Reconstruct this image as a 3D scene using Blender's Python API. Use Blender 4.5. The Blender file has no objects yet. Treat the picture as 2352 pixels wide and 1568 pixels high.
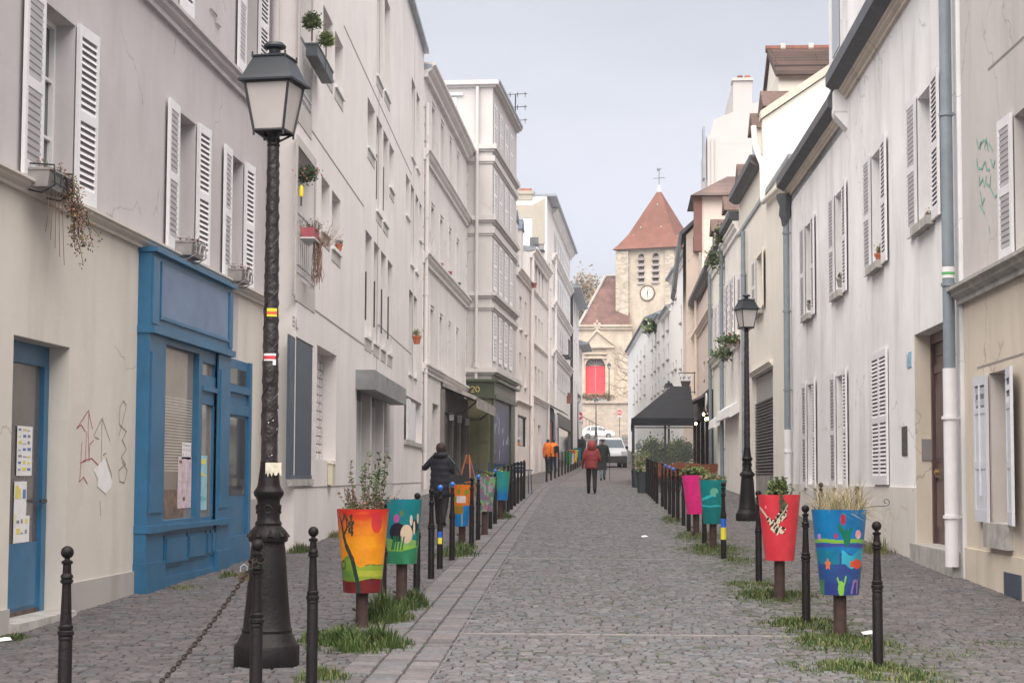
import bpy, bmesh, math, random
from mathutils import Vector, Matrix
R = math.radians
random.seed(7)
sc = bpy.context.scene
COL = sc.collection

# ------------------------------------------------------------------ camera
EYE = Vector((0, 0, 1.72)); FPX = 4208.0
_a = math.atan(264 / FPX); _p = math.atan(311 / FPX); _r = 0.0039
_f0 = Vector((-math.sin(_a), math.cos(_a), 0))
FWD = _f0 * math.cos(_p) + Vector((0, 0, 1)) * math.sin(_p)
_rt = Vector((math.cos(_a), math.sin(_a), 0)); _up = _rt.cross(FWD)
RT = _rt * math.cos(_r) + _up * math.sin(_r)
UP = _up * math.cos(_r) - _rt * math.sin(_r)
cam = bpy.data.objects.new('camera', bpy.data.cameras.new('camera')); COL.objects.link(cam)
cam.data.sensor_width = 36; cam.data.lens = FPX * 36 / 2352
cam.data.clip_start = .1; cam.data.clip_end = 4000
m = Matrix((RT, UP, -FWD)).transposed().to_4x4(); m.translation = EYE
cam.matrix_world = m
sc.camera = cam
# ------------------------------------------------------------------ sky and sun
SUN_EL, SUN_AZ = 62.0, 186.0       # azimuth clockwise from +Y: behind the camera, to its left
w = bpy.data.worlds.new('World'); sc.world = w; w.use_nodes = True
nt = w.node_tree; N = nt.nodes; Lk = nt.links; N.clear()
out = N.new('ShaderNodeOutputWorld'); bg = N.new('ShaderNodeBackground'); bg.inputs[1].default_value = .052
sky = N.new('ShaderNodeTexSky'); sky.sky_type = 'NISHITA'; sky.sun_disc = False
sky.sun_elevation = R(SUN_EL); sky.sun_rotation = R(SUN_AZ); sky.dust_density = 3.5; sky.air_density = 1.0; sky.ozone_density = 1.5
tc = N.new('ShaderNodeTexCoord'); mp = N.new('ShaderNodeMapping'); mp.inputs['Scale'].default_value = (1.6, 1.6, 4.5)
nz = N.new('ShaderNodeTexNoise'); nz.inputs['Scale'].default_value = 1.9; nz.inputs['Detail'].default_value = 6; nz.inputs['Roughness'].default_value = .5
cr = N.new('ShaderNodeValToRGB'); cr.color_ramp.elements[0].position = .25; cr.color_ramp.elements[1].position = .62
cr.color_ramp.elements[0].color = (.66, .66, .66, 1); cr.color_ramp.elements[1].color = (.95, .95, .95, 1)
sep = N.new('ShaderNodeSeparateXYZ')
gr = N.new('ShaderNodeValToRGB')   # overcast veil: whiter low down, blue-grey higher
e = gr.color_ramp.elements; e[0].position = .0; e[0].color = (9.6, 9.7, 10.2, 1); e[1].position = .5; e[1].color = (6.35, 6.6, 7.25, 1)
e2 = e.new(.13); e2.color = (8.4, 8.7, 9.9, 1); e3 = e.new(.27); e3.color = (7.2, 7.5, 8.2, 1)
mx = N.new('ShaderNodeMix'); mx.data_type = 'RGBA'
Lk.new(tc.outputs['Generated'], mp.inputs[0]); Lk.new(mp.outputs[0], nz.inputs[0]); Lk.new(nz.outputs[0], cr.inputs[0])
Lk.new(tc.outputs['Generated'], sep.inputs[0]); Lk.new(sep.outputs[2], gr.inputs[0])
Lk.new(cr.outputs[0], mx.inputs[0]); Lk.new(sky.outputs[0], mx.inputs[6]); Lk.new(gr.outputs[0], mx.inputs[7])
Lk.new(mx.outputs[2], bg.inputs[0]); Lk.new(bg.outputs[0], out.inputs[0])
sun = bpy.data.objects.new('sun', bpy.data.lights.new('sun', 'SUN')); COL.objects.link(sun)
sun.data.energy = 4.3; sun.data.angle = R(95); sun.data.color = (1, .93, .84)
_d = Vector((math.sin(R(SUN_AZ)) * math.cos(R(SUN_EL)), math.cos(R(SUN_AZ)) * math.cos(R(SUN_EL)), math.sin(R(SUN_EL))))
sun.rotation_euler = _d.to_track_quat('Z', 'Y').to_euler()
sc.view_settings.view_transform = 'Standard'; sc.view_settings.look = 'None'
sc.view_settings.gamma = 1; sc.view_settings.exposure = 1.0
sc.cycles.use_denoising = True; sc.cycles.max_bounces = 6; sc.cycles.diffuse_bounces = 4
sc.cycles.transparent_max_bounces = 8

# ------------------------------------------------------------------ picking points off the photograph
def ray(px, py): return FWD + RT * ((px - 1176) / FPX) + UP * ((784 - py) / FPX)
def at(px, py, Y):
    d = ray(px, py); return EYE + d * (Y / d.y)
GP = [(-60, -1.26), (0, 0), (100, 2.1), (120, 2.62), (144, 3.45), (200, 5.6), (215, 6.3), (240, 7.3), (400, 12), (3000, 60)]
def G(y):
    for (a, za), (b, zb) in zip(GP, GP[1:]):
        if y <= b: return za + (zb - za) * (y - a) / (b - a)
    return GP[-1][1]
def gp(px, py):
    d = ray(px, py); lo, hi = .1, 400
    for _ in range(60):
        t = (lo + hi) / 2; p = EYE + d * t
        if p.z > G(p.y): lo = t
        else: hi = t
    return EYE + d * lo

# ------------------------------------------------------------------ materials
MATS = {}
def M(name, col, rough=.8, var=.12, scale=3.0, bump=0.0, bscale=None, metal=0.0, streak=0.0, col2=None, spec=.4, detail=4, emit=0, stain=None, attr=None, crack=0):
    if name in MATS: return MATS[name]
    m = bpy.data.materials.new(name); m.use_nodes = True; MATS[name] = m
    n = m.node_tree.nodes; l = m.node_tree.links; b = n['Principled BSDF']
    b.inputs['Roughness'].default_value = rough; b.inputs['Metallic'].default_value = metal
    b.inputs['Specular IOR Level'].default_value = spec
    t = n.new('ShaderNodeTexCoord')
    c = tuple(col) + (1,)
    if attr:
        a = n.new('ShaderNodeAttribute'); a.attribute_name = attr
        mul = n.new('ShaderNodeMix'); mul.data_type = 'RGBA'; mul.blend_type = 'MULTIPLY'; mul.inputs[0].default_value = 1
        l.new(a.outputs['Color'], mul.inputs[6]); mul.inputs[7].default_value = c; cur = mul.outputs[2]
    else: cur = None
    z = n.new('ShaderNodeTexNoise'); z.inputs['Scale'].default_value = scale; z.inputs['Detail'].default_value = detail; z.inputs['Roughness'].default_value = .6
    l.new(t.outputs['Object'], z.inputs['Vector'])
    rp = n.new('ShaderNodeValToRGB'); rp.color_ramp.elements[0].position = .3; rp.color_ramp.elements[1].position = .7
    d = col2 if col2 else tuple(x * (1 - var) for x in col)
    k = 1 + var * .5
    rp.color_ramp.elements[0].color = tuple(d) + (1,); rp.color_ramp.elements[1].color = tuple(min(1, x * (k if not col2 else 1)) for x in col) + (1,)
    l.new(z.outputs[0], rp.inputs[0])
    if cur is None: cur = rp.outputs[0]
    else:
        rp.color_ramp.elements[0].color = (1 - var,) * 3 + (1,); rp.color_ramp.elements[1].color = (1, 1, 1, 1)
        mm = n.new('ShaderNodeMix'); mm.data_type = 'RGBA'; mm.blend_type = 'MULTIPLY'; mm.inputs[0].default_value = 1
        l.new(cur, mm.inputs[6]); l.new(rp.outputs[0], mm.inputs[7]); cur = mm.outputs[2]
    if streak:
        mp = n.new('ShaderNodeMapping'); mp.inputs['Scale'].default_value = (.8, .8, .2)
        l.new(t.outputs['Object'], mp.inputs[0])
        z2 = n.new('ShaderNodeTexNoise'); z2.inputs['Scale'].default_value = 1.4; z2.inputs['Detail'].default_value = 7; z2.inputs['Roughness'].default_value = .65
        l.new(mp.outputs[0], z2.inputs['Vector'])
        r2 = n.new('ShaderNodeValToRGB'); r2.color_ramp.elements[0].position = .5; r2.color_ramp.elements[1].position = .9
        r2.color_ramp.elements[0].color = (0, 0, 0, 1); r2.color_ramp.elements[1].color = (streak,) * 3 + (1,)
        l.new(z2.outputs[0], r2.inputs[0])
        m2 = n.new('ShaderNodeMix'); m2.data_type = 'RGBA'
        l.new(r2.outputs[0], m2.inputs[0]); l.new(cur, m2.inputs[6]); m2.inputs[7].default_value = tuple(stain or (col[0] * .45, col[1] * .43, col[2] * .42)) + (1,)
        cur = m2.outputs[2]
    if crack:
        zw = n.new('ShaderNodeTexNoise'); zw.inputs['Scale'].default_value = 1.3; zw.inputs['Detail'].default_value = 6; l.new(t.outputs['Object'], zw.inputs['Vector'])
        wv = n.new('ShaderNodeMix'); wv.data_type = 'RGBA'; wv.blend_type = 'LINEAR_LIGHT'; wv.inputs[0].default_value = .5; l.new(t.outputs['Object'], wv.inputs[6]); l.new(zw.outputs['Color'], wv.inputs[7])
        vo = n.new('ShaderNodeTexVoronoi'); vo.feature = 'DISTANCE_TO_EDGE'; vo.inputs['Scale'].default_value = .42; l.new(wv.outputs[2], vo.inputs['Vector'])
        ct = n.new('ShaderNodeMath'); ct.operation = 'LESS_THAN'; ct.inputs[1].default_value = .0042; l.new(vo.outputs['Distance'], ct.inputs[0])
        zm = n.new('ShaderNodeTexNoise'); zm.inputs['Scale'].default_value = .33; zm.inputs['Detail'].default_value = 2; l.new(t.outputs['Object'], zm.inputs['Vector'])
        cm = n.new('ShaderNodeMath'); cm.operation = 'GREATER_THAN'; cm.inputs[1].default_value = .53; l.new(zm.outputs[0], cm.inputs[0])
        cx = n.new('ShaderNodeMath'); cx.operation = 'MULTIPLY'; l.new(ct.outputs[0], cx.inputs[0]); l.new(cm.outputs[0], cx.inputs[1])
        # patch repairs: blocky areas of slightly different tone
        br = n.new('ShaderNodeTexVoronoi'); br.distance = 'CHEBYCHEV'; br.inputs['Scale'].default_value = .38; br.inputs['Randomness'].default_value = .9; l.new(t.outputs['Object'], br.inputs['Vector'])
        rs_ = n.new('ShaderNodeSeparateColor'); l.new(br.outputs['Color'], rs_.inputs[0]); pr = n.new('ShaderNodeMapRange'); pr.inputs[1].default_value = .72; pr.inputs[2].default_value = .76; pr.inputs[3].default_value = 0; pr.inputs[4].default_value = crack * .5; l.new(rs_.outputs[0], pr.inputs[0])
        m4 = n.new('ShaderNodeMix'); m4.data_type = 'RGBA'; l.new(pr.outputs[0], m4.inputs[0]); l.new(cur, m4.inputs[6]); m4.inputs[7].default_value = (col[0] * .78, col[1] * .775, col[2] * .77, 1)
        ck = n.new('ShaderNodeMath'); ck.operation = 'MULTIPLY'; ck.inputs[1].default_value = crack; l.new(cx.outputs[0], ck.inputs[0])
        m3 = n.new('ShaderNodeMix'); m3.data_type = 'RGBA'; l.new(ck.outputs[0], m3.inputs[0]); l.new(m4.outputs[2], m3.inputs[6]); m3.inputs[7].default_value = (col[0] * .4, col[1] * .38, col[2] * .36, 1); cur = m3.outputs[2]
    l.new(cur, b.inputs['Base Color'])
    if bump:
        z3 = n.new('ShaderNodeTexNoise'); z3.inputs['Scale'].default_value = bscale or scale * 8; z3.inputs['Detail'].default_value = 5
        l.new(t.outputs['Object'], z3.inputs['Vector'])
        bp = n.new('ShaderNodeBump'); bp.inputs['Strength'].default_value = bump; bp.inputs['Distance'].default_value = .02
        l.new(z3.outputs[0], bp.inputs['Height']); l.new(bp.outputs[0], b.inputs['Normal'])
    if emit:
        b.inputs['Emission Color'].default_value = c; b.inputs['Emission Strength'].default_value = emit
    return m
def plaster(name, col, streak=.35, var=.07, scale=.9, crack=.42): return M(name, tuple(min(.84, c * 1.24) for c in col), .92, var, scale, .12, 14, streak=min(1, streak * 1.5), spec=.15, crack=crack)

# ------------------------------------------------------------------ mesh builder
class MB:
    def __init__(s): s.v = []; s.f = []; s.m = []; s.s = []
    def add(s, vs, fs, mi=0, sm=False):
        o = len(s.v); s.v += [tuple(p) for p in vs]
        for f in fs: s.f.append(tuple(o + i for i in f)); s.m.append(mi); s.s.append(sm)
    def box(s, x0, x1, y0, y1, z0, z1, mi=0):
        x0, x1 = min(x0, x1), max(x0, x1); y0, y1 = min(y0, y1), max(y0, y1); z0, z1 = min(z0, z1), max(z0, z1)
        s.add([(x0, y0, z0), (x1, y0, z0), (x1, y1, z0), (x0, y1, z0), (x0, y0, z1), (x1, y0, z1), (x1, y1, z1), (x0, y1, z1)],
              [(0, 3, 2, 1), (4, 5, 6, 7), (0, 1, 5, 4), (1, 2, 6, 5), (2, 3, 7, 6), (3, 0, 4, 7)], mi)
    def quad(s, a, b, c, d, mi=0): s.add([a, b, c, d], [(0, 1, 2, 3)], mi)
    def poly(s, pts, mi=0): s.add(pts, [tuple(range(len(pts)))], mi)
    def prism(s, pts, y0, y1, mi=0, axis='y'):
        n = len(pts)
        def P(p, t): return (p[0], t, p[1]) if axis == 'y' else ((t, p[0], p[1]) if axis == 'x' else (p[0], p[1], t))
        v = [P(p, y0) for p in pts] + [P(p, y1) for p in pts]
        s.add(v, [tuple(range(n)), tuple(range(2 * n - 1, n - 1, -1))] + [(i, i + n, (i + 1) % n + n, (i + 1) % n) for i in range(n)], mi)
    def cyl(s, a, b, r0, r1=None, n=10, mi=0, caps=True):
        r1 = r0 if r1 is None else r1; a = Vector(a); b = Vector(b); d = (b - a)
        if d.length < 1e-6: return
        d.normalize(); x = d.orthogonal().normalized(); y = d.cross(x)
        vs = []
        for c, r in ((a, r0), (b, r1)):
            for i in range(n):
                t = 2 * math.pi * i / n; vs.append(c + x * math.cos(t) * r + y * math.sin(t) * r)
        s.add(vs, [(i, (i + 1) % n, n + (i + 1) % n, n + i) for i in range(n)], mi, True)
        if caps: s.add(vs, [tuple(range(n - 1, -1, -1)), tuple(range(n, 2 * n))], mi)
    def tube(s, pts, r, n=6, mi=0):
        pts = [Vector(p) for p in pts]; rings = []
        rr = r if isinstance(r, (list, tuple)) else [r] * len(pts)
        ref = None
        for i, p in enumerate(pts):
            d = (pts[min(i + 1, len(pts) - 1)] - pts[max(i - 1, 0)])
            if d.length < 1e-9: d = Vector((0, 0, 1))
            d.normalize()
            x = (ref - d * ref.dot(d)) if ref is not None else d.orthogonal()
            if x.length < 1e-6: x = d.orthogonal()
            x.normalize(); ref = x; y = d.cross(x)
            rings.append([p + x * math.cos(2 * math.pi * k / n) * rr[i] + y * math.sin(2 * math.pi * k / n) * rr[i] for k in range(n)])
        vs = [v for g in rings for v in g]
        fs = [(i * n + k, i * n + (k + 1) % n, (i + 1) * n + (k + 1) % n, (i + 1) * n + k) for i in range(len(pts) - 1) for k in range(n)]
        s.add(vs, fs, mi, True)
        L = (len(pts) - 1) * n; s.add(vs, [tuple(range(n - 1, -1, -1)), tuple(range(L, L + n))], mi)
    def lathe(s, prof, n=20, c=(0, 0, 0), mi=0, rot=0):
        vs = []
        for r, z in prof:
            for i in range(n):
                t = 2 * math.pi * i / n + rot; vs.append((c[0] + r * math.cos(t), c[1] + r * math.sin(t), c[2] + z))
        fs = [(i * n + k, i * n + (k + 1) % n, (i + 1) * n + (k + 1) % n, (i + 1) * n + k) for i in range(len(prof) - 1) for k in range(n)]
        s.add(vs, fs, mi, n > 6)
        L = (len(prof) - 1) * n; s.add(vs, [tuple(range(n - 1, -1, -1)), tuple(range(L, L + n))], mi)
    def build(s, name, mats, parent=None, dz=0, angle=.6):
        me = bpy.data.meshes.new(name)
        v = [(p[0], p[1], p[2] - dz) for p in s.v] if dz else s.v
        me.from_pydata(v, [], s.f)
        if not isinstance(mats, (list, tuple)): mats = [mats]
        for k in mats: me.materials.append(k)
        me.polygons.foreach_set('material_index', s.m); me.polygons.foreach_set('use_smooth', s.s)
        me.validate(); me.update()
        if any(s.s): me.set_sharp_from_angle(angle=angle)
        o = bpy.data.objects.new(name, me); COL.objects.link(o)
        if parent: o.parent = parent
        return o
def pieces(B, boxes, name, mat):
    for q in boxes: b = MB(); b.box(*q); B.part(b, name, mat)
def tag(o, label, cat=None, group=None, kind=None):
    if label: o['label'] = label
    if cat: o['category'] = cat
    if group: o['group'] = group
    if kind: o['kind'] = kind
    return o
def empty(name, loc, rz, label, cat, group=None):
    o = bpy.data.objects.new(name, None); COL.objects.link(o); o.location = loc; o.rotation_euler = (0, 0, rz)
    o.empty_display_size = .2
    return tag(o, label, cat, group)
def copy_tree(o, parent=None):
    c = o.copy(); COL.objects.link(c)
    if parent: c.parent = parent
    for ch in list(o.children): copy_tree(ch, c)
    return c

# ------------------------------------------------------------------ buildings
WHITE = M('white_shutter_paint', (.74, .73, .76), .55, .06, 6, streak=.25, stain=(.5, .47, .44))
FRAME = M('white_window_frame', (.70, .70, .70), .5, .05, 5)
GLASS = M('window_glass', (.055, .062, .072), .06, .3, 1.5, spec=.8)
GLASSL = M('curtained_glass', (.17, .175, .19), .12, .35, 1.1, spec=.7)
STONE = M('sill_stone', (.44, .42, .40), .9, .3, 5, .3, 30, streak=.6)
ZINC = M('zinc_sheet', (.30, .33, .37), .45, .2, 2, metal=.3, streak=.3)
DARK = M('dark_metal_paint', (.035, .035, .042), .45, .3, 6)
GREYPIPE = M('grey_pipe_paint', (.22, .26, .30), .5, .15, 4, streak=.3)
_shc = {}
def shutter_mesh(w, h, mat, pitch=.062, mid=True, panel=False, fill=.78):
    k = (round(w, 2), round(h, 2), mat.name, pitch, mid, panel)
    if k in _shc: return _shc[k]
    w, h = k[0], k[1]; b = MB(); t = .034; st = min(.07, w * .2); rl = .11
    b.box(0, st, 0, t, 0, h); b.box(w - st, w, 0, t, 0, h); b.box(st, w - st, 0, t, 0, rl * 1.3); b.box(st, w - st, 0, t, h - rl, h)
    bays = [(rl * 1.3, h - rl)]
    if mid:
        zm = h * .46; b.box(st, w - st, 0, t, zm, zm + rl * .9); bays = [(rl * 1.3, zm), (zm + rl * .9, h - rl)]
    if panel:
        zt = h * .74; b.box(st, w - st, .008, t - .008, rl * 1.3, zt); b.box(st, w - st, 0, t, zt, zt + rl * .6)
        b.box(st, w - st, 0, t, h * .36, h * .36 + rl * .8); bays = [(zt + rl * .6, h - rl)]
    for z0, z1 in bays:
        n = max(2, int((z1 - z0) / pitch)); p = (z1 - z0) / n
        for i in range(n):
            z = z0 + i * p
            b.add([(st, .001, z), (w - st, .001, z), (w - st, .011, z), (st, .011, z), (st, t - .011, z + p * fill), (w - st, t - .011, z + p * fill), (w - st, t - .001, z + p * fill), (st, t - .001, z + p * fill)],
                  [(0, 3, 2, 1), (4, 5, 6, 7), (0, 1, 5, 4), (1, 2, 6, 5), (2, 3, 7, 6), (3, 0, 4, 7)])
        b.box(st, w - st, t * .5 - .001, t * .5 + .001, z0, z1, 1)
    me = b.build('shutter', [mat, M('shutter_gap', (.20, .185, .195), .9)]); me2 = me.data; bpy.data.objects.remove(me); _shc[k] = me2
    return me2

class Bld:
    """A building: facade plane from p0 to p1 (plan), local x along it, local y into the building."""
    def __init__(s, name, label, cat, p0, p1, ztop, depth, mat, zb=None, group=None):
        s.p0 = Vector((p0[0], p0[1], 0)); s.p1 = Vector((p1[0], p1[1], 0)); s.L = (s.p1 - s.p0).length
        s.u = (s.p1 - s.p0).normalized(); s.n = Vector((-s.u.y, s.u.x, 0))
        s.zb = min(G(p0[1]), G(p1[1])) if zb is None else zb
        s.z1 = ztop; s.D = depth; s.mat = mat; s.ops = []
        s.root = empty(name, (p0[0], p0[1], s.zb), math.atan2(s.u.y, s.u.x), label, cat, group)
    def P(s, px, py, off=0.0):
        d = ray(px, py); q = s.p0 - s.n * off
        t = (q - EYE).dot(s.n) / d.dot(s.n); p = EYE + d * t
        return (p - s.p0).dot(s.u), p.z
    def U(s, px, py=900, off=0): return s.P(px, py, off)[0]
    def Z(s, px, py, off=0): return s.P(px, py, off)[1]
    def W(s, u, n, z): return s.p0 + s.u * u + s.n * n + Vector((0, 0, z))
    def op(s, u0, u1, z0, z1, d=.2, open_back=False):
        u0, u1 = min(u0, u1), max(u0, u1)
        s.ops.append((max(.02, u0), min(s.L - .02, u1), z0, z1, d, open_back))
    def part(s, b, name, mats, parent=None, angle=.6):
        return b.build(name, mats, parent or s.root, dz=0 if parent and parent is not s.root else s.zb, angle=angle)
    def sub(s, b, name, mats, parent): return b.build(name, mats, parent, dz=s.zb)
    def win(s, u0, u1, z0, z1, d=.2, rows=3, cols=2, frame=None, glass=None, fw=.05):
        u0, u1 = min(u0, u1), max(u0, u1)
        u0 = max(.02, u0); u1 = min(s.L - .02, u1)
        s.op(u0, u1, z0, z1, d)
        b = MB(); y0, y1 = d - .05, d + .002
        b.box(u0, u0 + fw, y0, y1, z0, z1); b.box(u1 - fw, u1, y0, y1, z0, z1)
        b.box(u0 + fw, u1 - fw, y0, y1, z0, z0 + fw); b.box(u0 + fw, u1 - fw, y0, y1, z1 - fw, z1)
        for c in range(1, cols):
            x = u0 + (u1 - u0) * c / cols; b.box(x - .035, x + .035, y0 - .01, y1, z0 + fw, z1 - fw)
        for r in range(1, rows):
            z = z0 + (z1 - z0) * r / rows; b.box(u0 + fw, u1 - fw, y0 + .015, y1 - .003, z - .014, z + .014)
        o = s.part(b, 'window', frame or FRAME)
        g = MB(); g.box(u0 + .01, u1 - .01, d + .004, d + .02, z0 + .01, z1 - .01)
        s.sub(g, 'pane', glass or GLASS, o)
        return o
    def shut(s, uh, z0, z1, w, ang=172, side=1, mat=None, label=None, panel=False, pitch=.062, mid=True):
        """hinge at uh; side +1 leaf extends to larger u when folded back on the wall"""
        me = shutter_mesh(abs(w), z1 - z0, mat or WHITE, pitch, mid, panel)
        o = bpy.data.objects.new('shutter', me); COL.objects.link(o); o.parent = s.root
        o.location = (uh, -.045, z0 - s.zb)
        a = R(180 - ang)
        if side > 0: o.rotation_euler = (0, 0, -a); o.location.y = -.05
        else: o.rotation_euler = (0, 0, math.pi + a); o.location.y = -.016
        if label: o['label'] = label
        return o
    def sill(s, u0, u1, z, h=.09, p=.1, mat=None, e=.06, name='sill'):
        b = MB(); b.box(u0 - e, u1 + e, -p, .02, z - h, z); return s.part(b, name, mat or STONE)
    def band(s, u0, u1, z0, z1, p=.12, mat=None, prof=None, name='cornice'):
        b = MB(); H = z1 - z0
        prof = prof or [(0, 0), (-p * .35, 0), (-p * .35, .3), (-p * .7, .5), (-p * .75, .72), (-p, .8), (-p, 1), (0, 1)]
        b.prism([(y, z0 + t * H) for y, t in prof], u0, u1, axis='x'); return s.part(b, name, mat or s.mat)
    def pipe(s, u, z0, z1, r=.055, off=.09, mat=None, collars=4, name='downpipe'):
        b = MB(); b.cyl((u, -off, z0), (u, -off, z1), r, n=12)
        for i in range(collars):
            z = z0 + (z1 - z0) * (i + .5) / collars; b.cyl((u, -off, z - .02), (u, -off, z + .02), r * 1.25, n=12); b.box(u - .012, u + .012, -off, 0, z - .012, z + .012)
        return s.part(b, name, mat or GREYPIPE)
    def finish(s, roof='flat', roofmat=None, sides=True, over=.0, rise=2.5, gable=True, extra=None):
        b = MB(); L = s.L; D = s.D; zb = s.zb - .6; zt = s.z1
        us = sorted(set([0, L] + [round(o[i], 4) for o in s.ops for i in (0, 1)]))
        zs = sorted(set([zb, zt] + [round(min(zt, max(zb, o[i])), 4) for o in s.ops for i in (2, 3)]))
        us = [x for i, x in enumerate(us) if i == 0 or x - us[i - 1] > 1e-3]; zs = [x for i, x in enumerate(zs) if i == 0 or x - zs[i - 1] > 1e-3]
        idx = {}
        def vi(i, j):
            if (i, j) not in idx: idx[(i, j)] = len(b.v); b.v.append((us[i], 0, zs[j]))
            return idx[(i, j)]
        for i in range(len(us) - 1):
            for j in range(len(zs) - 1):
                cx, cz = (us[i] + us[i + 1]) / 2, (zs[j] + zs[j + 1]) / 2
                if any(o[0] < cx < o[1] and o[2] < cz < o[3] for o in s.ops): continue
                b.f.append((vi(i, j), vi(i + 1, j), vi(i + 1, j + 1), vi(i, j + 1))); b.m.append(0); b.s.append(False)
        for u0, u1, z0, z1, d, ob in s.ops:
            z1 = min(z1, zt); z0 = max(z0, zb)
            b.quad((u0, 0, z0), (u0, 0, z1), (u0, d, z1), (u0, d, z0)); b.quad((u1, 0, z0), (u1, d, z0), (u1, d, z1), (u1, 0, z1))
            b.quad((u0, 0, z1), (u1, 0, z1), (u1, d, z1), (u0, d, z1)); b.quad((u0, 0, z0), (u0, d, z0), (u1, d, z0), (u1, 0, z0))
            if not ob: b.quad((u0, d + .03, z0), (u1, d + .03, z0), (u1, d + .03, z1), (u0, d + .03, z1))
        b.quad((0, 0, zb), (0, 0, zt), (0, D, zt), (0, D, zb)); b.quad((L, 0, zb), (L, D, zb), (L, D, zt), (L, 0, zt)); b.quad((0, D, zb), (0, D, zt), (L, D, zt), (L, D, zb))
        if roof == 'pitch':
            r = zt + rise
            b.poly([(0, 0, zt), (0, D / 2, r), (0, D, zt)]); b.poly([(L, 0, zt), (L, D, zt), (L, D / 2, r)])
            q = MB(); t = .14; sl = rise / (D / 2)
            q.prism([(-over, zt - over * sl + .01), (D / 2, r + .01), (D + over, zt - over * sl + .01), (D + over, zt - over * sl + .01 + t), (D / 2, r + t + .03), (-over, zt - over * sl + .01 + t)], -.04, L + .04, axis='x')
            s.part(q, 'roof', roofmat or ZINC)
        else:
            b.quad((0, 0, zt), (L, 0, zt), (L, D, zt), (0, D, zt))
            if roof == 'flat':
                q = MB(); q.box(-.03, L + .03, -max(over, .05), D + .05, zt + .004, zt + .12); s.part(q, 'roof', roofmat or ZINC)
            elif roof == 'shed':
                q = MB(); q.prism([(-over, zt - .02), (D, zt + rise), (D, zt + rise - .2), (0, zt - .2), (-over, zt - .12)][::-1], -.03, L + .03, axis='x')
                q.prism([(.1, zt), (D, zt), (D, zt + rise - .02)], 0, L, axis='x'); s.part(q, 'roof', roofmat or ZINC)
        if extra: extra(b)
        return s.part(b, 'wall', s.mat)

# ------------------------------------------------------------------ ground, road, gutter, pavements
def gx(y): return -1.36 - .025 * (min(y, 62) - 13) + max(0, y - 62) * .004      # right edge of the gutter
def vx(y):                                                                       # planted verge line on the right
    T = [(0, 2.4), (13.6, 1.86), (19.4, 1.61), (26, 1.37), (34, 1.14), (44, .93), (50, .72), (57, .45), (67, .2), (90, .3), (130, .2), (156, .0), (400, 0)]
    for (a, va), (b, vb) in zip(T, T[1:]):
        if y <= b: return va + (vb - va) * (y - a) / (b - a)
    return 0
SETT = M('granite_setts', (1, 1, 1), .78, .35, 22, .5, 60, attr='tint', spec=.35)
JOINT = M('earth_joints', (.045, .040, .038), .95, .3, 4, .4, 30)
def far_setts(name, c1, c2, mort, sx, sy):
    m = bpy.data.materials.new(name); m.use_nodes = True; n = m.node_tree.nodes; l = m.node_tree.links; b = n['Principled BSDF']; b.inputs['Roughness'].default_value = .75
    t = n.new('ShaderNodeTexCoord'); br = n.new('ShaderNodeTexBrick'); br.inputs['Scale'].default_value = 1
    br.inputs['Brick Width'].default_value = sx; br.inputs['Row Height'].default_value = sy; br.inputs['Mortar Size'].default_value = .012
    br.inputs['Color1'].default_value = c1 + (1,); br.inputs['Color2'].default_value = c2 + (1,); br.inputs['Mortar'].default_value = mort + (1,)
    z = n.new('ShaderNodeTexNoise'); z.inputs['Scale'].default_value = .7; z.inputs['Detail'].default_value = 8
    r = n.new('ShaderNodeValToRGB'); r.color_ramp.elements[0].color = (.62, .6, .6, 1); r.color_ramp.elements[1].color = (1.2, 1.17, 1.16, 1); r.color_ramp.elements[0].position = .3; r.color_ramp.elements[1].position = .7
    x = n.new('ShaderNodeMix'); x.data_type = 'RGBA'; x.blend_type = 'MULTIPLY'; x.inputs[0].default_value = 1
    l.new(t.outputs['Object'], br.inputs['Vector']); l.new(t.outputs['Object'], z.inputs['Vector']); l.new(z.outputs[0], r.inputs[0])
    l.new(br.outputs[0], x.inputs[6]); l.new(r.outputs[0], x.inputs[7]); l.new(x.outputs[2], b.inputs['Base Color'])
    bp = n.new('ShaderNodeBump'); bp.inputs['Strength'].default_value = .6; bp.inputs['Distance'].default_value = .01
    l.new(br.outputs['Fac'], bp.inputs['Height']); bp.invert = True; l.new(bp.outputs[0], b.inputs['Normal'])
    return m
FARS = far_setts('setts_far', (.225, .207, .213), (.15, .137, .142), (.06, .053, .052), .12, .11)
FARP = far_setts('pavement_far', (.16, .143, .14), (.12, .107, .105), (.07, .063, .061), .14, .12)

def ys(a, b):
    r = [a] + [y for y, _ in GP if a < y < b] + [b]
    out_ = []
    for p, q in zip(r, r[1:]):
        k = max(1, int((q - p) / 8)); out_ += [p + (q - p) * i / k for i in range(k)]
    return out_ + [b]
b = MB()
yy = ys(-60, 3000)
for y in yy: b.v += [(-900, y, G(y) - .004), (900, y, G(y) - .004)]
for i in range(len(yy) - 1): b.f.append((2 * i, 2 * i + 1, 2 * i + 3, 2 * i + 2)); b.m.append(0); b.s.append(False)
tag(b.build('ground', JOINT), 'dark earthen ground under the setts', kind='structure')

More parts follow.
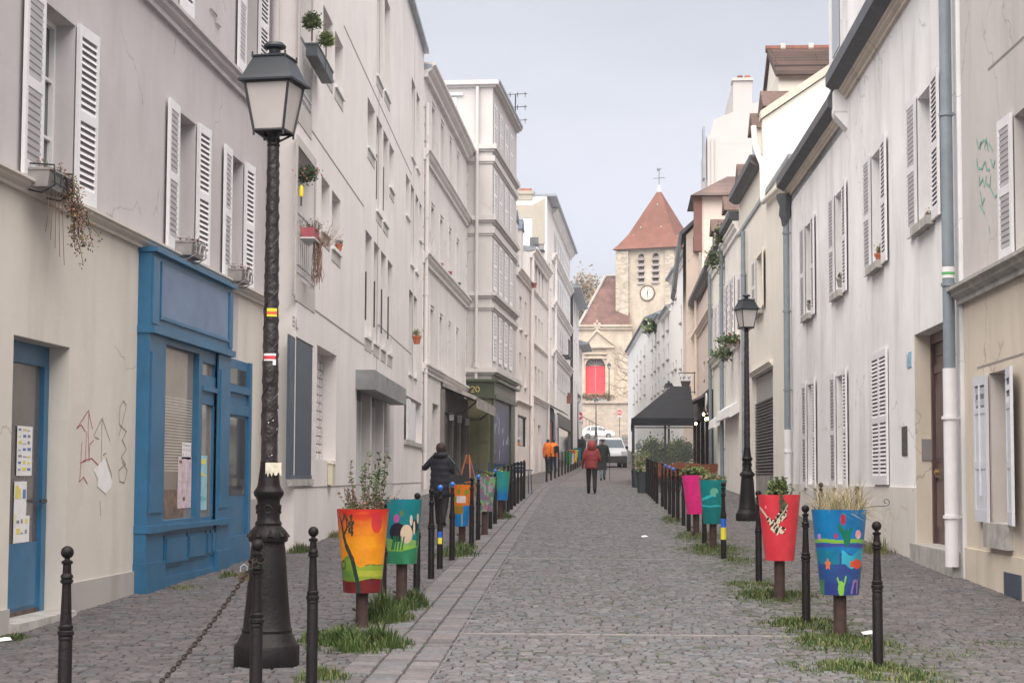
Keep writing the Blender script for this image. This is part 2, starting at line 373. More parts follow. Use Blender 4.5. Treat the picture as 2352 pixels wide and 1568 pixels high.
def paving(name, label, f0, f1, y0, ym, y1, px_, py_, base, arc, far, moss=None, gap=.010, rnd=None, courses=None, yjit=.012, hvar=.004):
    rn = random.Random(hash(name) % 1000 if False else len(name) * 13 + int(y1)); V = []; F = []; T = []; MI = []
    y = y0; row = 0
    while y < ym:
        xa, xb = f0(y), f1(y); x = xa + (rn.random() - .5) * px_ * (1 if not courses else 0); 
        dy = py_ * rn.uniform(.85, 1.2)
        while x < xb:
            w = px_ * rn.uniform(.72, 1.3) if not courses else courses
            if courses: pass
            x1 = min(x + w, xb + .03); g = gap * .5
            if x1 - x > .03:
                j = lambda s_=.012: (rn.random() - .5) * s_
                hz = rn.uniform(-hvar, hvar) + .012; tl = j(.008)
                def pt(px2, py2, dz): 
                    yy2 = py2 + (arc(px2) if arc else 0); return (px2, yy2, G(yy2) + dz)
                o = len(V); ja, jb, jc, jd = [(j(), j(yjit)) for _ in range(4)]
                ya, yb = y + g, y + dy - g
                cs = [(x + g + ja[0], ya + ja[1]), (x1 - g + jb[0], ya + jb[1]), (x1 - g + jc[0], yb + jc[1]), (x + g + jd[0], yb + jd[1])]
                mx_, my_ = sum(c[0] for c in cs) / 4, sum(c[1] for c in cs) / 4
                for c in cs: V.append(pt(c[0], c[1], -.01))
                for c in cs: V.append(pt(c[0] + (mx_ - c[0]) * .05, c[1] + (my_ - c[1]) * .05, hz - .004))
                for k, c in enumerate(cs): V.append(pt(c[0] + (mx_ - c[0]) * .24, c[1] + (my_ - c[1]) * .24, hz + .003 + (tl if k < 2 else -tl)))
                F.append((o + 8, o + 9, o + 10, o + 11))
                for k in range(4):
                    k2 = (k + 1) % 4; F.append((o + k, o + k2, o + 4 + k2, o + 4 + k)); F.append((o + 4 + k, o + 4 + k2, o + 8 + k2, o + 8 + k))
                v = rn.gauss(1, .13); v = max(.5, min(1.55, v)); h = rn.random()
                c = [base[0] * v, base[1] * v, base[2] * v]
                if h < .12: c = [c[0] * 1.02, c[1] * .97, c[2] * .95]
                elif h < .3: c = [c[0] * .92, c[1], c[2] * 1.04]
                if moss:
                    mm = moss(mx_, my_)
                    if rn.random() < mm: k_ = rn.uniform(.2, .75); c = [c[0] * (1 - k_) + .05 * k_, c[1] * (1 - k_) + .068 * k_, c[2] * (1 - k_) + .025 * k_]
                T += [c] * 9; MI += [0] * 9
            x = x1 if not courses else x + w
        y += dy; row += 1
    # far part: one textured sheet
    yf = ys(ym, y1)
    for i, q in enumerate(yf): V += [(f0(q), q, G(q) + .006), (f1(q), q, G(q) + .006)]
    o = len(V) - 2 * len(yf)
    for i in range(len(yf) - 1): F.append((o + 2 * i, o + 2 * i + 1, o + 2 * i + 3, o + 2 * i + 2)); T.append(base); MI.append(1)
    me = bpy.data.meshes.new(name); me.from_pydata(V, [], F)
    me.materials.append(SETT); me.materials.append(far); me.polygons.foreach_set('material_index', MI)
    at_ = me.color_attributes.new('tint', 'FLOAT_COLOR', 'CORNER'); arr = []
    for f, c in zip(F, T): arr += [c[0], c[1], c[2], 1.0] * len(f)
    at_.data.foreach_set('color', arr); me.update()
    ob = bpy.data.objects.new(name, me); COL.objects.link(ob)
    return tag(ob, label, kind='structure')
arcf = lambda x: .07 * math.sin(x * 3.1) + .05 * math.sin(x * 1.3 + 1)
mossR = lambda x, y: max(0, .75 - abs(x - vx(y) - .15) * .9) * (1 if y < 36 else .4)
CO = (.150, .143, .150)
paving('road', 'cobbled roadway of small grey setts climbing the street', gx, vx, 9.5, 66, 400, .105, .088, CO, arcf, FARS, moss=lambda x, y: mossR(x, y) + .05)
paving('pavement', 'sett-paved footway along the right-hand houses', vx, lambda y: 4.55 if y < 90 else 4.0, 9.5, 60, 220, .115, .095, (.138, .128, .131), arcf, FARP, moss=mossR)
paving('pavement', 'sett-paved footway along the left-hand houses', lambda y: -7.2, lambda y: gx(y) - .74, 9.5, 60, 220, .135, .10, (.118, .108, .114), None, FARP)
paving('gutter', 'smooth stone gutter strip of three courses beside the road', lambda y: gx(y) - .735, lambda y: gx(y) - .02, 9.5, 75, 200, .24, .17, (.165, .154, .161), None, FARP, courses=.235, gap=.012, hvar=.003)
# thin stone lines set across the road
for py_ in (1463, 1287, 1178):
    y = gp(1440, py_).y; b = MB(); x = gx(y)
    while x < vx(y) - .3:
        ln = random.uniform(.5, .72); b.box(x + .012, min(x + ln, vx(y)) - .012, y, y + .085, G(y) - .02, G(y) + .02 + random.uniform(0, .004)); x += ln
    tag(b.build('kerbstone_line', M('pale_granite', (.24, .22, .215), .8, .25, 8, .3)), 'thin line of pale kerbstones set flush across the cobbles', kind='structure')

# ------------------------------------------------------------------ grass and weeds (nobody could count them)
GR1 = M('grass_blades', (.075, .125, .025), .6, .5, 3, col2=(.028, .06, .012)); GR2 = M('dry_grass', (.19, .18, .075), .8, .4, 3)
def grass(patches, name, label):
    b = MB(); rn = random.Random(5)
    for cx, cy, rx, ry, n, h, dry in patches:
        for _ in range(n):
            a = rn.random() * 6.283; q = math.sqrt(rn.random()) * rn.uniform(.6, 1.5); x = cx + math.cos(a) * q * rx; y = cy + math.sin(a) * q * ry
            nv = .5 + .5 * math.sin(x * 9 + 3 * math.sin(y * 5)) * math.cos(y * 4.3 + 2 * math.sin(x * 7))
            if nv < rn.uniform(.1, .75) * (.35 + .75 * q): continue
            hh = max(.02, h * (.3 + .9 * nv) * rn.uniform(.35, 1.15) * (1.15 - .65 * q)); z = G(y) + .004; an = rn.random() * 6.283; wd = rn.uniform(.003, .006)
            lx, ly = math.cos(an) * hh * rn.uniform(.1, .7), math.sin(an) * hh * rn.uniform(.1, .7)
            px2, py2 = -math.sin(an) * wd, math.cos(an) * wd
            mi = 1 if rn.random() < dry else 0
            b.add([(x - px2, y - py2, z), (x + px2, y + py2, z), (x + lx * .45 + px2 * .8, y + ly * .45 + py2 * .8, z + hh * .7), (x + lx * .45 - px2 * .8, y + ly * .45 - py2 * .8, z + hh * .7), (x + lx, y + ly, z + hh * .95)],
                  [(0, 1, 2, 3), (3, 2, 4)], mi)
    return tag(b.build(name, [GR1, GR2]), label, kind='stuff')
pl = []
def gpatch(px, py, rx, ry, n, h, dry=.08): q = gp(px, py); pl.append((q.x, q.y, rx, ry, int(n * (1.25 if px < 1200 else 1.0)), h * (1.15 if px < 1200 else .95), dry))
gpatch(780, 1478, .33, .38, 2600, .17); gpatch(835, 1490, .34, .35, 2800, .2); gpatch(880, 1425, .22, .45, 2000, .22); gpatch(940, 1395, .17, .5, 1100, .2)
gpatch(745, 1560, .2, .3, 600, .12, .3); gpatch(1050, 1275, .3, .8, 1300, .13); gpatch(1160, 1190, .2, .8, 600, .14); gpatch(685, 1270, .16, .35, 500, .16, .3)
gpatch(30, 1470, .14, .16, 400, .07, .2); gpatch(530, 1325, .14, .4, 400, .09, .3); gpatch(770, 1235, .2, .3, 260, .15, .6); gpatch(420, 1352, .3, .25, 260, .05, .5)
gpatch(1060, 1262, .25, .5, 500, .15)
grass(pl, 'grass', 'bright green grass tufts round the left planter posts')
pl = []
gpatch(1780, 1372, .45, .75, 3200, .11, .25); gpatch(1850, 1440, .4, .8, 2600, .09, .3); gpatch(1925, 1480, .45, .7, 3000, .1, .3); gpatch(1960, 1540, .5, .5, 2400, .08, .3)
gpatch(2060, 1560, .4, .5, 1500, .08, .4); gpatch(1640, 1265, .5, 1.6, 3600, .1, .25); gpatch(1600, 1235, .4, 1.8, 2400, .11, .3); gpatch(1540, 1195, .25, 2.2, 1700, .1, .4)
gpatch(1720, 1345, .35, .8, 1500, .07, .3); gpatch(2210, 1312, .12, .5, 350, .12, .6); gpatch(2010, 1270, .25, .6, 700, .3, .8); gpatch(1700, 1290, .3, 1, 900, .08, .3)
gpatch(2300, 1480, .4, .3, 400, .03, .3); gpatch(2120, 1500, .6, .5, 700, .03, .4)
grass(pl, 'grass', 'patchy weedy grass along the right planter row')

# ================================================================== LEFT SIDE
PL_L1 = plaster('grey_white_render', (.43, .405, .415), .3)
PL_L1B = plaster('cream_render', (.51, .475, .435), .35, .11, .5)
PLINTH = plaster('grey_plinth_render', (.33, .31, .30), .6)
BLUE = M('blue_shop_paint', (.022, .13, .26), .42, .22, 2.5, .1, 20, streak=.3, stain=(.03, .1, .18), spec=.5)
BLUE2 = M('faded_blue_sign_panel', (.17, .235, .36), .6, .15, 2)
PAPER = M('white_paper', (.75, .74, .75), .8, .08, 8)
def stroke(b, B, pts, r=.009, off=.004, mi=0):
    """a flat painted line on a facade, pts in (u,z)"""
    for (u0, z0), (u1, z1) in zip(pts, pts[1:]):
        d = Vector((u1 - u0, z1 - z0)); 
        if d.length < 1e-4: continue
        n = Vector((-d.y, d.x)).normalized() * r; e = d.normalized() * r * .5
        b.add([(u0 - n.x - e.x, -off, z0 - n.y - e.y), (u1 - n.x + e.x, -off, z1 - n.y + e.y), (u1 + n.x + e.x, -off, z1 + n.y + e.y), (u0 + n.x - e.x, -off, z0 + n.y - e.y)], [(0, 1, 2, 3)], mi)

L1 = Bld('corner_house', 'house with grey-white upper floors over a cream ground floor holding the blue shopfront', 'house', (-5.4, 9.0), (-5.4, 27.2), 1.72 + 8.9, 8, PL_L1)
zc = L1.Z(403, 587); zcb = L1.Z(403, 605)
z1t, z1b = L1.Z(403, 248), zc + .06
w1 = [(168, 20), (448, 403), (557, 525)]
uW = [(L1.U(52, 300), L1.U(168, 300)), (L1.U(403, 400), L1.U(448, 400)), (L1.U(525, 500), L1.U(557, 500))]
k = uW[1][1] - uW[1][0]
uW[0] = (uW[0][1] - k * 1.05, uW[0][1]); 
for i, (a, c) in enumerate(uW):
    L1.win(a, c, z1b, z1t, .24, rows=3, glass=GLASSL if i else GLASS)
    sw = (c - a) * .56
    L1.shut(a, z1b - .02, z1t + .02, min(sw, .60), 178, -1); L1.shut(c, z1b - .02, z1t + .02, min(sw, .60), 177, 1)
z2b = 1.72 + 5.62; z2t = 1.72 + 7.7
for a, c in [(L1.U(372, 20), L1.U(409, 20)), (L1.U(559, 100), L1.U(590, 100)), (uW[0][0] - .1, uW[0][1] - .1)]:
    L1.win(a, c, z2b, z2t, .24, glass=GLASSL); L1.shut(a, z2b, z2t, .56, 178, -1); L1.shut(c, z2b, z2t, .56, 178, 1)
for xx in (460, 480, 335, 300): pass
L1.band(0, L1.L - .0, zcb - .02, zc, .14, PL_L1B)
L1.band(0, L1.L - .0, L1.Z(577, 246), L1.Z(577, 212), .16)
# ground floor
ud0, ud1 = L1.U(28, 900), L1.U(158, 900); zdt = L1.Z(158, 797)
L1.op(ud0, ud1, 0, zdt, .26)
b = MB(); uf = L1.U(84, 1000, -.25); fr = ud1 - .0
b.box(ud0, ud1, .2, .255, zdt - .2, zdt); b.box(ud1 - .16, ud1 - .02, .19, .255, 0.2, zdt - .2); b.box(ud0, ud0 + .12, .2, .255, 0.2, zdt - .2)
zp = L1.Z(60, 1245, -.25)
b.box(ud0 + .12, ud1 - .16, .215, .255, .3, zp); b.box(ud0 + .2, ud1 - .26, .205, .22, .5, zp - .12); 
dr = L1.part(b, 'door', BLUE)
g = MB(); g.box(ud0 + .1, ud1 - .12, .235, .25, zp, zdt - .15); L1.sub(g, 'pane', M('brown_tinted_glass', (.12, .105, .10), .12, .3, 1.2, spec=.7), dr)
g = MB(); g.box(ud0 + .02, ud1 - .02, .2, .262, .2, zp - .62); L1.sub(g, 'kick_plate', M('rusty_door_foot', (.10, .07, .06), .8, .6, 9, .3), dr)
g = MB(); g.cyl((ud1 - .13, .16, L1.Z(90, 1150, -.2)), (ud1 - .13, .19, L1.Z(90, 1150, -.2)), .022); g.box(ud1 - .3, ud1 - .12, .15, .17, L1.Z(90, 1150, -.2) - .015, L1.Z(90, 1150, -.2) + .015); L1.sub(g, 'handle', DARK, dr)
g = MB(); rn = random.Random(3)
def sheet(B, g, x0, y0, x1, y1, off, mi=0, lines=0):
    u0, zt = B.P(x0, y0, off); u1, zb_ = B.P(x1, y1, off)
    g.box(u0, u1, -off - .002, -off, zb_, zt, mi)
    for i in range(lines):
        z = zt + (zb_ - zt) * (i + .7) / (lines + .5)
        for q in range(3):
            a = u0 + (u1 - u0) * (.08 + q * .3); g.box(a, a + (u1 - u0) * rn.uniform(.12, .26), -off - .004, -off - .002, z, z + abs(zt - zb_) / lines * rn.uniform(.1, .45), 1 + rn.randrange(3))
INKS = [PAPER, M('grey_print', (.25, .25, .27), .8), M('blue_print', (.12, .2, .45), .8), M('yellow_print', (.7, .6, .12), .8)]
sheet(L1, g, 40, 977, 72, 1092, -.225, 0, 7); sheet(L1, g, 33, 1105, 58, 1245, -.225, 0, 2); sheet(L1, g, 35, 1185, 66, 1243, -.222, 0, 2)
L1.sub(g, 'notices', INKS, dr)
# plinth
zpl = L1.Z(300, 1312); pieces(L1, ((ud1 + .001, L1.U(303, 1340), -.025, .01, L1.zb - .5, zpl), (0, ud0 - .001, -.025, .01, L1.zb - .5, zpl - .12), (L1.U(560, 1200), L1.L, -.03, .01, L1.zb - .5, L1.Z(590, 1145))), 'plinth', PLINTH)
b = MB(); b.box(ud0 - .02, ud1 + .03, -.12, .26, L1.zb - .4, G(17) + .07); L1.part(b, 'doorstep', STONE)
# cream ground-floor render, 2.5 mm proud of the wall above
b = MB(); us0, us1 = L1.U(318, 600), L1.U(560, 1200)
b.box(0, ud0, -.0025, .01, L1.zb - .4, zcb - .02); b.box(ud1, us0, -.0025, .01, L1.zb - .4, zcb - .02); b.box(ud0, ud1, -.0025, .01, zdt, zcb - .02)
usx = L1.U(545, 830)
L1.part(b, 'ground_floor_render', PL_L1B); b = MB(); b.box(usx, L1.L, -.0025, .01, zdt - .0, zcb - .02); b.box(us1 + .02, L1.L, -.0025, .01, L1.zb - .4, zdt); L1.part(b, 'ground_floor_render', PL_L1B)
pieces(L1, ((ud1 - .004, ud1 - .001, -.002, .24, .2, zdt - .001),), 'door_reveal', PL_L1B); pieces(L1, ((ud0, ud1 - .004, -.002, .24, zdt - .004, zdt - .001),), 'door_soffit', PL_L1B)
# graffiti and torn poster
b = MB(); X = lambda pts: [L1.P(x, y, .003) for x, y in pts]
for pts in ([(176, 983), (203, 942), (212, 985)], [(176, 983), (186, 975), (195, 990)], [(198, 990), (196, 1058), (185, 1062), (188, 1015)], [(203, 950), (202, 995), (204, 1058)], [(186, 1062), (182, 1105), (192, 1095), (200, 1110)], [(204, 1058), (206, 1020), (215, 1010)], [(190, 1058), (210, 1052), (226, 1068)]): stroke(b, L1, X(pts), .006, .006, 0)
for pts in ([(215, 1000), (234, 960), (252, 1012)], [(234, 960), (232, 1060)], [(217, 1003), (227, 1008)], [(272, 1000), (280, 975), (290, 930), (283, 920), (275, 935), (274, 975), (290, 990), (280, 1010), (290, 1030), (278, 1050), (288, 1065), (272, 1080), (274, 1105), (285, 1108), (292, 1080), (280, 1060)], [(236, 1045), (243, 1040)], [(243, 1050), (256, 1090), (254, 1110)], [(232, 1080), (232, 1110)], [(229, 1150), (231, 1185)]): stroke(b, L1, X(pts), .005, .006, 1)
L1.part(b, 'graffiti', [M('red_marker', (.42, .10, .11), .8), M('grey_marker', (.22, .17, .16), .8)])
b = MB(); b.poly([(u, -.007, z) for u, z in X([(214, 1078), (228, 1065), (240, 1050), (246, 1075), (257, 1105), (254, 1120), (242, 1134), (236, 1128), (222, 1115), (224, 1100)])][::-1]); L1.part(b, 'torn_paper', PAPER)
L1.pipe(L1.L - .13, L1.Z(600, 1270), L1.Z(605, 735), .035, .06, M('beige_pipe', (.5, .44, .37), .7, .2, 3, streak=.4), 5)
L1.pipe(L1.L - .16, zc, 1.72 + 8.8, .06, .1, PL_L1, 3)
b = MB(); z = L1.Z(490, 48); u = L1.U(480, 48); b.tube([(u, -.02, z + .1), (u + .35, -.02, z + .1), (u + .35, -.02, z), (u + .6, -.02, z)], .012); L1.part(b, 'wall_hook', STONE)
L1.finish(over=.35)

# --- blue shopfront (thing standing against the house)
S = L1; o_ = .15
shop = empty('shopfront', (S.W(us0, 0, G(20)).x, S.W(us0, 0, 0).y, S.zb), math.atan2(S.u.y, S.u.x), 'blue painted wooden shopfront with blank sign panel and panelled stall riser', 'shopfront')
def sp(b, name, mats, parent=None):
    b.v = [(x - us0, y, z) for x, y, z in b.v]; return b.build(name, mats, parent or shop, dz=S.zb)
zt = zcb - .03; uR = S.U(533, 760, o_); uL = us0
zf = S.Z(351, 755, o_); zfl = zf
uwl = S.U(369, 1000, .08); uwr = S.U(448, 1000, .08); udl = S.U(456, 1000, .08); udr = S.U(491, 1000, .08); upr = uR
zw0 = S.Z(360, 1196, .08); zw1 = zf - .12; zr = S.Z(315, 1232, .15)
b = MB(); b.box(uL, uR, -o_, 0, zf, zt)                                   # fascia box
b.box(uL - .02, uR + .03, -o_ - .05, 0, zf - .05, zf + .03); b.box(uL - .03, uR + .03, -o_ - .07, 0, zt - .03, zt + .02)
b.box(uL + .02, uL + .3, -o_ - .02, -o_, zf + .06, zt - .08); b.box(uR - .2, uR - .03, -o_ - .02, -o_, zf + .06, zt - .08)
b.box(uL + .36, uL + .40, -o_ - .025, -o_, zf + .16, zt - .1); b.box(uR - .28, uR - .24, -o_ - .025, -o_, zf + .16, zt - .1)
b.box(uL + .36, uR - .24, -o_ - .025, -o_, zf + .13, zf + .17)
sp(b, 'fascia', BLUE)
b = MB(); b.box(uL + .40, uR - .28, -o_ - .006, -o_, zf + .17, zt - .12); sp(b, 'sign_panel', BLUE2)
for a, c in ((uL, uwl - .05), (S.U(497, 1000, .12), uR)):
    b = MB(); b.box(a, c, -o_ + .01, 0, S.zb - .3, zf - .05); b.box(a + .08, c - .08, -o_ - .008, -o_ + .01, zw0 + .1, zf - .25)
    b.box(a - .02, c + .02, -o_ - .02, 0, S.zb - .3, G(21) + .32); b.box(a - .015, c + .015, -o_ - .04, 0, zw0 - .12, zw0 - .04)
    for q in (.25, .5, .75): b.box(a + (c - a) * q - .008, a + (c - a) * q + .008, -o_ - .0, -o_ + .02, zw0 + .1, zf - .25)
    sp(b, 'pilaster', BLUE)
# display window
b = MB(); fw = .05
b.box(uwl - .05, uwl, -.12, 0, zw0 - .05, zw1); b.box(uwr, udl - .0, -.12, 0, zw0 - .05, zf - .06); b.box(uwl, uwr, -.12, 0, zw1, zf - .05); b.box(uwl, uwr, -.13, 0, zw0 - .06, zw0)
fwn = sp(b, 'display_window', BLUE)
b = MB(); b.box(uwl, uwr, -.045, -.03, zw0, zw1)
SHOPG = M('shop_glass', (.31, .265, .225), .1, .35, .9, spec=.8, col2=(.17, .15, .14))
b.v = [(x - us0, y, z) for x, y, z in b.v]; b.build('pane', SHOPG, fwn, dz=S.zb)
b = MB()
def shx(*a): sheet(S, b, *a)
shx(418, 1015, 438, 1055, .05, 0, 3); shx(409, 1048, 438, 1165, .05, 2, 5)
for i in range(26):
    z = zw0 + (zw1 - zw0) * (.28 + i * .017); b.box(uwl + .03, uwr - .05, -.048, -.046, z, z + .012, 3)
b.box(uwl + .03, uwr - .4, -.05, -.046, zw0 + .02, zw0 + .35, 1)
b.v = [(x - us0, y, z) for x, y, z in b.v]
b.build('posters', [PAPER, M('orange_grey_print', (.26, .16, .11), .8, .8, 6, col2=(.05, .05, .06)), M('pink_print', (.62, .5, .55), .8, .3, 8), M('blind_slats', (.55, .5, .43), .6)], fwn, dz=S.zb)
# shop door with transom
b = MB(); ztr = S.Z(470, 862, .08); 
b.box(udl, udr + .04, -.1, -.04, ztr - .16, ztr); b.box(udl, udr + .04, -.13, -.04, ztr - .2, ztr - .14); b.box(udr, S.U(497, 1000, .12), -.12, 0, S.zb - .3, zf - .05); b.box(udl, udr, -.1, 0, zf - .2, zf - .05)
b.box(udl, udl + .06, -.09, -.04, zw0 - .1, zf - .2); b.box(udr - .06, udr, -.09, -.04, zw0 - .1, zf - .2); b.box(udl, udr, -.09, -.04, ztr - .36, ztr - .2); b.box(udl, udr, -.09, -.04, zw0 - .1, zw0)
d2 = sp(b, 'shop_door', BLUE)
b = MB(); b.box(udl + .03, udr - .03, -.06, -.045, ztr, zf - .2); b.box(udl + .03, udr - .03, -.06, -.045, zw0, ztr - .36); b.v = [(x - us0, y, z) for x, y, z in b.v]; b.build('pane', SHOPG, d2, dz=S.zb)
b = MB(); shx(452, 1045, 474, 1170, .072, 3, 4); b.v = [(x - us0, y, z) for x, y, z in b.v]; b.build('poster', [PAPER, INKS[3], M('teal_print', (.08, .4, .45), .8), M('light_blue_print', (.3, .55, .65), .8, .3, 9)], d2, dz=S.zb)
# stall riser
b = MB(); ua, ub = uwl - .05, S.U(497, 1000, .12)
b.box(ua, ub, -.11, 0, S.zb - .3, zw0 - .06); b.box(ua, ub, -.19, 0, zw0 - .11, zw0 - .05); b.box(ua, ub, -.14, 0, S.zb - .3, G(20) + .14)
seg = [(.05, .42), (.45, .78), (.81, .88), (.91, .98)]
for a, c in seg: 
    p, q = ua + (ub - ua) * a, ua + (ub - ua) * c; zq = G(S.W(p, 0, 0).y) + .24; b.box(p, q, -.128, -.11, zq, zw0 - .17); b.box(p + .035, q - .035, -.15, -.128, zq + .04, zw0 - .21)
sp(b, 'stall_riser', BLUE)
# side door right of the shop, recessed
us_ = S.U(562, 1100, 0)
b = MB(); b.box(uR + .02, us_, -.05, 0, S.zb - .3, S.Z(545, 829)); b.box(us_ - .16, us_, -.09, -.05, S.zb - .3, S.Z(545, 829)); b.box(uR + .06, uR + .11, -.08, -.05, S.zb - .3, S.Z(545, 829)); z = S.Z(545, 905)
b.box(uR + .1, us_ - .16, -.09, -.05, z, z + .09); b.box(uR + .1, us_ - .16, -.08, -.05, z - .3, z - .16); b.box(uR + .1, us_ - .16, -.09, -.05, S.zb, zw0 - .3)
sd = sp(b, 'side_door', BLUE)
b = MB(); b.box(uR + .16, us_ - .24, -.056, -.05, z + .12, S.Z(545, 850)); b.box(uR + .16, us_ - .24, -.056, -.05, zw0 + .25, z - .34); b.v = [(x - us0, y, z) for x, y, z in b.v]; b.build('pane', GLASS, sd, dz=S.zb)

# ------------------------------------------------------------------ L2: white apartment block
PL2 = plaster('white_smooth_render', (.60, .565, .56), .22, .09, .5, 0)
PL2G = plaster('grey_window_surround', (.42, .39, .38), .3)
TAN = M('dark_joint', (.30, .27, .26), .9)
L2 = Bld('apartment_block', 'long white apartment block with narrow slit windows and slate-blue garage door', 'apartment block', (-4.96, 27.2), (-6.11, 54.4), 1.72 + 12.75, 9, PL2)
def W2(xl, xr, yt, yb, xt=None, xb=None, d=.22, sill=True, sur=True, **k):
    a, c = L2.U(xl, (yt + yb) / 2), L2.U(xr, (yt + yb) / 2); z1 = L2.Z(xt or xl, yt); z0 = L2.Z(xb or xr, yb)
    L2.win(a, c, z0, min(z1, L2.z1 - .3), d, cols=1, rows=1, **k)
    if sill:
        b = MB(); b.box(a - .0, c + .0, -.05, .03, z0 - .03, z0 + .03); L2.part(b, 'sill', FRAME)
    if sur:
        b = MB(); b.box(a, c, -.012, .01, z0 - .22, z0 - .03); L2.part(b, 'apron', PL2G)
    return a, c, z0, z1
# big loggias near the corner
def loggia(xl, xr, yt, yb, xt, xb, zt=None):
    a, c = L2.U(xl, (max(yt, 0) + yb) / 2), L2.U(xr, (max(yt, 0) + yb) / 2); z1 = zt or L2.Z(xt, yt); z0 = L2.Z(xb, yb)
    L2.op(a, c, z0, z1, .34)
    b = MB(); e = .12
    b.box(a - e, a, -.012, .01, z0 - .35, z1 + .15); b.box(c, c + e, -.012, .01, z0 - .35, z1 + .15); b.box(a, c, -.012, .01, z0 - .35, z0); b.box(a, c, -.012, .01, z1, z1 + .15); L2.part(b, 'surround', PL2G)
    b = MB(); b.box(a, c, .30, .34, z0, z1); 
    for q in (.3, .7): b.box(a + (c - a) * q - .03, a + (c - a) * q + .03, .27, .30, z0, z1)
    w_ = L2.part(b, 'loggia_window', M('dark_loggia_frame', (.045, .055, .07), .4)); 
    b = MB()
    for z in (z0 + .1, z0 + .22, z0 + 1.0): b.box(a, c, -.01, .015, z - .015, z + .015)
    n = 9
    for i in range(1, n): u = a + (c - a) * i / n; b.box(u - .006, u + .006, -.006, .006, z0 + .1, z0 + 1)
    L2.part(b, 'railing', M('pale_railing', (.5, .5, .53), .5)); return a, c, z0, z1
lgA = loggia(688, 715, 0, 272, 686, 715, 1.72 + 8.4)
lgC = loggia(682, 722, 330, 665, 681, 716)
W2(742, 764, 8, 188); W2(769, 788, 68, 232)
W2(738, 757, 397, 550, 735, 758); W2(762, 782, 435, 585, 762, 778)
for xl, xr, yb in ((865, 879, 202), (883, 896, 236)):
    a, c = L2.U(xl, 100), L2.U(xr, 100); z0 = L2.Z(xr, yb); L2.win(a, c, z0, 1.72 + 11.1, .22, cols=1, rows=1); L2.sill(a, c, z0, .06, .05, FRAME, 0); b = MB(); b.box(a, c, -.012, .01, z0 - .25, z0 - .07); L2.part(b, 'apron', PL2G)
zt2 = L2.Z(845, 222); za = L2.Z(858.5, 360); zb2 = L2.Z(875, 497)
for xl, xr, z0 in ((843, 860, za), (864, 877, zb2), (880, 892, zb2), (894, 905, za)):
    a, c = L2.U(xl, 400), L2.U(xr, 400); L2.win(a, c, z0, zt2, .22, cols=1, rows=1); L2.sill(a, c, z0, .06, .05, FRAME, 0); b = MB(); b.box(a, c, -.012, .01, z0 - .25, z0 - .07); L2.part(b, 'apron', PL2G)
    if z0 == zb2: b = MB(); [b.box(a, a + .02, -.02, 0, z0 + .2, z0 + 1.2)]; L2.part(b, 'bracket', DARK)
z1_, z0_ = L2.Z(841.6, 529), L2.Z(853, 780)
for xl, xr in ((838, 853), (858, 871), (874.5, 886), (890, 901)):
    a, c = L2.U(xl, 700), L2.U(xr, 700); L2.win(a, c, z0_, z1_, .22, cols=1, rows=1); L2.sill(a, c, z0_, .06, .05, FRAME, 0)
    b = MB(); b.box(a, c, -.012, .01, z0_ - .3, z0_ - .07); L2.part(b, 'apron', PL2G); b = MB(); b.box(a - .005, a + .03, -.03, 0, z0_ + .3, z0_ + 1.3); L2.part(b, 'bracket', DARK)
zt3 = L2.Z(946, 176); zb3 = L2.Z(953, 375)
for xl, xr in ((945, 954), (956.5, 964)): a, c = L2.U(xl, 280), L2.U(xr, 280); L2.win(a, c, zb3, zt3, .22, cols=1, rows=1); L2.sill(a, c, zb3, .06, .05, FRAME, 0)
zt4 = L2.Z(933, 398); 
for xl, xr, z0 in ((932, 941, L2.Z(939, 503)), (943.5, 951, L2.Z(955, 622)), (954.5, 961.5, L2.Z(955, 622)), (963.5, 969, L2.Z(939, 503))):
    a, c = L2.U(xl, 480), L2.U(xr, 480); L2.win(a, c, z0, zt4, .22, cols=1, rows=1); L2.sill(a, c, z0, .06, .05, FRAME, 0)
zt5, zb5 = L2.Z(940, 663), L2.Z(947, 862)
for xl, xr in ((939, 948), (950, 958)): a, c = L2.U(xl, 760), L2.U(xr, 760); L2.win(a, c, zb5, zt5, .22, cols=1, rows=1); L2.sill(a, c, zb5, .06, .05, FRAME, 0)
# joints in the render
b = MB()
for p, q in (((690, 262), (835, 462)), ((671, 675), (864, 806)), ((790, 60), (945, 400)), ((868, 745), (945, 800))):
    (u0, z), (u1, _) = L2.P(*p), L2.P(*q); b.box(u0, u1, -.006, .004, z - .014, z + .014)
for x in (866, 948):
    u = L2.U(x, 700); b.box(u - .012, u + .012, -.006, .004, L2.Z(x, 900), L2.z1 - .1)
u = L2.U(691, 200); L2.part(b, 'render_joint', TAN)
# ground floor: slate blue slatted door
a, c = L2.U(667, 950), L2.U(718, 950); z1, z0 = L2.Z(672, 768), L2.Z(666, 1100)
L2.op(a, c, z0 - .1, z1, .06); b = MB(); n = 22
b.box(a, c, .04, .058, z0, z1)
for i in range(n): u = a + (c - a) * (i + .15) / n; b.box(u, u + (c - a) / n * .6, .01, .04, z0 + .05, z1 - .02)
b.box(a, c, .0, .04, z0, z0 + .06); L2.part(b, 'slatted_shutter', M('slate_blue_metal', (.075, .10, .135), .45, .15, 2))
b = MB(); b.box(a - .02, c + .02, -.03, .03, z0 - .1, z0); L2.part(b, 'sill', STONE)
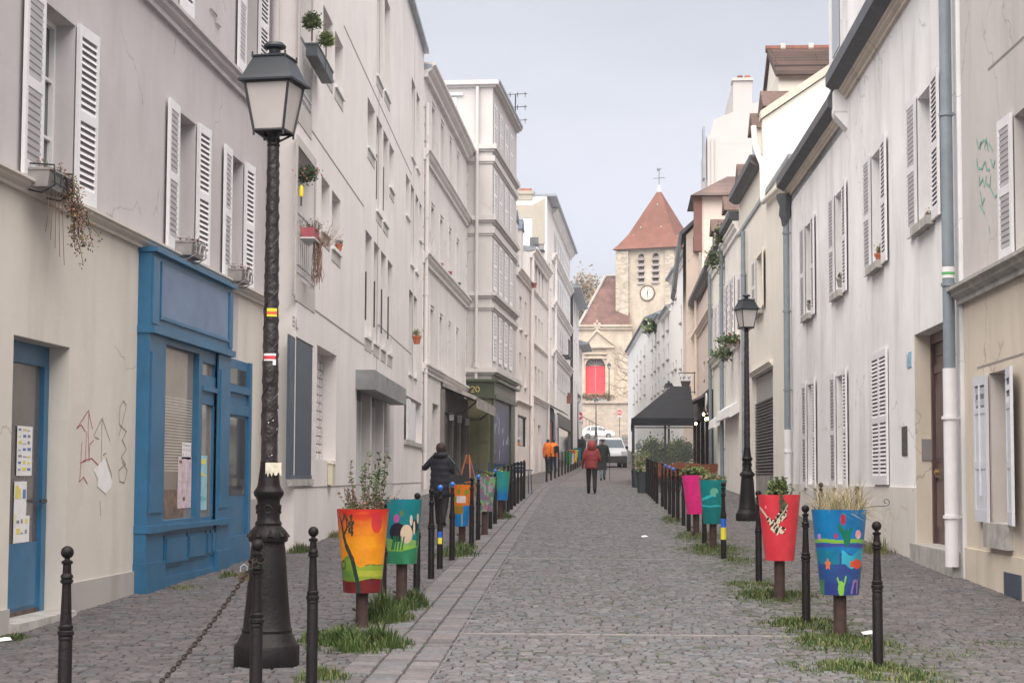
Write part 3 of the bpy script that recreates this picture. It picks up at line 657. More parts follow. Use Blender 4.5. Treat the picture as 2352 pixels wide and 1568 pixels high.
# glass block window
a, c = L2.U(727, 950), L2.U(772, 950); z1, z0 = L2.Z(728, 791), L2.Z(727, 1055); L2.op(a, c, z0, z1, .28)
b = MB(); b.box(a, c, .27, .29, z0, z1, 1); nr = 13
for i in range(nr):
    for j in range(6):
        u, z = a + (c - a) * (j + .07) / 6, z0 + (z1 - z0) * (i + .07) / nr; b.box(u, u + (c - a) / 6 * .86, .24, .27, z, z + (z1 - z0) / nr * .86, 0)
L2.part(b, 'glass_block_window', [M('glass_block', (.52, .5, .5), .12, .2, 9, spec=.8), STONE])
# shop with grey box canopy
a, c = L2.U(816, 1000), L2.U(905, 1000); z1 = L2.Z(822, 855); L2.op(a, c, G(40) - .3, z1, .25)
ue0, ue1 = L2.U(838, 850), L2.U(945, 900); zc1, zc0 = L2.Z(861, 851, .35), L2.Z(861, 896, .35)
cu0, cu1 = L2.U(861, 870, .38), L2.U(933, 900, .38)
b = MB(); b.box(cu0, cu1, -.38, 0, zc0, zc1); 
for q in (.34, .66): u = cu0 + (cu1 - cu0) * q; b.box(u - .012, u + .012, -.39, -.37, zc0, zc1)
L2.part(b, 'box_canopy', M('grey_sheet_canopy', (.25, .26, .27), .5, .3, 1.5, streak=.4))
for q in (0, .34, .67): u = a + (c - a) * q; pieces(L2, ((u, u + .22, .0, .24, G(40) - .2, z1 - .03),), 'pier', PL2)
b = MB(); b.box(a, c, .22, .245, G(38), z1, 1)
for q in (.06, .14, .2, .27, .42, .47, .53, .6, .72, .9): u = a + (c - a) * q; b.box(u, u + .07, .14, .22, G(38), z1 - .5, 0)
L2.part(b, 'glazed_door', [FRAME, GLASS])
b = MB(); nz_ = 16; ua, ub = a + (c - a) * .72, a + (c - a) * .97; zz1, zz0 = z1 - .3, L2.Z(890, 1048)
for i in range(26): z = zz0 + (zz1 - zz0) * i / 26; b.box(ua, ub, .08, .11, z, z + (zz1 - zz0) / 26 * .72)
L2.part(b, 'roller_shutter', M('grey_slats', (.4, .39, .4), .6))
a, c = L2.U(928, 960), L2.U(968, 960); z1, z0 = L2.Z(930, 905), L2.Z(930, 1010); L2.win(a, c, z0, z1, .2, rows=1, cols=2); L2.sill(a, c, z0, .12, .06, STONE)
b = MB(); u = L2.U(932, 960); b.box(u, u + .8, -.07, -.01, z0 + .02, z1 - .1); b.box(u + 1.0, u + 2.6, -.07, -.01, z0 + .02, z1 - .15); L2.part(b, 'folding_shutter', WHITE)
b = MB(); u0, z = L2.P(664, 1120); b.box(0, L2.L, -.008, .004, z - .01, z + .01); L2.part(b, 'base_joint', TAN)
# faint relief letters above the garage: B, L
b = MB(); u, z = L2.P(671, 726)
stroke(b, L2, [L2.P(671.5, 727), L2.P(671.5, 747), L2.P(676, 750), L2.P(676, 731), L2.P(671.5, 727)], .02, .006); stroke(b, L2, [L2.P(671.5, 737), L2.P(676, 740)], .02, .006); stroke(b, L2, [L2.P(680, 733), L2.P(680, 753), L2.P(684, 756)], .02, .006)
L2.part(b, 'wall_letters', M('grey_letter_paint', (.36, .33, .33), .9))
L2.finish(over=.15, extra=None)
# parapet upstand at the far end
# letter box
q = L2.P(752, 1090); pw = L2.W(q[0], -.14, q[1])
lb = empty('letter_box', L2.W(q[0], -.09, L2.Z(752, 1113)), L2.root.rotation_euler.z, 'small cream letter box fixed to the white wall beside the glass blocks', 'letter box')
b = MB(); b.box(0, .40, 0, .085, 0, .36); b.build('case', M('cream_metal', (.66, .60, .47), .5), lb); b = MB(); b.prism([(-.02, .36), (.09, .40), (.09, .36)], -.02, .42, axis='x'); b.build('lid', M('cream_metal', (.66, .60, .47)), lb)

# ------------------------------------------------------------------ L3: four bays between cornices
PL3 = plaster('pale_grey_render', (.55, .52, .515), .22)
L3 = Bld('apartment_house', 'grey-white four-bay house with moulded cornices and a shop awning at its foot', 'house', (-6.11, 54.4), (-6.11, 69.6), 1.72 + 12.45, 9, PL3)
cols3 = [(988.5, 997), (1009.5, 1017), (1030, 1036), (1047.5, 1053.5)]
zr3 = [(L3.Z(991, 374), L3.Z(991, 240)), (L3.Z(1010, 621), L3.Z(1010, 499)), (L3.Z(989, 850), L3.Z(989, 708))]
for z0, z1 in zr3:
    for a, c in cols3:
        u0 = L3.U(a, 500); u1 = L3.U(c, 500); L3.win(u0, u1, z0, z1, .3, rows=2, cols=2, glass=GLASS)
        b = MB(); b.box(u0 - .12, u0 - .01, -.03, .01, z0 - .06, z1 + .1); b.box(u1 + .01, u1 + .12, -.03, .01, z0 - .06, z1 + .1); b.box(u0 - .12, u1 + .12, -.03, .01, z1 + .1, z1 + .2); L3.part(b, 'window_surround', PL3)
z = L3.Z(975, 362); L3.band(-.02, L3.L, z - .1, z + .25, .22)
z = L3.Z(975, 600); L3.band(-.02, L3.L, z - .1, z + .25, .22)
z = L3.Z(975, 851); L3.band(-.02, L3.L, z - .08, z + .2, .18)
L3.band(-.02, L3.L, 1.72 + 12.05, 1.72 + 12.5, .35)
for u in (0, L3.L - .5):
    b = MB(); b.box(u + .01, u + .44, -.008, .01, L3.zb + .8, 12.4)
    for i in range(22): z = L3.zb + .8 + i * .52; b.box(u, u + .45, -.025, .01, z, z + .47)
    L3.part(b, 'quoins', PL3)
u0, u1 = L3.U(993, 1000), L3.U(1007, 1000); L3.win(u0, u1, L3.zb, L3.Z(993, 925), .3, cols=1, rows=1, glass=GLASSL)
L3.pipe(.12, L3.zb + .2, 13, .06, .1, PL3, 5)
L3.finish('shed', over=.25, rise=.9)
# shop at its foot
us, ue = L3.U(1011, 960), L3.U(1066, 960)
p = L3.W(us, 0, L3.zb)
shp = empty('shopfront', p, L3.root.rotation_euler.z, 'grey bar front with a half-rolled striped awning and wall lanterns', 'shopfront')
SG = M('taupe_shop_paint', (.19, .175, .165), .6, .2, 2)
def s3(b, name, m, parent=None): b.v = [(x - us, y, z) for x, y, z in b.v]; return b.build(name, m, parent or shp, dz=L3.zb)
zt, zf = L3.Z(1012, 893), L3.Z(1012, 945)
b = MB(); b.box(us, ue, -.14, 0, zf, zt); s3(b, 'fascia', SG)
for q in (0, .33, .64, .95):
    b = MB(); u = us + (ue - us) * q; b.box(u, u + .45, -.12, 0, L3.zb - .2, zf); s3(b, 'pilaster', SG)
b = MB(); b.box(us + .4, ue, -.03, 0, L3.zb, zf); s3(b, 'glazing', M('dark_shop_glass', (.03, .028, .03), .1, .2, 2, spec=.8))
b = MB(); b.prism([(-.05, zt + .25), (-.05, zt + .1), (-1.15, zt - .35), (-1.2, zt - .25)], us + .2, ue, axis='x'); b.box(us + .2, ue, -1.2, -1.18, zt - .62, zt - .28)
s3(b, 'awning', M('striped_awning', (.45, .42, .40), .8, .7, 3.5, col2=(.14, .12, .12)))
b = MB()
for q in (.12, .45, .8): u = us + (ue - us) * q; b.box(u, u + .12, -.34, -.2, zf - .25, zf + .0)
s3(b, 'wall_lantern', FRAME)
for q in (.1, .9): b = MB(); u = us + (ue - us) * q; b.tube([(u, -.1, zt - .8), (u, -.7, zt - .75), (u, -1.15, zt - .35)], .03); s3(b, 'awning_arm', DARK)

# ------------------------------------------------------------------ L4: corner block with the green shop, no. 20
PL4 = plaster('warm_white_render', (.45, .43, .425), .10, .04)
L4 = Bld('corner_block', 'tall white corner block with double string courses over a dark green shopfront', 'apartment block', (-5.13, 69.4), (-4.78, 78.9), at(1125, 190, 69.4).z, 7.5, PL4)
Z4 = lambda y: at(1112, y, 69.4).z
def wrap(B, z0, z1, p, name, mat, D=None, step=None):
    b = MB(); D = D or B.D; b.box(-p, B.L, -p, 0, z0, z1); b.box(-p, 0, 0, D, z0, z1); return B.part(b, name, mat)
for y0, y1, p in ((343, 332, .17), (371, 358, .1), (506, 495, .17), (536, 521, .1), (679, 671, .17), (707, 697, .1), (855, 845, .24), (196, 186, .24)):
    wrap(L4, Z4(y0), Z4(y1), p, 'string_course', L4.mat); wrap(L4, Z4(y0) - .08, Z4(y0) - .002, p * .5, 'string_course', L4.mat)
colx = [1131.5, 1144.5, 1157, 1169]
for z0, z1 in ((6.15, 8.0), (8.85, 10.8), (11.65, 13.5), (14.45, 16.1)):
    for x in colx:
        u = L4.U(x, 700) + .55; L4.win(u - .45, u + .45, z0, z1, .2, rows=1)
        open_ = (x == colx[1] and z0 > 8 and z0 < 9) 
        L4.shut(u - .47, z0, z1, .47, 2, 1, pitch=.12) if False else None
        for k in (0, 1):
            o = bpy.data.objects.new('shutter', shutter_mesh(.46, z1 - z0, WHITE, .13, True, False, .46)); COL.objects.link(o); o.parent = L4.root; o.location = (u - .46 + k * .46, -.05, z0 - L4.zb)
# side wall: pipe, shuttered window, green panels
b = MB(); X = lambda px, y: (at(px, y, 69.4) - L4.p0).dot(L4.n)
v = X(1096, 500); b.cyl((-.14, v, Z4(870)), (-.14, v, Z4(200)), .07, n=10); b.cyl((-.14, v, Z4(845)), (-.14, v, Z4(832)), .14, n=8)
L4.part(b, 'downpipe', PL4)
b = MB(); v0, v1 = X(1048, 250), X(1028, 250); b.box(-.05, 0, v0, v1, Z4(300), Z4(224)); b.box(-.1, 0, v0 - .25, v1 + .2, Z4(219), Z4(213)); L4.part(b, 'attic_shutter', WHITE)
GRN = M('dark_green_shop_paint', (.06, .075, .045), .4, .2, 2); GRN2 = M('olive_green_panel', (.15, .145, .085), .45, .2, 2)
zsh, zfa = Z4(874), Z4(910)
for k in ('fascia', 'panel'): pass
sh4 = empty('shopfront', L4.W(0, 0, L4.zb), L4.root.rotation_euler.z, 'dark green corner shopfront with gold house number 20', 'shopfront')
def s4(b, n, m, par=None): return b.build(n, m, par or sh4, dz=L4.zb)
vL = X(1069, 900)
b = MB(); b.box(-.12, L4.L * .86, -.12, 0, zfa, zsh); b.box(-.12, 0, 0, vL, zfa, zsh); b.box(-.2, L4.L * .87, -.2, -.12, zfa - .08, zfa + .05); b.box(-.2, -.12, -.12, vL, zfa - .08, zfa + .05); b.box(-.3, L4.L * .88, -.3, -.12, zsh - .04, zsh + .05); b.box(-.3, -.12, -.12, vL, zsh - .04, zsh + .05)
s4(b, 'fascia', GRN)
b = MB(); b.box(.15, L4.L * .8, -.13, -.12, zfa + .14, zsh - .12); s4(b, 'sign_board', M('grey_sign_board', (.25, .24, .23), .6, .2, 3))
zg = L4.zb + .1; b = MB(); b.box(-.10, 0, 0.02, vL, zg, zfa - .08); 
vm = vL * .52
for v0, v1 in ((.12, vm - .07), (vm + .07, vL - .12)):
    for z0, z1 in ((zg + .35, zg + 1.35), (zg + 1.5, zfa - .95), (zfa - .8, zfa - .25)): b.box(-.125, -.10, v0, v1, z0, z1)
s4(b, 'side_panelling', GRN2)
b = MB(); b.box(-.08, .35, -.10, 0, zg, zfa - .08); b.box(L4.L * .7, L4.L * .86, -.10, 0, zg, zfa - .08); b.box(.35, L4.L * .7, -.1, 0, zg, zg + .55); s4(b, 'front_frame', GRN)
b = MB(); b.box(.35, L4.L * .7, -.03, 0, zg + .55, zfa - .1); pn = s4(b, 'display_window', M('dark_blue_display', (.03, .045, .19), .35, .9, 1.1, col2=(.015, .015, .02), spec=.25))  # blue patches on near-black for the blue items in the window
b = MB(); rn = random.Random(8)
for i in range(14): u = rn.uniform(.4, L4.L * .66); z = rn.uniform(zg + .6, zg + 2.4); b.box(u, u + rn.uniform(.06, .2), -.035, -.03, z, z + rn.uniform(.1, .4))
s4(b, 'display_goods', M('pale_goods', (.5, .55, .7), .6, .6, 3), pn)
def digits(txt, b, x0, z0, h, place, r=.025, adv=None):
    G_ = {'2': [(0, .8), (.12, .97), (.35, 1), (.55, .88), (.55, .68), (.3, .35), (0, 0), (.6, 0)], '0': [(.3, 1), (.08, .85), (0, .5), (.08, .15), (.3, 0), (.52, .15), (.6, .5), (.52, .85), (.3, 1)]}
    for i, ch in enumerate(txt):
        b.tube([place(x0 + (i * .8 + px) * h, z0 + py * h) for px, py in G_[ch]], r, 6)
b = MB(); v0 = X(1102, 900); z0 = Z4(900.5); h = Z4(888) - z0
digits('20', b, 0, z0, h, lambda x, z: (-.135, X(1082.5, 895) - x * 1.1, z), .022)
s4(b, 'house_number', M('gold_paint', (.55, .42, .14), .4, .1))
b = MB(); b.cyl((-.2, -.22, L4.zb + 4), (-.2, -.22, L4.zb + 4.4), .05); 
L4.finish('flat', over=.28)
q = at(1184, 225, 84); aZ = at(1184, 330, 84).z; ant = empty('tv_antenna', (q.x, q.y, aZ), 0, 'thin rooftop television aerial on the white corner block', 'antenna')
b = MB(); H = at(1186, 216, 84).z - aZ; b.cyl((0, 0, -.1), (0, 0, H), .03, n=6)
for i, z in enumerate((H * .98, H * .72, H * .45)):
    b.cyl((-.7, 0, z), (.55, 0, z + .06), .018, n=5)
    for k in range(4): x = -.6 + k * .35; b.cyl((x, -.25, z + .02 * k), (x, .25, z + .02 * k), .014, n=5); b.cyl((x, 0, z - .12), (x, 0, z + .14), .014, n=5)
b.build('mast', DARK, ant)

# ------------------------------------------------------------------ L5 .. L8 and the bend
PL5 = plaster('plain_grey_render', (.58, .54, .53), .25); PL6 = plaster('white_worn_render', (.66, .625, .615), .3); PLB = plaster('beige_gable_render', (.36, .33, .285), .3)  # PL5: the render's own even grey on the two grey houses
SLATE = M('blue_slate', (.10, .13, .17), .6, .3, 4)
def grid(B, cols, rows, yref=800, d=.28, w=None, shut=None, sill=True, glass=None, sm=None):
    for (z0, z1) in rows:
        for c in cols:
            u0 = B.U(c[0], yref); u1 = B.U(c[1], yref)
            u0, u1 = min(u0, u1), max(u0, u1)
            if u0 < .05 or u1 > B.L - .05: continue
            B.win(u0, u1, z0, z1, d, rows=1, cols=1 if u1 - u0 < .9 else 2, glass=glass or GLASS, fw=.05)
            if sill: B.sill(u0, u1, z0, .08, .1, sm or B.mat)
            if shut:
                for k, uu in ((-1, u0), (1, u1)):
                    o = bpy.data.objects.new('shutter', shutter_mesh(.5, z1 - z0, WHITE, .19, True, False, .5)); COL.objects.link(o); o.parent = B.root; o.location = (uu - (.5 if k < 0 else 0), -.06, z0 - B.zb)
L5a = Bld('slate_roofed_house', 'narrow grey house with a steep blue-slate mansard beside the corner block', 'house', (-4.78, 78.9), (-4.56, 86.1), 0, 7, PL5)
L5a.z1 = L5a.Z(1189, 617)
grid(L5a, [(1193, 1198), (1205, 1209)], [(L5a.Z(1194, 754), L5a.Z(1194, 679)), (L5a.Z(1193, 880), L5a.Z(1193, 808))])
L5a.band(0, L5a.L, L5a.z1 - .35, L5a.z1, .25); L5a.band(0, L5a.L, L5a.Z(1189, 925), L5a.Z(1189, 920), .15)
u0, u1 = L5a.U(1189, 1000), L5a.U(1210, 1000); L5a.win(u0, u1, L5a.Z(1200, 1025), L5a.Z(1200, 955), .12, rows=1, cols=1, frame=DARK)
L5a.pipe(L5a.L - .15, L5a.zb + .2, L5a.z1, .07, .1, PL5, 3); L5a.finish('none')
b = MB(); z = L5a.z1; b.prism([(0, z), (1.1, z + 2.6), (7, z + 2.9), (7, z)], 0, L5a.L, axis='x'); L5a.part(b, 'roof', SLATE)
for u in (1.2, 4.0): b = MB(); b.box(u, u + 1.3, .15, 1.6, z + .2, z + 2.2, 0); b.prism([(u - .1, z + 2.2), (u + .65, z + 2.75), (u + 1.4, z + 2.2)], .1, 1.8, 1); L5a.part(b, 'dormer', [PL5, SLATE])
L5b = Bld('grey_house', 'plain grey four-bay house with heavy eaves cornice and blank ground floor', 'house', (-4.56, 86.1), (-4.24, 96.9), 0, 7, PL5)
L5b.z1 = L5b.Z(1217, 566)
grid(L5b, [(1221, 1225), (1229, 1233), (1236.5, 1240), (1244, 1247)], [(L5b.Z(1223, 660), L5b.Z(1223, 596)), (L5b.Z(1223, 783), L5b.Z(1223, 716)), (L5b.Z(1223, 908), L5b.Z(1223, 836))])
L5b.band(0, L5b.L, L5b.z1 - .5, L5b.z1, .35); L5b.band(0, L5b.L, L5b.Z(1220, 668), L5b.Z(1220, 662), .12); L5b.band(0, L5b.L, L5b.Z(1220, 920), L5b.Z(1220, 908), .2); L5b.band(0, L5b.L, L5b.Z(1220, 790), L5b.Z(1220, 785), .12)
for a, c, y in ((1222, 1229, 960), (1236, 1242, 975)): L5b.op(L5b.U(a, 1000), L5b.U(c, 1000), L5b.zb, L5b.Z(a, y), .2)
L5b.pipe(.15, L5b.zb + .2, L5b.z1, .07, .12, PL5, 3); L5b.pipe(L5b.L - .15, L5b.zb + .2, L5b.z1, .07, .12, PL5, 3)
L5b.finish('shed', over=.3, rise=1.2)
L6 = Bld('tall_white_house', 'tall white house with shuttered windows, beige chimney gable and small balcony', 'house', (-4.24, 96.9), (-3.78, 122.4), 0, 9, PL6)
L6.z1 = L6.Z(1275, 497)
f6 = [L6.Z(1272, y) for y in (920, 816, 707, 600)]
for z in f6[1:]: L6.band(L6.U(1267, 700), L6.L, z - .15, z + .25, .28)
L6.band(L6.U(1267, 700), L6.L, L6.z1 - .4, L6.z1, .35); 
c6 = [(1273, 1275.5), (1279, 1281), (1284.5, 1286.5), (1289.5, 1291.5), (1294.5, 1296), (1299, 1300.5), (1303.5, 1305)]
rows6 = [(f6[0] + .9, f6[1] - .5), (f6[1] + .7, f6[2] - .6), (f6[2] + .7, f6[3] - .6), (f6[3] + .6, L6.z1 - 1)]
grid(L6, c6, rows6, shut=True, sill=False)
grid(L6, [(1260, 1263)], [(a, c) for a, c in rows6[:3]], sill=True)
b = MB()
for px in (1287, 1292): 
    u = L6.U(px, 850); z = f6[1] + .5; b.box(u, u + 1.6, -.5, 0, z - .06, z); [b.box(u + k * .15, u + k * .15 + .02, -.5, -.48, z, z + .9) for k in range(11)]; b.box(u, u + 1.6, -.52, -.48, z + .9, z + .94)
L6.part(b, 'balcony', DARK)
b = MB(); v = lambda px: (at(px, 550, 96.9) - L6.p0).dot(L6.n); Z6 = lambda y: at(1230, y, 96.9).z
b.box(-.05, .8, v(1223), v(1185), L6.z1 - .2, Z6(440)); b.box(-.1, .85, v(1223) - .08, v(1185) + .1, Z6(446), Z6(440) + .05); ch = L6.part(b, 'chimney', PLB)
b = MB()
for px in (1195, 1201, 1209, 1215): b.cyl((.35, v(px), Z6(440)), (.35, v(px), Z6(431)), .13, .11, n=8)
L6.sub(b, 'chimney_pots', M('terracotta', (.38, .14, .09), .8, .3, 4), ch)
b = MB(); b.poly([(-.03, v(1222), Z6(560)), (-.03, v(1222), Z6(471)), (-.03, .1, L6.z1 - .1), (-.03, .1, Z6(560))]); b.poly([(-.03, v(1185), Z6(500)), (-.03, v(1185), Z6(470)), (-.03, v(1222), Z6(471)), (-.03, v(1222), Z6(500))]); L6.part(b, 'gable_face', PLB)
b = MB(); b.box(-.06, -.03, v(1237), v(1217), Z6(567), Z6(545)); L6.part(b, 'attic_window', GLASSL)
b = MB(); y0_, y1_ = v(1252), v(1232); b.box(-.7, 0, y0_, y1_, Z6(580), Z6(577)); [b.box(-.7, -.68, y0_ + (y1_ - y0_) * k / 10, y0_ + (y1_ - y0_) * k / 10 + .03, Z6(577), Z6(566)) for k in range(11)]; b.box(-.72, -.68, y0_, y1_, Z6(566), Z6(565)); L6.part(b, 'attic_balcony', DARK)
L6.pipe(L6.U(1270, 700), L6.zb, f6[3], .08, .15, PL6, 4); L6.finish('flat', over=.5)
# small shops at its foot
def foot(B, xa, xb, ytop, name, label, m, glass=True, dark=None):
    ua, ub = B.U(xa, 1000), B.U(xb, 1000); zt = B.Z(xa, ytop); e_ = empty(name, B.W(ua, 0, G(B.W(ua, 0, 0).y)), B.root.rotation_euler.z, label, 'shopfront'); dz = e_.location.z
    W_ = ub - ua; b = MB(); b.box(0, W_, -.15, 0, zt - .75, zt); b.box(0, .3, -.13, 0, dz - .2, zt - .75); b.box(W_ - .3, W_, -.13, 0, dz - .2, zt - .75); b.box(.3, W_ - .3, -.12, 0, dz - .2, dz + .5); b.build('frame', m, e_, dz=dz)
    b = MB(); b.box(.3, W_ - .3, -.05, 0, dz + .5, zt - .75); b.build('glazing', dark or GLASS, e_, dz=dz); return e_, W_, zt
e1, W_, zt = foot(L6, 1247.5 + 9, 1266, 933, 'shopfront', 'narrow teal-blue shopfront with an orange doorway', M('teal_blue_paint', (.03, .09, .16), .5), dark=M('orange_door', (.55, .14, .04), .5))
b = MB(); b.prism([(-.05, zt + .1), (-.9, zt - .35), (-.9, zt - .3), (-.05, zt + .16)], -.2, W_ + .6, axis='x'); b.build('awning', M('navy_awning', (.03, .035, .06), .8), e1, dz=e1.location.z)
e2, W_, zt = foot(L6, 1267.5, 1276, 948, 'shopfront', 'lilac-fronted little shop with a purple doorway', M('lilac_paint', (.42, .38, .48), .5), dark=M('purple_door', (.10, .05, .16), .5))
e3, W_, zt = foot(L6, 1278, 1306, 948, 'shopfront', 'long weathered grey timber shopfront with tall glazing', M('grey_timber_front', (.16, .15, .14), .7, .3, 3), dark=GLASS)
PL7 = plaster('cool_white_render', (.62, .595, .60), .3)
L7 = Bld('grey_gabled_house', 'slim white house with dark hipped roof beyond the tall shuttered house', 'house', (-3.78, 122.4), (-3.62, 138.5), 0, 6, PL7)
L7.z1 = L7.Z(1312, 662); grid(L7, [(1314, 1316), (1319, 1321), (1324, 1325.6)], [(a, a + 1.8) for a in (L7.zb + 4, L7.zb + 7, L7.zb + 10)], sill=False); L7.pipe(.3, L7.zb, L7.z1, .09, .1, DARK, 0); L7.finish('shed', over=.7, rise=2.4)
L8 = Bld('low_end_house', 'low white house closing the left side of the street with overhanging dark roof', 'house', (-3.62, 138.5), (-3.55, 147.0), 0, 5, PL6)
L8.z1 = L8.Z(1331, 790); grid(L8, [(1331.5, 1333)], [(a, a + 1.6) for a in (L8.zb + 3.2, L8.zb + 6)], sill=False); L8.finish('shed', over=.8, rise=1.6)

# ================================================================== RIGHT SIDE
PR1 = plaster('grey_beige_render', (.46, .43, .42), .4); PR1B = plaster('warm_beige_render', (.52, .46, .39), .4)
PR2 = plaster('white_cool_render', (.69, .67, .69), .6, .14, .45); PR4 = plaster('cream_smooth_render', (.63, .595, .54), .12, .07, .9, .0)
TILE = M('brown_tiles', (.16, .10, .085), .85, .5, 6, .5, 20, col2=(.08, .055, .05))
def tiles(name, c1, c2, sx=.25, sy=.12):
    return far_setts(name, c1, c2, tuple(x * .35 for x in c1), sx, sy)
R2 = Bld('shuttered_house', 'white stained house with louvred shutters, recessed brown door and grey downpipes', 'house', (4.02, 33.6), (4.13, 22.95), 0, 8, PR2)
R2.z1 = R2.Z(1950, 215)
def wr(B, l0, l1, o0, o1, r0, r1, ytl, ybl, xt, xb, d=.24, angs=(172, 160), sill=True, yr=600, lab=None, drop=.03, **k):
    zt = B.Z(xt, ytl, .04); zb = B.Z(xb, ybl, .04)
    a, c = B.U(o0, yr), B.U(o1, yr); a, c = min(a, c), max(a, c); a -= .0
    w = B.win(a, c, zb + .08, zt - .06, d, rows=3, glass=GLASSL)
    wl = (c - a) * .5
    B.shut(a, zb, zt, k.get('wl', wl), angs[0], -1); B.shut(c, zb, zt, k.get('wr', wl), angs[1], 1)
    if sill: B.sill(a, c, zb + .08, .12, .12, STONE, .03)
    return a, c, zb, zt
wins = []
wins.append(wr(R2, 2067, 2107, 2109, 2146, 2144, 2177, 259, 563, 2068, 2070, yr=400, angs=(178, 178)))
wins.append(wr(R2, 1978, 2000, 2003, 2029, 2028, 2055, 375, 640, 1979, 1983, yr=500, angs=(178, 178)))
# lower row and the closed pair
wl_ = wr(R2, 1900, 1920, 1921, 1942, 1942, 1965, 864, 1119, 1901, 1903, yr=980, angs=(178, 178)) if False else None
a, c = R2.U(2008, 960), R2.U(2043, 960); zt, zb = R2.Z(2009, 811, .05), R2.Z(2009, 1112, .05)
for k in (0, 1):
    o = bpy.data.objects.new('shutter', shutter_mesh((c - a) / 2 - .01, zt - zb, WHITE)); COL.objects.link(o); o.parent = R2.root; o.location = (a + k * (c - a) / 2, -.05, zb - R2.zb); o['label'] = 'closed louvred leaf'
wins.append(wr(R2, 1900, 1920, 1963 - 17, 1963, 1963, 1980, 855, 1117, 1945, 1945, yr=980, angs=(178, 178)) if False else None)
# door in deep reveal
a, c = R2.U(2103, 1000), R2.L - .35; zt = R2.Z(2103, 768); zs_ = R2.Z(2110, 1264)
R2.op(a, c, R2.zb - .3, zt, .32)
b = MB(); BR = M('dark_brown_door', (.095, .05, .05), .4, .25, 3, .05, 30, spec=.5)
b.box(a, a + .1, .22, .31, zs_ + .1, zt); b.box(a + .1, c, .22, .31, zt - .14, zt); b.box(c - .1, c, .22, .31, zs_ + .1, zt); zm = R2.Z(2150, 840, -.3)
b.box(a + .1, c - .1, .25, .31, zm - .12, zm); b.box(a + .1, c - .1, .27, .31, zs_ + .1, zt - .14); b.box(a + .2, c - .2, .255, .27, zm + .12, zt - .3)
for z0, z1 in ((zs_ + .3, zs_ + .95), (zs_ + 1.25, zm - .3)): b.box(a + .2, c - .2, .255, .27, z0, z1); b.box(a + .25, c - .25, .245, .255, z0 + .05, z1 - .05)
b.box(a + .12, c - .12, .245, .27, zs_ + 1.02, zs_ + 1.16)
dr = R2.part(b, 'door', BR); b = MB(); b.cyl((a + .35, .2, zs_ + 1.1), (a + .35, .25, zs_ + 1.1), .035); R2.sub(b, 'handle', M('brass', (.45, .3, .12), .35, metal=.8), dr)
b = MB(); b.box(a - .02, c + .2, -.1, .33, R2.zb - .4, zs_ + .1); R2.part(b, 'doorstep', STONE)
b = MB(); b.box(a + .001, a + .004, .0, .3, zs_ + .1, zt); b.box(a, c, -.003, .0, zs_, zs_ + .01); R2.part(b, 'door_reveal', PR1B)
u, z = R2.P(2117, 1008), 0
b = MB(); zi = R2.Z(2126, 1030, -.12); b.box(a + .004, a + .03, .08, .22, zi - .16, zi + .14); R2.part(b, 'intercom', M('grey_metal_plate', (.4, .38, .38), .35, metal=.6))
b = MB(); u0, z1 = R2.P(2084, 811); u1, z0 = R2.P(2094, 842); b.box(u0, u1, -.012, 0, z0, z1); pl_ = R2.part(b, 'number_plate', M('blue_enamel', (.22, .42, .60), .3))
b = MB(); digits('2', b, u0 + .03, z0 + .05, (z1 - z0) * .7, lambda x, z: (x, -.014, z), .008); R2.sub(b, 'numeral', FRAME, pl_)
b = MB(); u0, z1 = R2.P(2072, 980); u1, z0 = R2.P(2085, 1046); b.box(u0, u1, -.01, .0, z0, z1); R2.part(b, 'vent_slot', M('rusty_grating', (.10, .09, .08), .8, .6, 20))
for x, y in ((2063, 1130), (2063, 1192)): b = MB(); u, z = R2.P(x, y); b.box(u, u + .12, -.008, 0, z - .05, z + .05); R2.part(b, 'air_brick', DARK)
b = MB(); z = R2.Z(2030, 1117); b.box(0, a, -.02, .01, R2.zb - .5, z - 0); R2.part(b, 'plinth', plaster('stained_plinth', (.56, .53, .50), .6))
R2.pipe(R2.L - .1, R2.Z(2190, 855), 9.5, .075, .12, GREYPIPE, 3); R2.pipe(R2.L - .1, R2.Z(2205, 1300), R2.Z(2190, 850), .085, .12, WHITE, 2, 'cast_pipe')
b = MB(); zz = R2.Z(2190, 623); b.cyl((R2.L - .1, -.12, zz - .12), (R2.L - .1, -.12, zz + .02), .079, n=12); R2.part(b, 'white_sticker', PAPER); b = MB(); b.cyl((R2.L - .1, -.12, zz - .08), (R2.L - .1, -.12, zz - .045), .081, n=12); R2.part(b, 'green_sticker', M('green_print', (.1, .4, .12), .6))
R2.band(0, R2.L, R2.z1 - .05, R2.z1 + .12, .16, PR1B)
b = MB(); z = R2.z1 + .12; b.prism([(0, z), (-.18, z), (-.36, z + .12), (-.36, z + .34), (0, z + .34)], -.02, R2.L, axis='x'); R2.part(b, 'box_gutter', M('dark_zinc_gutter', (.10, .105, .12), .5, .3, 3, metal=.3))
b = MB(); b.box(-.12, .28, -.24, 0, R2.z1 - .3, R2.z1 + .12); b.prism([(0, R2.z1 - .6), (-.22, R2.z1 - .35), (-.24, R2.z1 - .28), (0, R2.z1 - .28)], -.12, .28, axis='x'); R2.part(b, 'corbel', PR2)
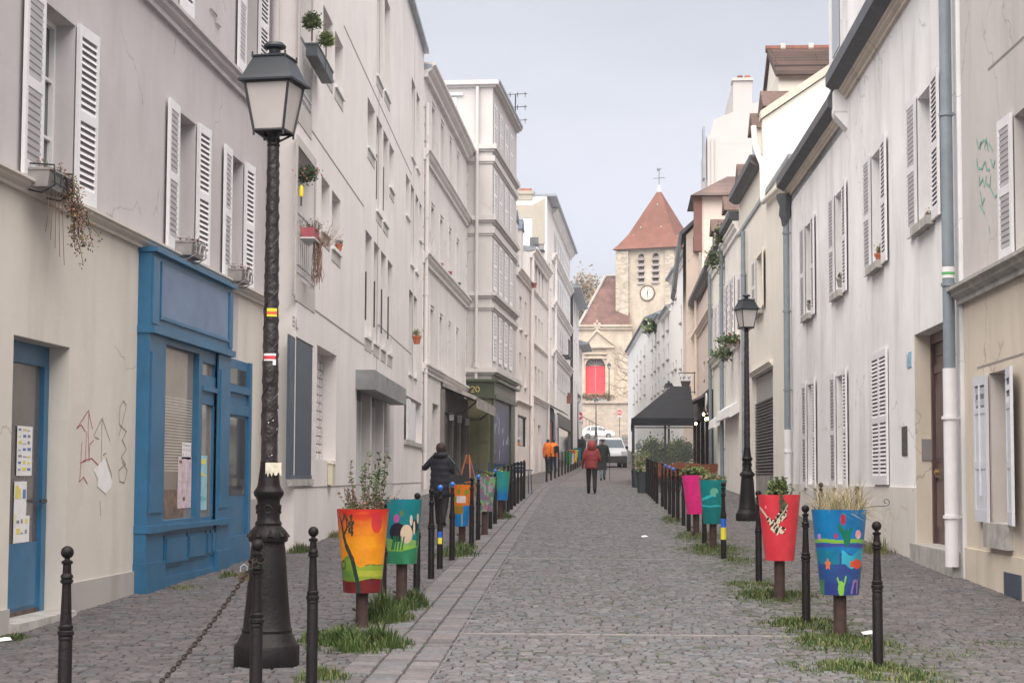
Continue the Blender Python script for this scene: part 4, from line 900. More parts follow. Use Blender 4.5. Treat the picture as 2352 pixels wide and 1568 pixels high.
# tall set-back storeys above
b = MB(); H = 15.5; y0 = .45; b.box(-6.1, R2.L, y0, 7.5, R2.z1 - .4, H); R2.part(b, 'upper_storeys', PR2)
b = MB(); b.box(-5.4, -4.2, y0 - .02, y0 + .001, R2.z1 + 2.0, R2.z1 + 4.0); R2.part(b, 'upper_window', GLASSL)
R2.finish('none')
R3 = Bld('shuttered_house', 'low white wing with shuttered windows under a sloping dark gutter', 'house', (3.84, 43.0), (4.02, 33.6), 0, 8, PR2)
R3.z1 = 1.72 + 6.62
wr(R3, 1898, 1918, 1919, 1939, 1938, 1958, 461, 697, 1899, 1903, yr=580, angs=(178, 178))
wr(R3, 1831, 1850, 1851, 1867, 1865, 1883, 532, 746, 1832, 1836, yr=640, angs=(178, 178))
wr(R3, 1900, 1920, 1922, 1941, 1942, 1960, 864, 1119, 1901, 1903, yr=980, angs=(178, 178), sill=False)
wr(R3, 1835, 1854, 1855, 1870, 1869, 1884, 884, 1119, 1837, 1838, yr=980, angs=(178, 178), sill=False)
R3.band(0, R3.L, R3.z1 - .05, R3.z1 + .1, .14, PR1B)
b = MB(); z = R3.z1 + .1; b.prism([(0, z), (-.16, z), (-.32, z + .1), (-.32, z + .28), (0, z + .28)], -.05, R3.L, axis='x'); b.prism([(-.3, z + .28), (-.2, z + .5), (.2, z + .62), (.8, z + .62), (.8, z + .28)][::-1], R3.L - .8, R3.L - .02, axis='x'); R3.part(b, 'box_gutter', MATS['dark_zinc_gutter'])
R3.pipe(.16, R3.Z(1826, 985), R3.z1, .075, .12, GREYPIPE, 3); R3.pipe(.16, R3.zb + .1, R3.Z(1826, 985), .085, .12, WHITE, 2, 'cast_pipe')
b = MB(); z = R3.z1; b.lathe([(.08, -.75), (.1, -.6), (.15, -.5), (.13, -.3), (.2, -.1), (.2, 0)], 8, (.16, -.14, z)); R3.part(b, 'hopper_head', MATS['dark_zinc_gutter'])
b = MB(); b.box(0, R3.L, -.02, .01, R3.zb - .5, R2.Z(2030, 1117)); R3.part(b, 'plinth', MATS['stained_plinth'])
R3.finish('shed', over=.0, rise=1.0)
# nearest house on the right
R1 = Bld('beige_house', 'nearest right-hand house, grey above a stained stone ledge and beige below', 'house', (4.17, 22.9), (4.33, 12.0), 11, 8, PR1)
zl1, zl0 = R1.Z(2225, 655), R1.Z(2225, 690)
R1.band(-.12, R1.L, zl0 - .02, zl1, .2, STONE, name='stone_ledge')
b = MB(); a1, c1 = R1.U(2275, 1000), R1.U(2321, 1000); zt1, zb1 = R1.Z(2273, 858), R1.Z(2290, 1200)
R1.op(a1, c1, zb1, zt1, .22)
a2, c2 = R1.U(2331, 400), R1.U(2331, 400) + 1.15; R1.win(a2, c2, zl1 + .08, R1.Z(2335, 262, .0), .24)
# ground floor lining
b.box(0, a1, -.003, .01, R1.zb - .4, zl0); b.box(c1, R1.L, -.003, .01, R1.zb - .4, zl0); b.box(a1, c1, -.003, .01, zt1, zl0); b.box(a1, c1, -.003, .01, R1.zb - .4, zb1); R1.part(b, 'ground_floor_render', PR1B)
b = MB(); b.box(a1, c1, .18, .22, zb1, zt1); R1.part(b, 'window_board', PR1B)
zs1 = R1.Z(2233, 1195, .05); zs2 = R1.Z(2233, 868, .05)
PS = M('bluish_white_paint', (.62, .64, .70), .5, .08, 4, streak=.2)
R1.shut(a1, zs1, zs2, .62, 178, -1, PS, panel=True, mid=False, pitch=.09); R1.shut(c1, zs1, zs2, .62, 172, 1, PS, panel=True, mid=False, pitch=.09)
R1.shut(a2, R1.Z(2290, 610, .05), R1.Z(2290, 283, .05), .56, 178, -1); 
b = MB(); b.box(a1 - .05, c1 + .08, -.09, .02, zb1 - .28, zb1); R1.part(b, 'sill_block', STONE)
b = MB(); zpp = R1.Z(2250, 1262); b.box(0, R1.L, -.03, .01, R1.zb - .5, zpp); R1.part(b, 'plinth', PR1B)
b = MB(); u0, z1 = R1.P(2306, 1312, .04); u1, z0 = R1.P(2345, 1372, .04); b.box(u0, u1, -.045, -.03, z0 - .02, z1); R1.part(b, 'cellar_vent', M('perforated_blue_plate', (.06, .08, .12), .5, .5, 30))
b = MB(); 
for p, q in (((2246, 845), (2352, 812)), ((2270, 160), (2352, 85))): stroke(b, R1, [R1.P(*p), R1.P(*q)], .012, .006)
R1.part(b, 'render_edge', TAN)
b = MB(); rn = random.Random(12)
for pts in ([(2243, 318), (2248, 340), (2256, 325)], [(2252, 342), (2252, 330), (2260, 322), (2268, 328)], [(2262, 340), (2266, 320), (2270, 345)], [(2272, 330), (2280, 345)], [(2244, 365), (2246, 385), (2256, 388), (2262, 372)], [(2264, 370), (2266, 388), (2274, 390)], [(2276, 366), (2282, 385), (2286, 368)], [(2250, 405), (2250, 425), (2258, 410), (2262, 428)], [(2266, 405), (2264, 420), (2272, 425)], [(2276, 402), (2274, 430), (2286, 452), (2290, 448)], [(2252, 440), (2256, 470), (2262, 455)], [(2250, 470), (2262, 490)], [(2272, 520), (2274, 535)]): stroke(b, R1, [R1.P(*q) for q in pts], .014, .006)
R1.part(b, 'graffiti', M('green_spray', (.12, .48, .36), .8, .5, 20, col2=(.38, .47, .42)))
b = MB(); b.tube([(a1 - .3, -.06, zs1 + .3), (a1 - .3, -.06, zs2 - .1)], .015); R1.part(b, 'shutter_bar', PS)
R1.finish('flat', over=.2)
# ------------------------------------------------------------------ cream gable house and the row beyond
R4 = Bld('cream_gable_house', 'cream house with garage roller shutter, raking parapet gable and S-shaped rainwater pipe', 'house', (3.50, 57.0), (3.84, 43.0), 9.2, 7, PR4)
a, c = R4.U(1728, 1000), R4.U(1776, 1000); zt = R4.Z(1774, 840); zg = G(48); zr = R4.Z(1776, 905); zr2 = zr
R4.op(a, c, zg - .2, zt, .18)
b = MB(); b.box(a, c, .13, .18, zr, zt - .05); R4.part(b, 'garage_fascia', M('warm_grey_panel', (.36, .34, .34), .7, .1))
b = MB(); n = 24; zb_ = R4.Z(1776, 1090)
for i in range(n): z = zb_ + (zr - zb_) * i / n; b.prism([(.16, z), (.08, z + .03), (.08, z + (zr - zb_) / n * .6), (.16, z + (zr - zb_) / n * .95)], a, c, axis='x')
R4.part(b, 'roller_shutter', M('dark_grey_roller', (.17, .155, .16), .5, .15)); b = MB(); b.box(a, c, .10, .17, zg - .2, zb_); R4.part(b, 'garage_foot', M('grey_boards', (.28, .26, .26), .8, .4, 5))
R4.band(a - .1, c + .1, zt, zt + .12, .12)
zg0 = at(1768, 274, 49.5).z; zg1 = at(1912, 165, 49.5).z; X1 = at(1912, 165, 49.5).x - 3.69; s_ = (zg1 - zg0) / X1; ug = R4.L * (57 - 49.5) / 14
b = MB(); b.prism([(.004, 8.9), (.004, zg0), (7, zg0 + s_ * 7), (7, 8.9)], ug - .3, ug, axis='x'); R4.part(b, 'gable', PR4)
b = MB(); b.prism([(-.05, zg0 + .0), (7, zg0 + s_ * 7), (7, zg0 + s_ * 7 + .25), (-.05, zg0 + .22)], ug - .4, ug + .1, axis='x'); R4.part(b, 'coping', PR1B)
u0 = R4.U(1737, 620); u1 = R4.U(1753, 620); zz0, zz1 = R4.Z(1760, 700), R4.Z(1760, 565)
R4.win(u0, u1, zz0, zz1, .2); R4.shut(u0, zz0, zz1, .75, 178, -1); R4.shut(u1, zz0, zz1, .75, 176, 1, PR4); R4.sill(u0, u1, zz0, .15, .15)
u0 = R4.U(1704, 660); u1 = R4.U(1710, 660); R4.win(u0, u1, zz0 + .1, zz1 + .05, .2); R4.shut(u0, zz0 + .1, zz1 + .05, .65, 176, -1); R4.shut(u1, zz0 + .1, zz1 + .05, .65, 176, 1); R4.sill(u0, u1, zz0 + .1, .15, .15)
R4.pipe(R4.U(1718, 900), R4.zb + .3, 9.0, .07, .12, GREYPIPE, 3)
def eave(B, z, over=.32, L=None, h=.3):
    b = MB(); b.prism([(0, z), (-over * .5, z), (-over, z + h * .35), (-over, z + h), (0, z + h)], .02, (L or B.L) - .02, axis='x'); return B.part(b, 'box_gutter', MATS['dark_zinc_gutter'])
def dormer(B, u, z, w=1.3, h=1.5, back=2.2, y=.3, wall=None):
    b = MB(); b.box(u, u + w, y, back, z, z + h, 0); b.prism([(u - .15, z + h), (u + w / 2, z + h + .6), (u + w + .15, z + h)], y - .12, back + .6, 1); b.box(u + .25, u + w - .25, y - .01, y + .01, z + .3, z + h - .15, 2)
    return B.part(b, 'dormer', [wall or PR4, TILE, GLASSL])
zE = R4.Z(1740, 350, .3); b = MB(); b.box(0.004, ug - .31, .004, 6, 9.0, zE); R4.part(b, 'upper_wall', PR4); eave(R4, zE, L=ug - .3)
b = MB(); b.prism([(-.3, zE + .2), (6, zE + 3), (6, zE + 2.8), (-.1, zE)][::-1], 0, ug - .32, axis='x'); R4.part(b, 'tiled_roof', TILE)
dormer(R4, 1.2, zE + .5, 1.4, 1.4); dormer(R4, 4.4, zE + .5, 1.4, 1.4)
b = MB(); zz = zg0 - .2; b.tube([(ug + .12, -.25, zz), (ug + .12, -.22, zz - .5), (ug + .5, -.15, zz - .9), (ug + .9, -.1, zz - 1.2), (ug + 1.1, -.1, 9.0), (R4.L - 1.2, -.1, 8.75), (R4.L - .1, -.12, 8.6)], .075, 8); R4.part(b, 'rain_pipe', PR4)
R4.finish('flat', over=.02)
RT_ = Bld('tiled_roof_house', 'tall cream house behind the gable with brown tiled roof and ridge tiles', 'house', (4.42, 53), (9.5, 53), at(1800, 169, 53).z, 5.8, PR4)
b = MB(); z = RT_.z1; h_ = .2322 * (53 + 2.6) - (z - 1.72); b.prism([(-.2, z - .04), (2.9, z + 1.38), (6.0, z - .05), (6.0, z - .2), (2.9, z + 1.2), (-.2, z - .14)][::-1], -.1, RT_.L, axis='x'); [b.prism([(-.24 + 3.1 * k / 9, z - .0 + 1.42 * k / 9 + .05), (-.24 + 3.1 * (k + .95) / 9, z + 1.42 * (k + .95) / 9 - .02), (-.24 + 3.1 * k / 9, z + 1.42 * k / 9 - .08)][::-1], -.1, RT_.L, axis='x') for k in range(9)]; RT_.part(b, 'roof', tiles('brown_roof_tiles', (.13, .085, .075), (.085, .06, .055), 2.5, .22))
b = MB(); b.cyl((-.15, 2.9, z + 1.4), (RT_.L, 2.9, z + 1.4), .12, n=8); rd = RT_.part(b, 'ridge', M('terracotta_dark', (.19, .075, .055), .8, .3, 4))
for k in range(6): b = MB(); b.cyl((.3 + k * .85, 2.9, z + 1.4), (.45 + k * .85, 2.9, z + 1.4), .18, n=8); RT_.sub(b, 'ridge_collar', STONE, rd)
b = MB(); b.poly([(-.003, 0, z), (-.003, 5.8, z), (-.003, 2.9, z + 1.25)]); RT_.part(b, 'gable', PR4); RT_.finish('none')
PRc = plaster('pale_pinkish_render', (.70, .655, .63), .2); PRd = plaster('ivory_render', (.72, .68, .62), .2)
def rowhouse(name, label, p0, p1, xe, ye, mat, cols, rows, dorm=True, **k):
    B = Bld(name, label, 'house', p0, p1, 0, 6.5, mat); B.z1 = B.Z(xe, ye, .3)
    for y1_, y0_, xx in rows: grid(B, cols, [(B.Z(xx, y0_), B.Z(xx, y1_))], yref=(y1_ + y0_) / 2, shut=k.get('shut', True))
    eave(B, B.z1); B.band(0, B.L, B.z1 - .4, B.z1 - .0, .2)
    if dorm: dormer(B, B.L * .4, B.z1 + .4, 1.2, 1.3, wall=mat)
    B.pipe(.15, B.zb + .1, B.z1, .07, .12, GREYPIPE, 3); B.finish('shed', over=0, rise=2.6, roofmat=TILE); return B
Rc = rowhouse('shuttered_row_house', 'pale house with folded white shutters beside the cream gable house', (3.36, 63), (3.50, 57), 1701, 462, PRc, [(1669, 1673.5), (1680, 1685)], [(640, 774, 1680)])
Rd = rowhouse('shuttered_row_house', 'pale house with white shutters and trailing plants over its roller-shuttered shops', (3.26, 69.5), (3.36, 63), 1669, 520, PRd, [(1645, 1648), (1654.5, 1658)], [(694, 826, 1652)])
for B, x0, x1, yt in ((Rc, 1667.5, 1697, 942), (Rd, 1649, 1660, 968)):
    a, c = B.U(x0, 1000), B.U(x1, 1000); 
    if a > c: a, c = c, a
    a = max(.2, a); c = min(B.L - .2, c); z1 = B.Z(x1, yt); z0 = B.zb + .3; B.op(a, c, z0 - .5, z1, .12)
    b = MB(); n = 30
    for i in range(n): z = z0 + (z1 - z0) * i / n; b.prism([(.11, z), (.06, z + .02), (.06, z + (z1 - z0) / n * .7), (.11, z + (z1 - z0) / n * .95)], a, c, axis='x')
    B.part(b, 'roller_shutter', M('pale_grey_roller', (.46, .43, .43), .55, .1)); b = MB(); b.prism([(0, z1 + .3), (-.3, z1 + .1), (-.34, z1 - .2), (-.28, z1 - .22), (0, z1 - .05)], a - .15, c + .15, axis='x'); B.part(b, 'shutter_hood', PR2)
z = Rd.Z(1655, 822); Rd.band(0, Rd.L, z - .15, z + .2, .25); Rc.band(0, Rc.L, z - .15, z + .2, .25)
# peach houses
PRf = plaster('peach_render', (.62, .535, .475), .18)
Rf = Bld('peach_house', 'peach rendered house with small windows beside the black canopy', 'house', (3.09, 88.4), (3.26, 69.5), 0, 6, PRf)
Rf.z1 = Rf.Z(1612, 640, .3); eave(Rf, Rf.z1); Rf.band(0, Rf.L, Rf.z1 - 1.6, Rf.z1 - 1.35, .2)
grid(Rf, [(1601, 1604), (1615, 1619), (1628, 1632)], [(Rf.Z(1617, 757), Rf.Z(1617, 735)), (Rf.Z(1617, 850), Rf.Z(1617, 830)), (Rf.Z(1617, 880), Rf.Z(1617, 872))], sill=False, yref=800)
Rf.pipe(Rf.U(1605, 800), Rf.zb + 3.2, Rf.z1, .07, .12, PRf, 3); Rf.finish('shed', over=0, rise=3, roofmat=TILE)
dormer(Rf, Rf.L - 5.5, Rf.z1 + .5, 1.6, 1.6, wall=PRf); dormer(Rf, 3, Rf.z1 + .8, 1.6, 1.6, wall=PRf)
# restaurant front under the peach house
Rg = Bld('peach_gable_house', 'peach gabled house rising behind the low peach house', 'house', (at(1576, 545, 84).x, 84.0), (8.5, 84.0), at(1580, 540, 84).z, 5, PRf)
b = MB(); zA = Rg.z1; rz = at(1620, 495, 84).z - zA; rx = (at(1620, 495, 84).x - Rg.p0.x)
b.prism([(0, zA), (rx, zA + rz), (Rg.L, zA + rz + .2), (Rg.L, zA)], -.004, 4.9); Rg.part(b, 'gable', PRf)
b = MB(); b.prism([(-.45, zA - 2.6), (-.2, zA), (rx, zA + rz + .1), (rx, zA + rz + .28), (-.3, zA + .12), (-.6, zA - 2.4)], -.25, 5.2); Rg.part(b, 'roof_verge', MATS['dark_zinc_gutter'])
b = MB(); p_ = lambda x, y: (at(x, y, 84).x - Rg.p0.x, at(x, y, 84).z); (xa, za), (xb, zb__) = p_(1592, 580), p_(1616, 545); b.box(xa, xb, -.35, 0, za, zb__); Rg.part(b, 'tiled_dormer_cheek', TILE); Rg.finish('none')
Rh = Bld('hipped_roof_house', 'small peach house with brown hipped tile roof above the peach row', 'house', (at(1612, 480, 80).x, 80.0), (8, 80.0), at(1612, 452, 80).z, 4, PRf)
b = MB(); z = Rh.z1; b.add([(-.5, -.5, z), (Rh.L, -.5, z), (Rh.L, 4.5, z), (-.5, 4.5, z), (1.2, 1.6, z + 1.15), (Rh.L, 1.6, z + 1.15)], [(0, 1, 5, 4), (3, 0, 4), (2, 3, 4, 5), (0, 3, 2, 1)]); Rh.part(b, 'roof', tiles('hip_tiles', (.15, .10, .09), (.10, .07, .065), 2.2, .22)); b = MB(); b.box(-.35, .0, -.1, .4, z - 2.4, z); Rh.part(b, 'brick_corner', M('brick_red_corner', (.20, .10, .085), .8)); Rh.finish('none')
PRw = plaster('pinkish_white_render', (.44, .415, .41), .06, .03, .9, 0)
Ri = Bld('tall_pale_house', 'very tall blank pinkish-white gable wall with twin-pot chimney', 'house', (at(1625, 400, 92).x, 92.0), (12.0, 92.0), at(1640, 310, 92).z, 8, PRw)
b = MB(); q_ = lambda x, y: (at(x, y, 92).x - Ri.p0.x, at(x, y, 92).z)
pts = [q_(1626, 330), q_(1638, 283), q_(1640, 275), q_(1684, 257), q_(1684, 186), q_(1727, 186), q_(1727, 239), q_(1765, 228), q_(1800, 226), q_(1800, 330)]
b.prism(pts[::-1], -.004, 7.9); Ri.part(b, 'gable', PRw); b = MB(); (xa, za), (xb, _) = q_(1681, 186), q_(1730, 186); b.box(xa, xb, -.1, 1.2, za, za + .14); ch = Ri.part(b, 'chimney_cap', PRw)
b = MB(); 
for px, m_ in ((1701, 0), (1718, 1)): x, z = q_(px, 184); b.cyl((x, .5, z), (x, .5, z + .32), .16, .14, n=8, mi=m_)
Ri.sub(b, 'chimney_pots', [MATS['terracotta_dark'], MATS['terracotta']], ch)
b = MB(); x, z = q_(1624, 400); b.box(-.22, -.12, 0, 1.2, z - .2, q_(1624, 290)[1]); Ri.part(b, 'edge_flashing', ZINC); b = MB(); b.cyl((.25, -.1, z - 4), (.25, -.1, z + 1.8), .08, n=8); Ri.part(b, 'downpipe', PRw); Ri.finish('none')
# ------------------------------------------------------------------ far white terrace curving into the street
PW = plaster('bright_white_render', (.70, .68, .685), .05, .03, .9, 0)
fx = lambda Y: 3.1 - .04 * (Y - 88.4)
def farh(name, label, Ya, Yb, x, y, cols, rows, over=.3, rise=1, roofm=None, **k):
    B = Bld(name, label, 'house', (fx(Yb), Yb), (fx(Ya), Ya), 0, 5, PW); B.z1 = B.Z(x, y)
    for y1_, y0_, xx in rows: grid(B, cols, [(B.Z(xx, y0_), B.Z(xx, y1_))], yref=(y0_ + y1_) / 2, sill=True, glass=GLASS, d=.07, sm=STONE)
    B.band(0, B.L, B.z1 - .35, B.z1, .22); B.finish('shed', over=over, rise=rise, roofmat=roofm); return B
farh('white_terrace_house', 'white terrace house beside the peach house with a railed top storey', 88.6, 98.0, 1561, 608, [(1563, 1566), (1573, 1576)], [(700, 740, 1565), (800, 845, 1565)])
farh('white_terrace_house', 'white terrace house with tall narrow windows, second from the peach house', 98.0, 103.8, 1549, 625, [(1544.5, 1547.5), (1551, 1554.5)], [(660, 690, 1549), (830, 850, 1549)])
R7 = farh('white_terrace_house', 'white terrace house with grey-green attic window over a cornice', 103.8, 112.2, 1531, 712, [(1523.5, 1526.5), (1533, 1536.5)], [(735, 770, 1525), (800, 835, 1525), (866, 895, 1525)])
b = MB(); b.box(.1, R7.L - .1, .9, 4.8, R7.z1, R7.z1 + 1.0); R7.part(b, 'attic', PW); b = MB(); b.box(R7.L - 5.5, R7.L - .8, .85, .9, R7.z1 + .05, R7.z1 + .85); R7.part(b, 'attic_window', M('grey_green_glass', (.13, .17, .17), .3))
farh('white_terrace_house', 'low white terrace house with potted shrub on its roof edge', 112.2, 128.0, 1505, 738, [(1497.5, 1499.7), (1504.5, 1507), (1512, 1514.7)], [(768, 795, 1505), (822, 852, 1505), (880, 908, 1505)])
farh('white_terrace_house', 'white terrace house with steep dark roof at the far bend', 128.0, 163.0, 1465, 768, [(1456, 1457.6), (1463, 1464.8), (1471, 1473), (1480, 1482.3)], [(815, 838, 1465), (856, 880, 1465), (898, 920, 1465)], rise=2.2, roofm=SLATE)
b = MB(); 

# ================================================================== CHURCH at the end of the street
def limestone(name, c1, c2, mort, sx, sy, rough_=.9, dist=.06):
    m = bpy.data.materials.new(name); m.use_nodes = True; n = m.node_tree.nodes; l = m.node_tree.links; b = n['Principled BSDF']; b.inputs['Roughness'].default_value = rough_
    t = n.new('ShaderNodeTexCoord'); mp = n.new('ShaderNodeMapping'); mp.inputs['Rotation'].default_value = (R(90), 0, 0)
    z0 = n.new('ShaderNodeTexNoise'); z0.inputs['Scale'].default_value = 1.5; z0.inputs['Detail'].default_value = 3
    ad = n.new('ShaderNodeMix'); ad.data_type = 'RGBA'; ad.blend_type = 'LINEAR_LIGHT'; ad.inputs[0].default_value = dist
    br = n.new('ShaderNodeTexBrick'); br.inputs['Scale'].default_value = 1; br.inputs['Brick Width'].default_value = sx; br.inputs['Row Height'].default_value = sy; br.inputs['Mortar Size'].default_value = .02
    br.inputs['Color1'].default_value = c1 + (1,); br.inputs['Color2'].default_value = c2 + (1,); br.inputs['Mortar'].default_value = mort + (1,); br.inputs['Bias'].default_value = -.1
    z = n.new('ShaderNodeTexNoise'); z.inputs['Scale'].default_value = .8; z.inputs['Detail'].default_value = 9; z.inputs['Roughness'].default_value = .7
    r = n.new('ShaderNodeValToRGB'); r.color_ramp.elements[0].color = (.80, .76, .72, 1); r.color_ramp.elements[1].color = (1.12, 1.1, 1.06, 1); r.color_ramp.elements[0].position = .33; r.color_ramp.elements[1].position = .66
    x = n.new('ShaderNodeMix'); x.data_type = 'RGBA'; x.blend_type = 'MULTIPLY'; x.inputs[0].default_value = 1
    l.new(t.outputs['Object'], z0.inputs['Vector']); l.new(t.outputs['Object'], mp.inputs[0]); l.new(mp.outputs[0], ad.inputs[6]); l.new(z0.outputs['Color'], ad.inputs[7]); l.new(ad.outputs[2], br.inputs['Vector'])
    l.new(t.outputs['Object'], z.inputs['Vector']); l.new(z.outputs[0], r.inputs[0]); l.new(br.outputs[0], x.inputs[6]); l.new(r.outputs[0], x.inputs[7]); l.new(x.outputs[2], b.inputs['Base Color'])
    return m
CREAM = limestone('cream_limestone', (.58, .52, .45), (.55, .49, .42), (.50, .45, .385), .9, .45, dist=.02)
RUBBLE = limestone('rubble_stone', (.62, .56, .47), (.33, .30, .27), (.56, .51, .43), .45, .22, dist=.22)
RUBBLE2 = limestone('rough_terrace_stone', (.52, .455, .40), (.38, .335, .30), (.52, .46, .405), .6, .3, dist=.25)
RED = M('red_door_paint', (.78, .07, .10), .5, .06, 2)
CT = tiles('church_tiles', (.20, .10, .08), (.125, .065, .055), .4, .3)
YC = 229.0
def c(x, y, Y=YC): p = at(x, y, Y); return p
chx0 = c(1327, 900).x; base = c(1380, 912).z
Lc = c(1452, 900).x - chx0
ch = empty('church', (chx0, YC, base), 0, 'cream limestone church with red portal, clock tower and pointed rust-red spire', 'church')
def cp(b, n, m, par=None): return b.build(n, m, par or ch)
def q2(x, y, Y=YC): p = at(x, y, Y); return p.x - chx0, p.z - base
zt = q2(1380, 748)[1]
b = MB(); dx0, dz0 = q2(1344.5, 911); dx1, dz1 = q2(1390, 842)
dw = dx1 - dx0; rr = dw / 2; cx_ = (dx0 + dx1) / 2
# facade with an arched opening
n = 14; arc = [(cx_ + rr * math.cos(math.pi * k / n), dz1 + rr * math.sin(math.pi * k / n)) for k in range(n + 1)]
b.quad((0, 0, -1), (dx0, 0, -1), (dx0, 0, dz1), (0, 0, dz1)); b.quad((dx1, 0, -1), (Lc, 0, -1), (Lc, 0, dz1), (dx1, 0, dz1))
for k in range(n):
    (xa, za), (xb, zb_) = arc[k], arc[k + 1]; b.quad((xb, 0, zb_), (xa, 0, za), (xa, 0, zt), (xb, 0, zt)); b.quad((xa, 0, za), (xb, 0, zb_), (xb, .6, zb_), (xa, .6, za))
b.quad((0, 0, dz1), (dx0, 0, dz1), (dx0, 0, zt), (0, 0, zt)); b.quad((dx1, 0, dz1), (Lc, 0, dz1), (Lc, 0, zt), (dx1, 0, zt))
b.quad((dx0, 0, -1), (dx0, .6, -1), (dx0, .6, dz1), (dx0, 0, dz1)); b.quad((dx1, .6, -1), (dx1, 0, -1), (dx1, 0, dz1), (dx1, .6, dz1))
b.quad((0, 0, -1), (0, 0, zt), (0, 12, zt), (0, 12, -1)); b.quad((0, 0, zt), (Lc, 0, zt), (Lc, 12, zt), (0, 12, zt))
cp(b, 'facade', CREAM)
b = MB(); m_ = (dx0 + dx1) / 2
for a, c_ in ((dx0, m_ - .02), (m_ + .02, dx1)):
    b.box(a, c_, .5, .6, 0, dz1)
    for z0, z1 in ((.08, .38), (.42, .66), (.72, .94)): w_ = c_ - a; b.box(a + w_ * .15, c_ - w_ * .12, .44, .5, dz1 * z0, dz1 * z1)
b.box(dx0, dx1, .42, .6, dz1, dz1 + .12)
dr = cp(b, 'portal_door', RED)
b = MB(); b.poly([(x, .5, z) for x, z in arc] ); 
for k in range(1, 7): b.cyl((cx_, .47, dz1), (cx_ + rr * math.cos(math.pi * k / 7), .47, dz1 + rr * math.sin(math.pi * k / 7)), .04, n=5, mi=1)
cp(b, 'fanlight', [M('dark_leaded_glass', (.13, .12, .13), .4), STONE])
b = MB()
for k in range(n):
    a0, a1 = math.pi * k / n, math.pi * (k + 1) / n; r1 = rr + .32
    P_ = lambda a, r, y: (cx_ + r * math.cos(a), y, dz1 + r * math.sin(a)); b.quad(P_(a0, rr, -.12), P_(a0, r1, -.12), P_(a1, r1, -.12), P_(a1, rr, -.12)); b.quad(P_(a0, r1, -.12), P_(a0, r1, 0), P_(a1, r1, 0), P_(a1, r1, -.12))
b.box(dx0 - .32, dx0, -.12, 0, 0, dz1); b.box(dx1, dx1 + .32, -.12, 0, 0, dz1)
cp(b, 'archivolt', CREAM)
# entablature, pilasters, pediment
b = MB(); px0, zp = q2(1342, 797); px1, _ = q2(1412, 797); z1 = q2(1370, 812)[1]; z2 = q2(1370, 822)[1]
b.box(px0, px1, -.5, 0, zp - .12, zp + .15); b.box(px0, q2(1395, 812)[0], -.35, 0, z1 - .1, z1 + .12); b.box(px0, q2(1395, 812)[0], -.3, 0, z2 - .08, z2 + .1)
b.box(px0 - .7, px0 - .05, -.25, 0, 0, z2); b.box(q2(1393, 812)[0], q2(1411, 812)[0], -.25, 0, 0, zp)
xa, za = q2(1371, 762); b.prism([(px0, zp + .15), (px1, zp + .15), (xa, za)], -.3, 0)
for (xs, zs), (xe, ze) in (((px0, zp + .15), (xa, za)), ((xa, za), (px1, zp + .15))): b.prism([(xs, zs), (xe, ze), (xe, ze + .4), (xs, zs + .4)], -.55, 0)
b.box(0, Lc, -.25, 0, zt - .5, zt - .15); b.box(0, Lc, -.45, 0, zt - .15, zt + .12); b.box(xa + 2, Lc - 2.4, -.2, 0, zp + .1, zp + .25)
cp(b, 'portal_entablature', CREAM)
b = MB(); xc, zc_ = q2(1371.5, 752); z3 = q2(1371, 735)[1]; z4 = za + .4; b.box(xc - .35, xc + .35, -.4, .1, z4, z4 + .35); b.box(xc - .1, xc + .1, -.25, -.05, z4 + .3, z3); w_ = .42; b.box(xc - w_, xc + w_, -.25, -.05, z3 - .55, z3 - .35)
cp(b, 'stone_cross', CREAM)
# nave roof
b = MB(); x0, z0 = q2(1329, 748, YC + .5); xr0, zr = q2(1391, 635, YC + 6); x1, _ = q2(1428, 748, YC + .5)
b.add([(x0, .2, zt + .05), (x1 + 1, .2, zt + .05), (x1 + 1, 6, zr), (xr0, 6, zr), (x0 - .3, 11.5, zt)], [(0, 1, 2, 3), (0, 3, 4)])
cp(b, 'nave_roof', CT)
b = MB(); b.tube([(x0, .12, zt + .1), (xr0, 5.95, zr + .1)], .17, 5); b.tube([(xr0, 6, zr + .08), (x1 + 1, 6, zr + .08)], .14, 6); cp(b, 'roof_verge', STONE)
# tower
TW = 7.6; rt = -R(21)
cn = at(1557, 900, 228.5)         # nearest, right-hand corner
ux = Vector((math.cos(rt), math.sin(rt), 0)); org = Vector((cn.x, cn.y, 0)) - ux * TW
tw = bpy.data.objects.new('tower', None)
vt = Vector((-ux.y, ux.x, 0))
def tl(x, y, off=0):   # pixel on the front plane of the tower -> (u, z)
    d = ray(x, y); o = org - vt * off; t = (o - EYE).dot(vt) / d.dot(vt); p = EYE + d * t; return (p - org).dot(ux), p.z - base
Mt = Matrix((ux, vt, Vector((0, 0, 1)))).transposed().to_4x4(); Mt.translation = Vector((org.x - chx0, org.y - YC, 0))
def tp(b, n, m, par=None):
    b.v = [tuple(Mt @ Vector(p)) for p in b.v]; return b.build(n, m, par or ch)
zev = tl(1557, 565)[1]
wins_ = []
for xa_, xb_ in ((1466, 1479.5), (1498.5, 1513)):
    u0, z1 = tl(xa_, 590); u1, z0 = tl(xb_, 651 if xa_ > 1480 else 653); wins_.append((u0, u1, z0, z1))
b = MB(); us = [0] + [v for w_ in wins_ for v in w_[:2]] + [TW]; z0w, z1w = wins_[0][2], wins_[0][3]
b.quad((0, 0, -2), (TW, 0, -2), (TW, 0, z0w), (0, 0, z0w))
for i in (0, 2, 4): b.quad((us[i], 0, z0w), (us[i + 1], 0, z0w), (us[i + 1], 0, zev), (us[i], 0, zev))
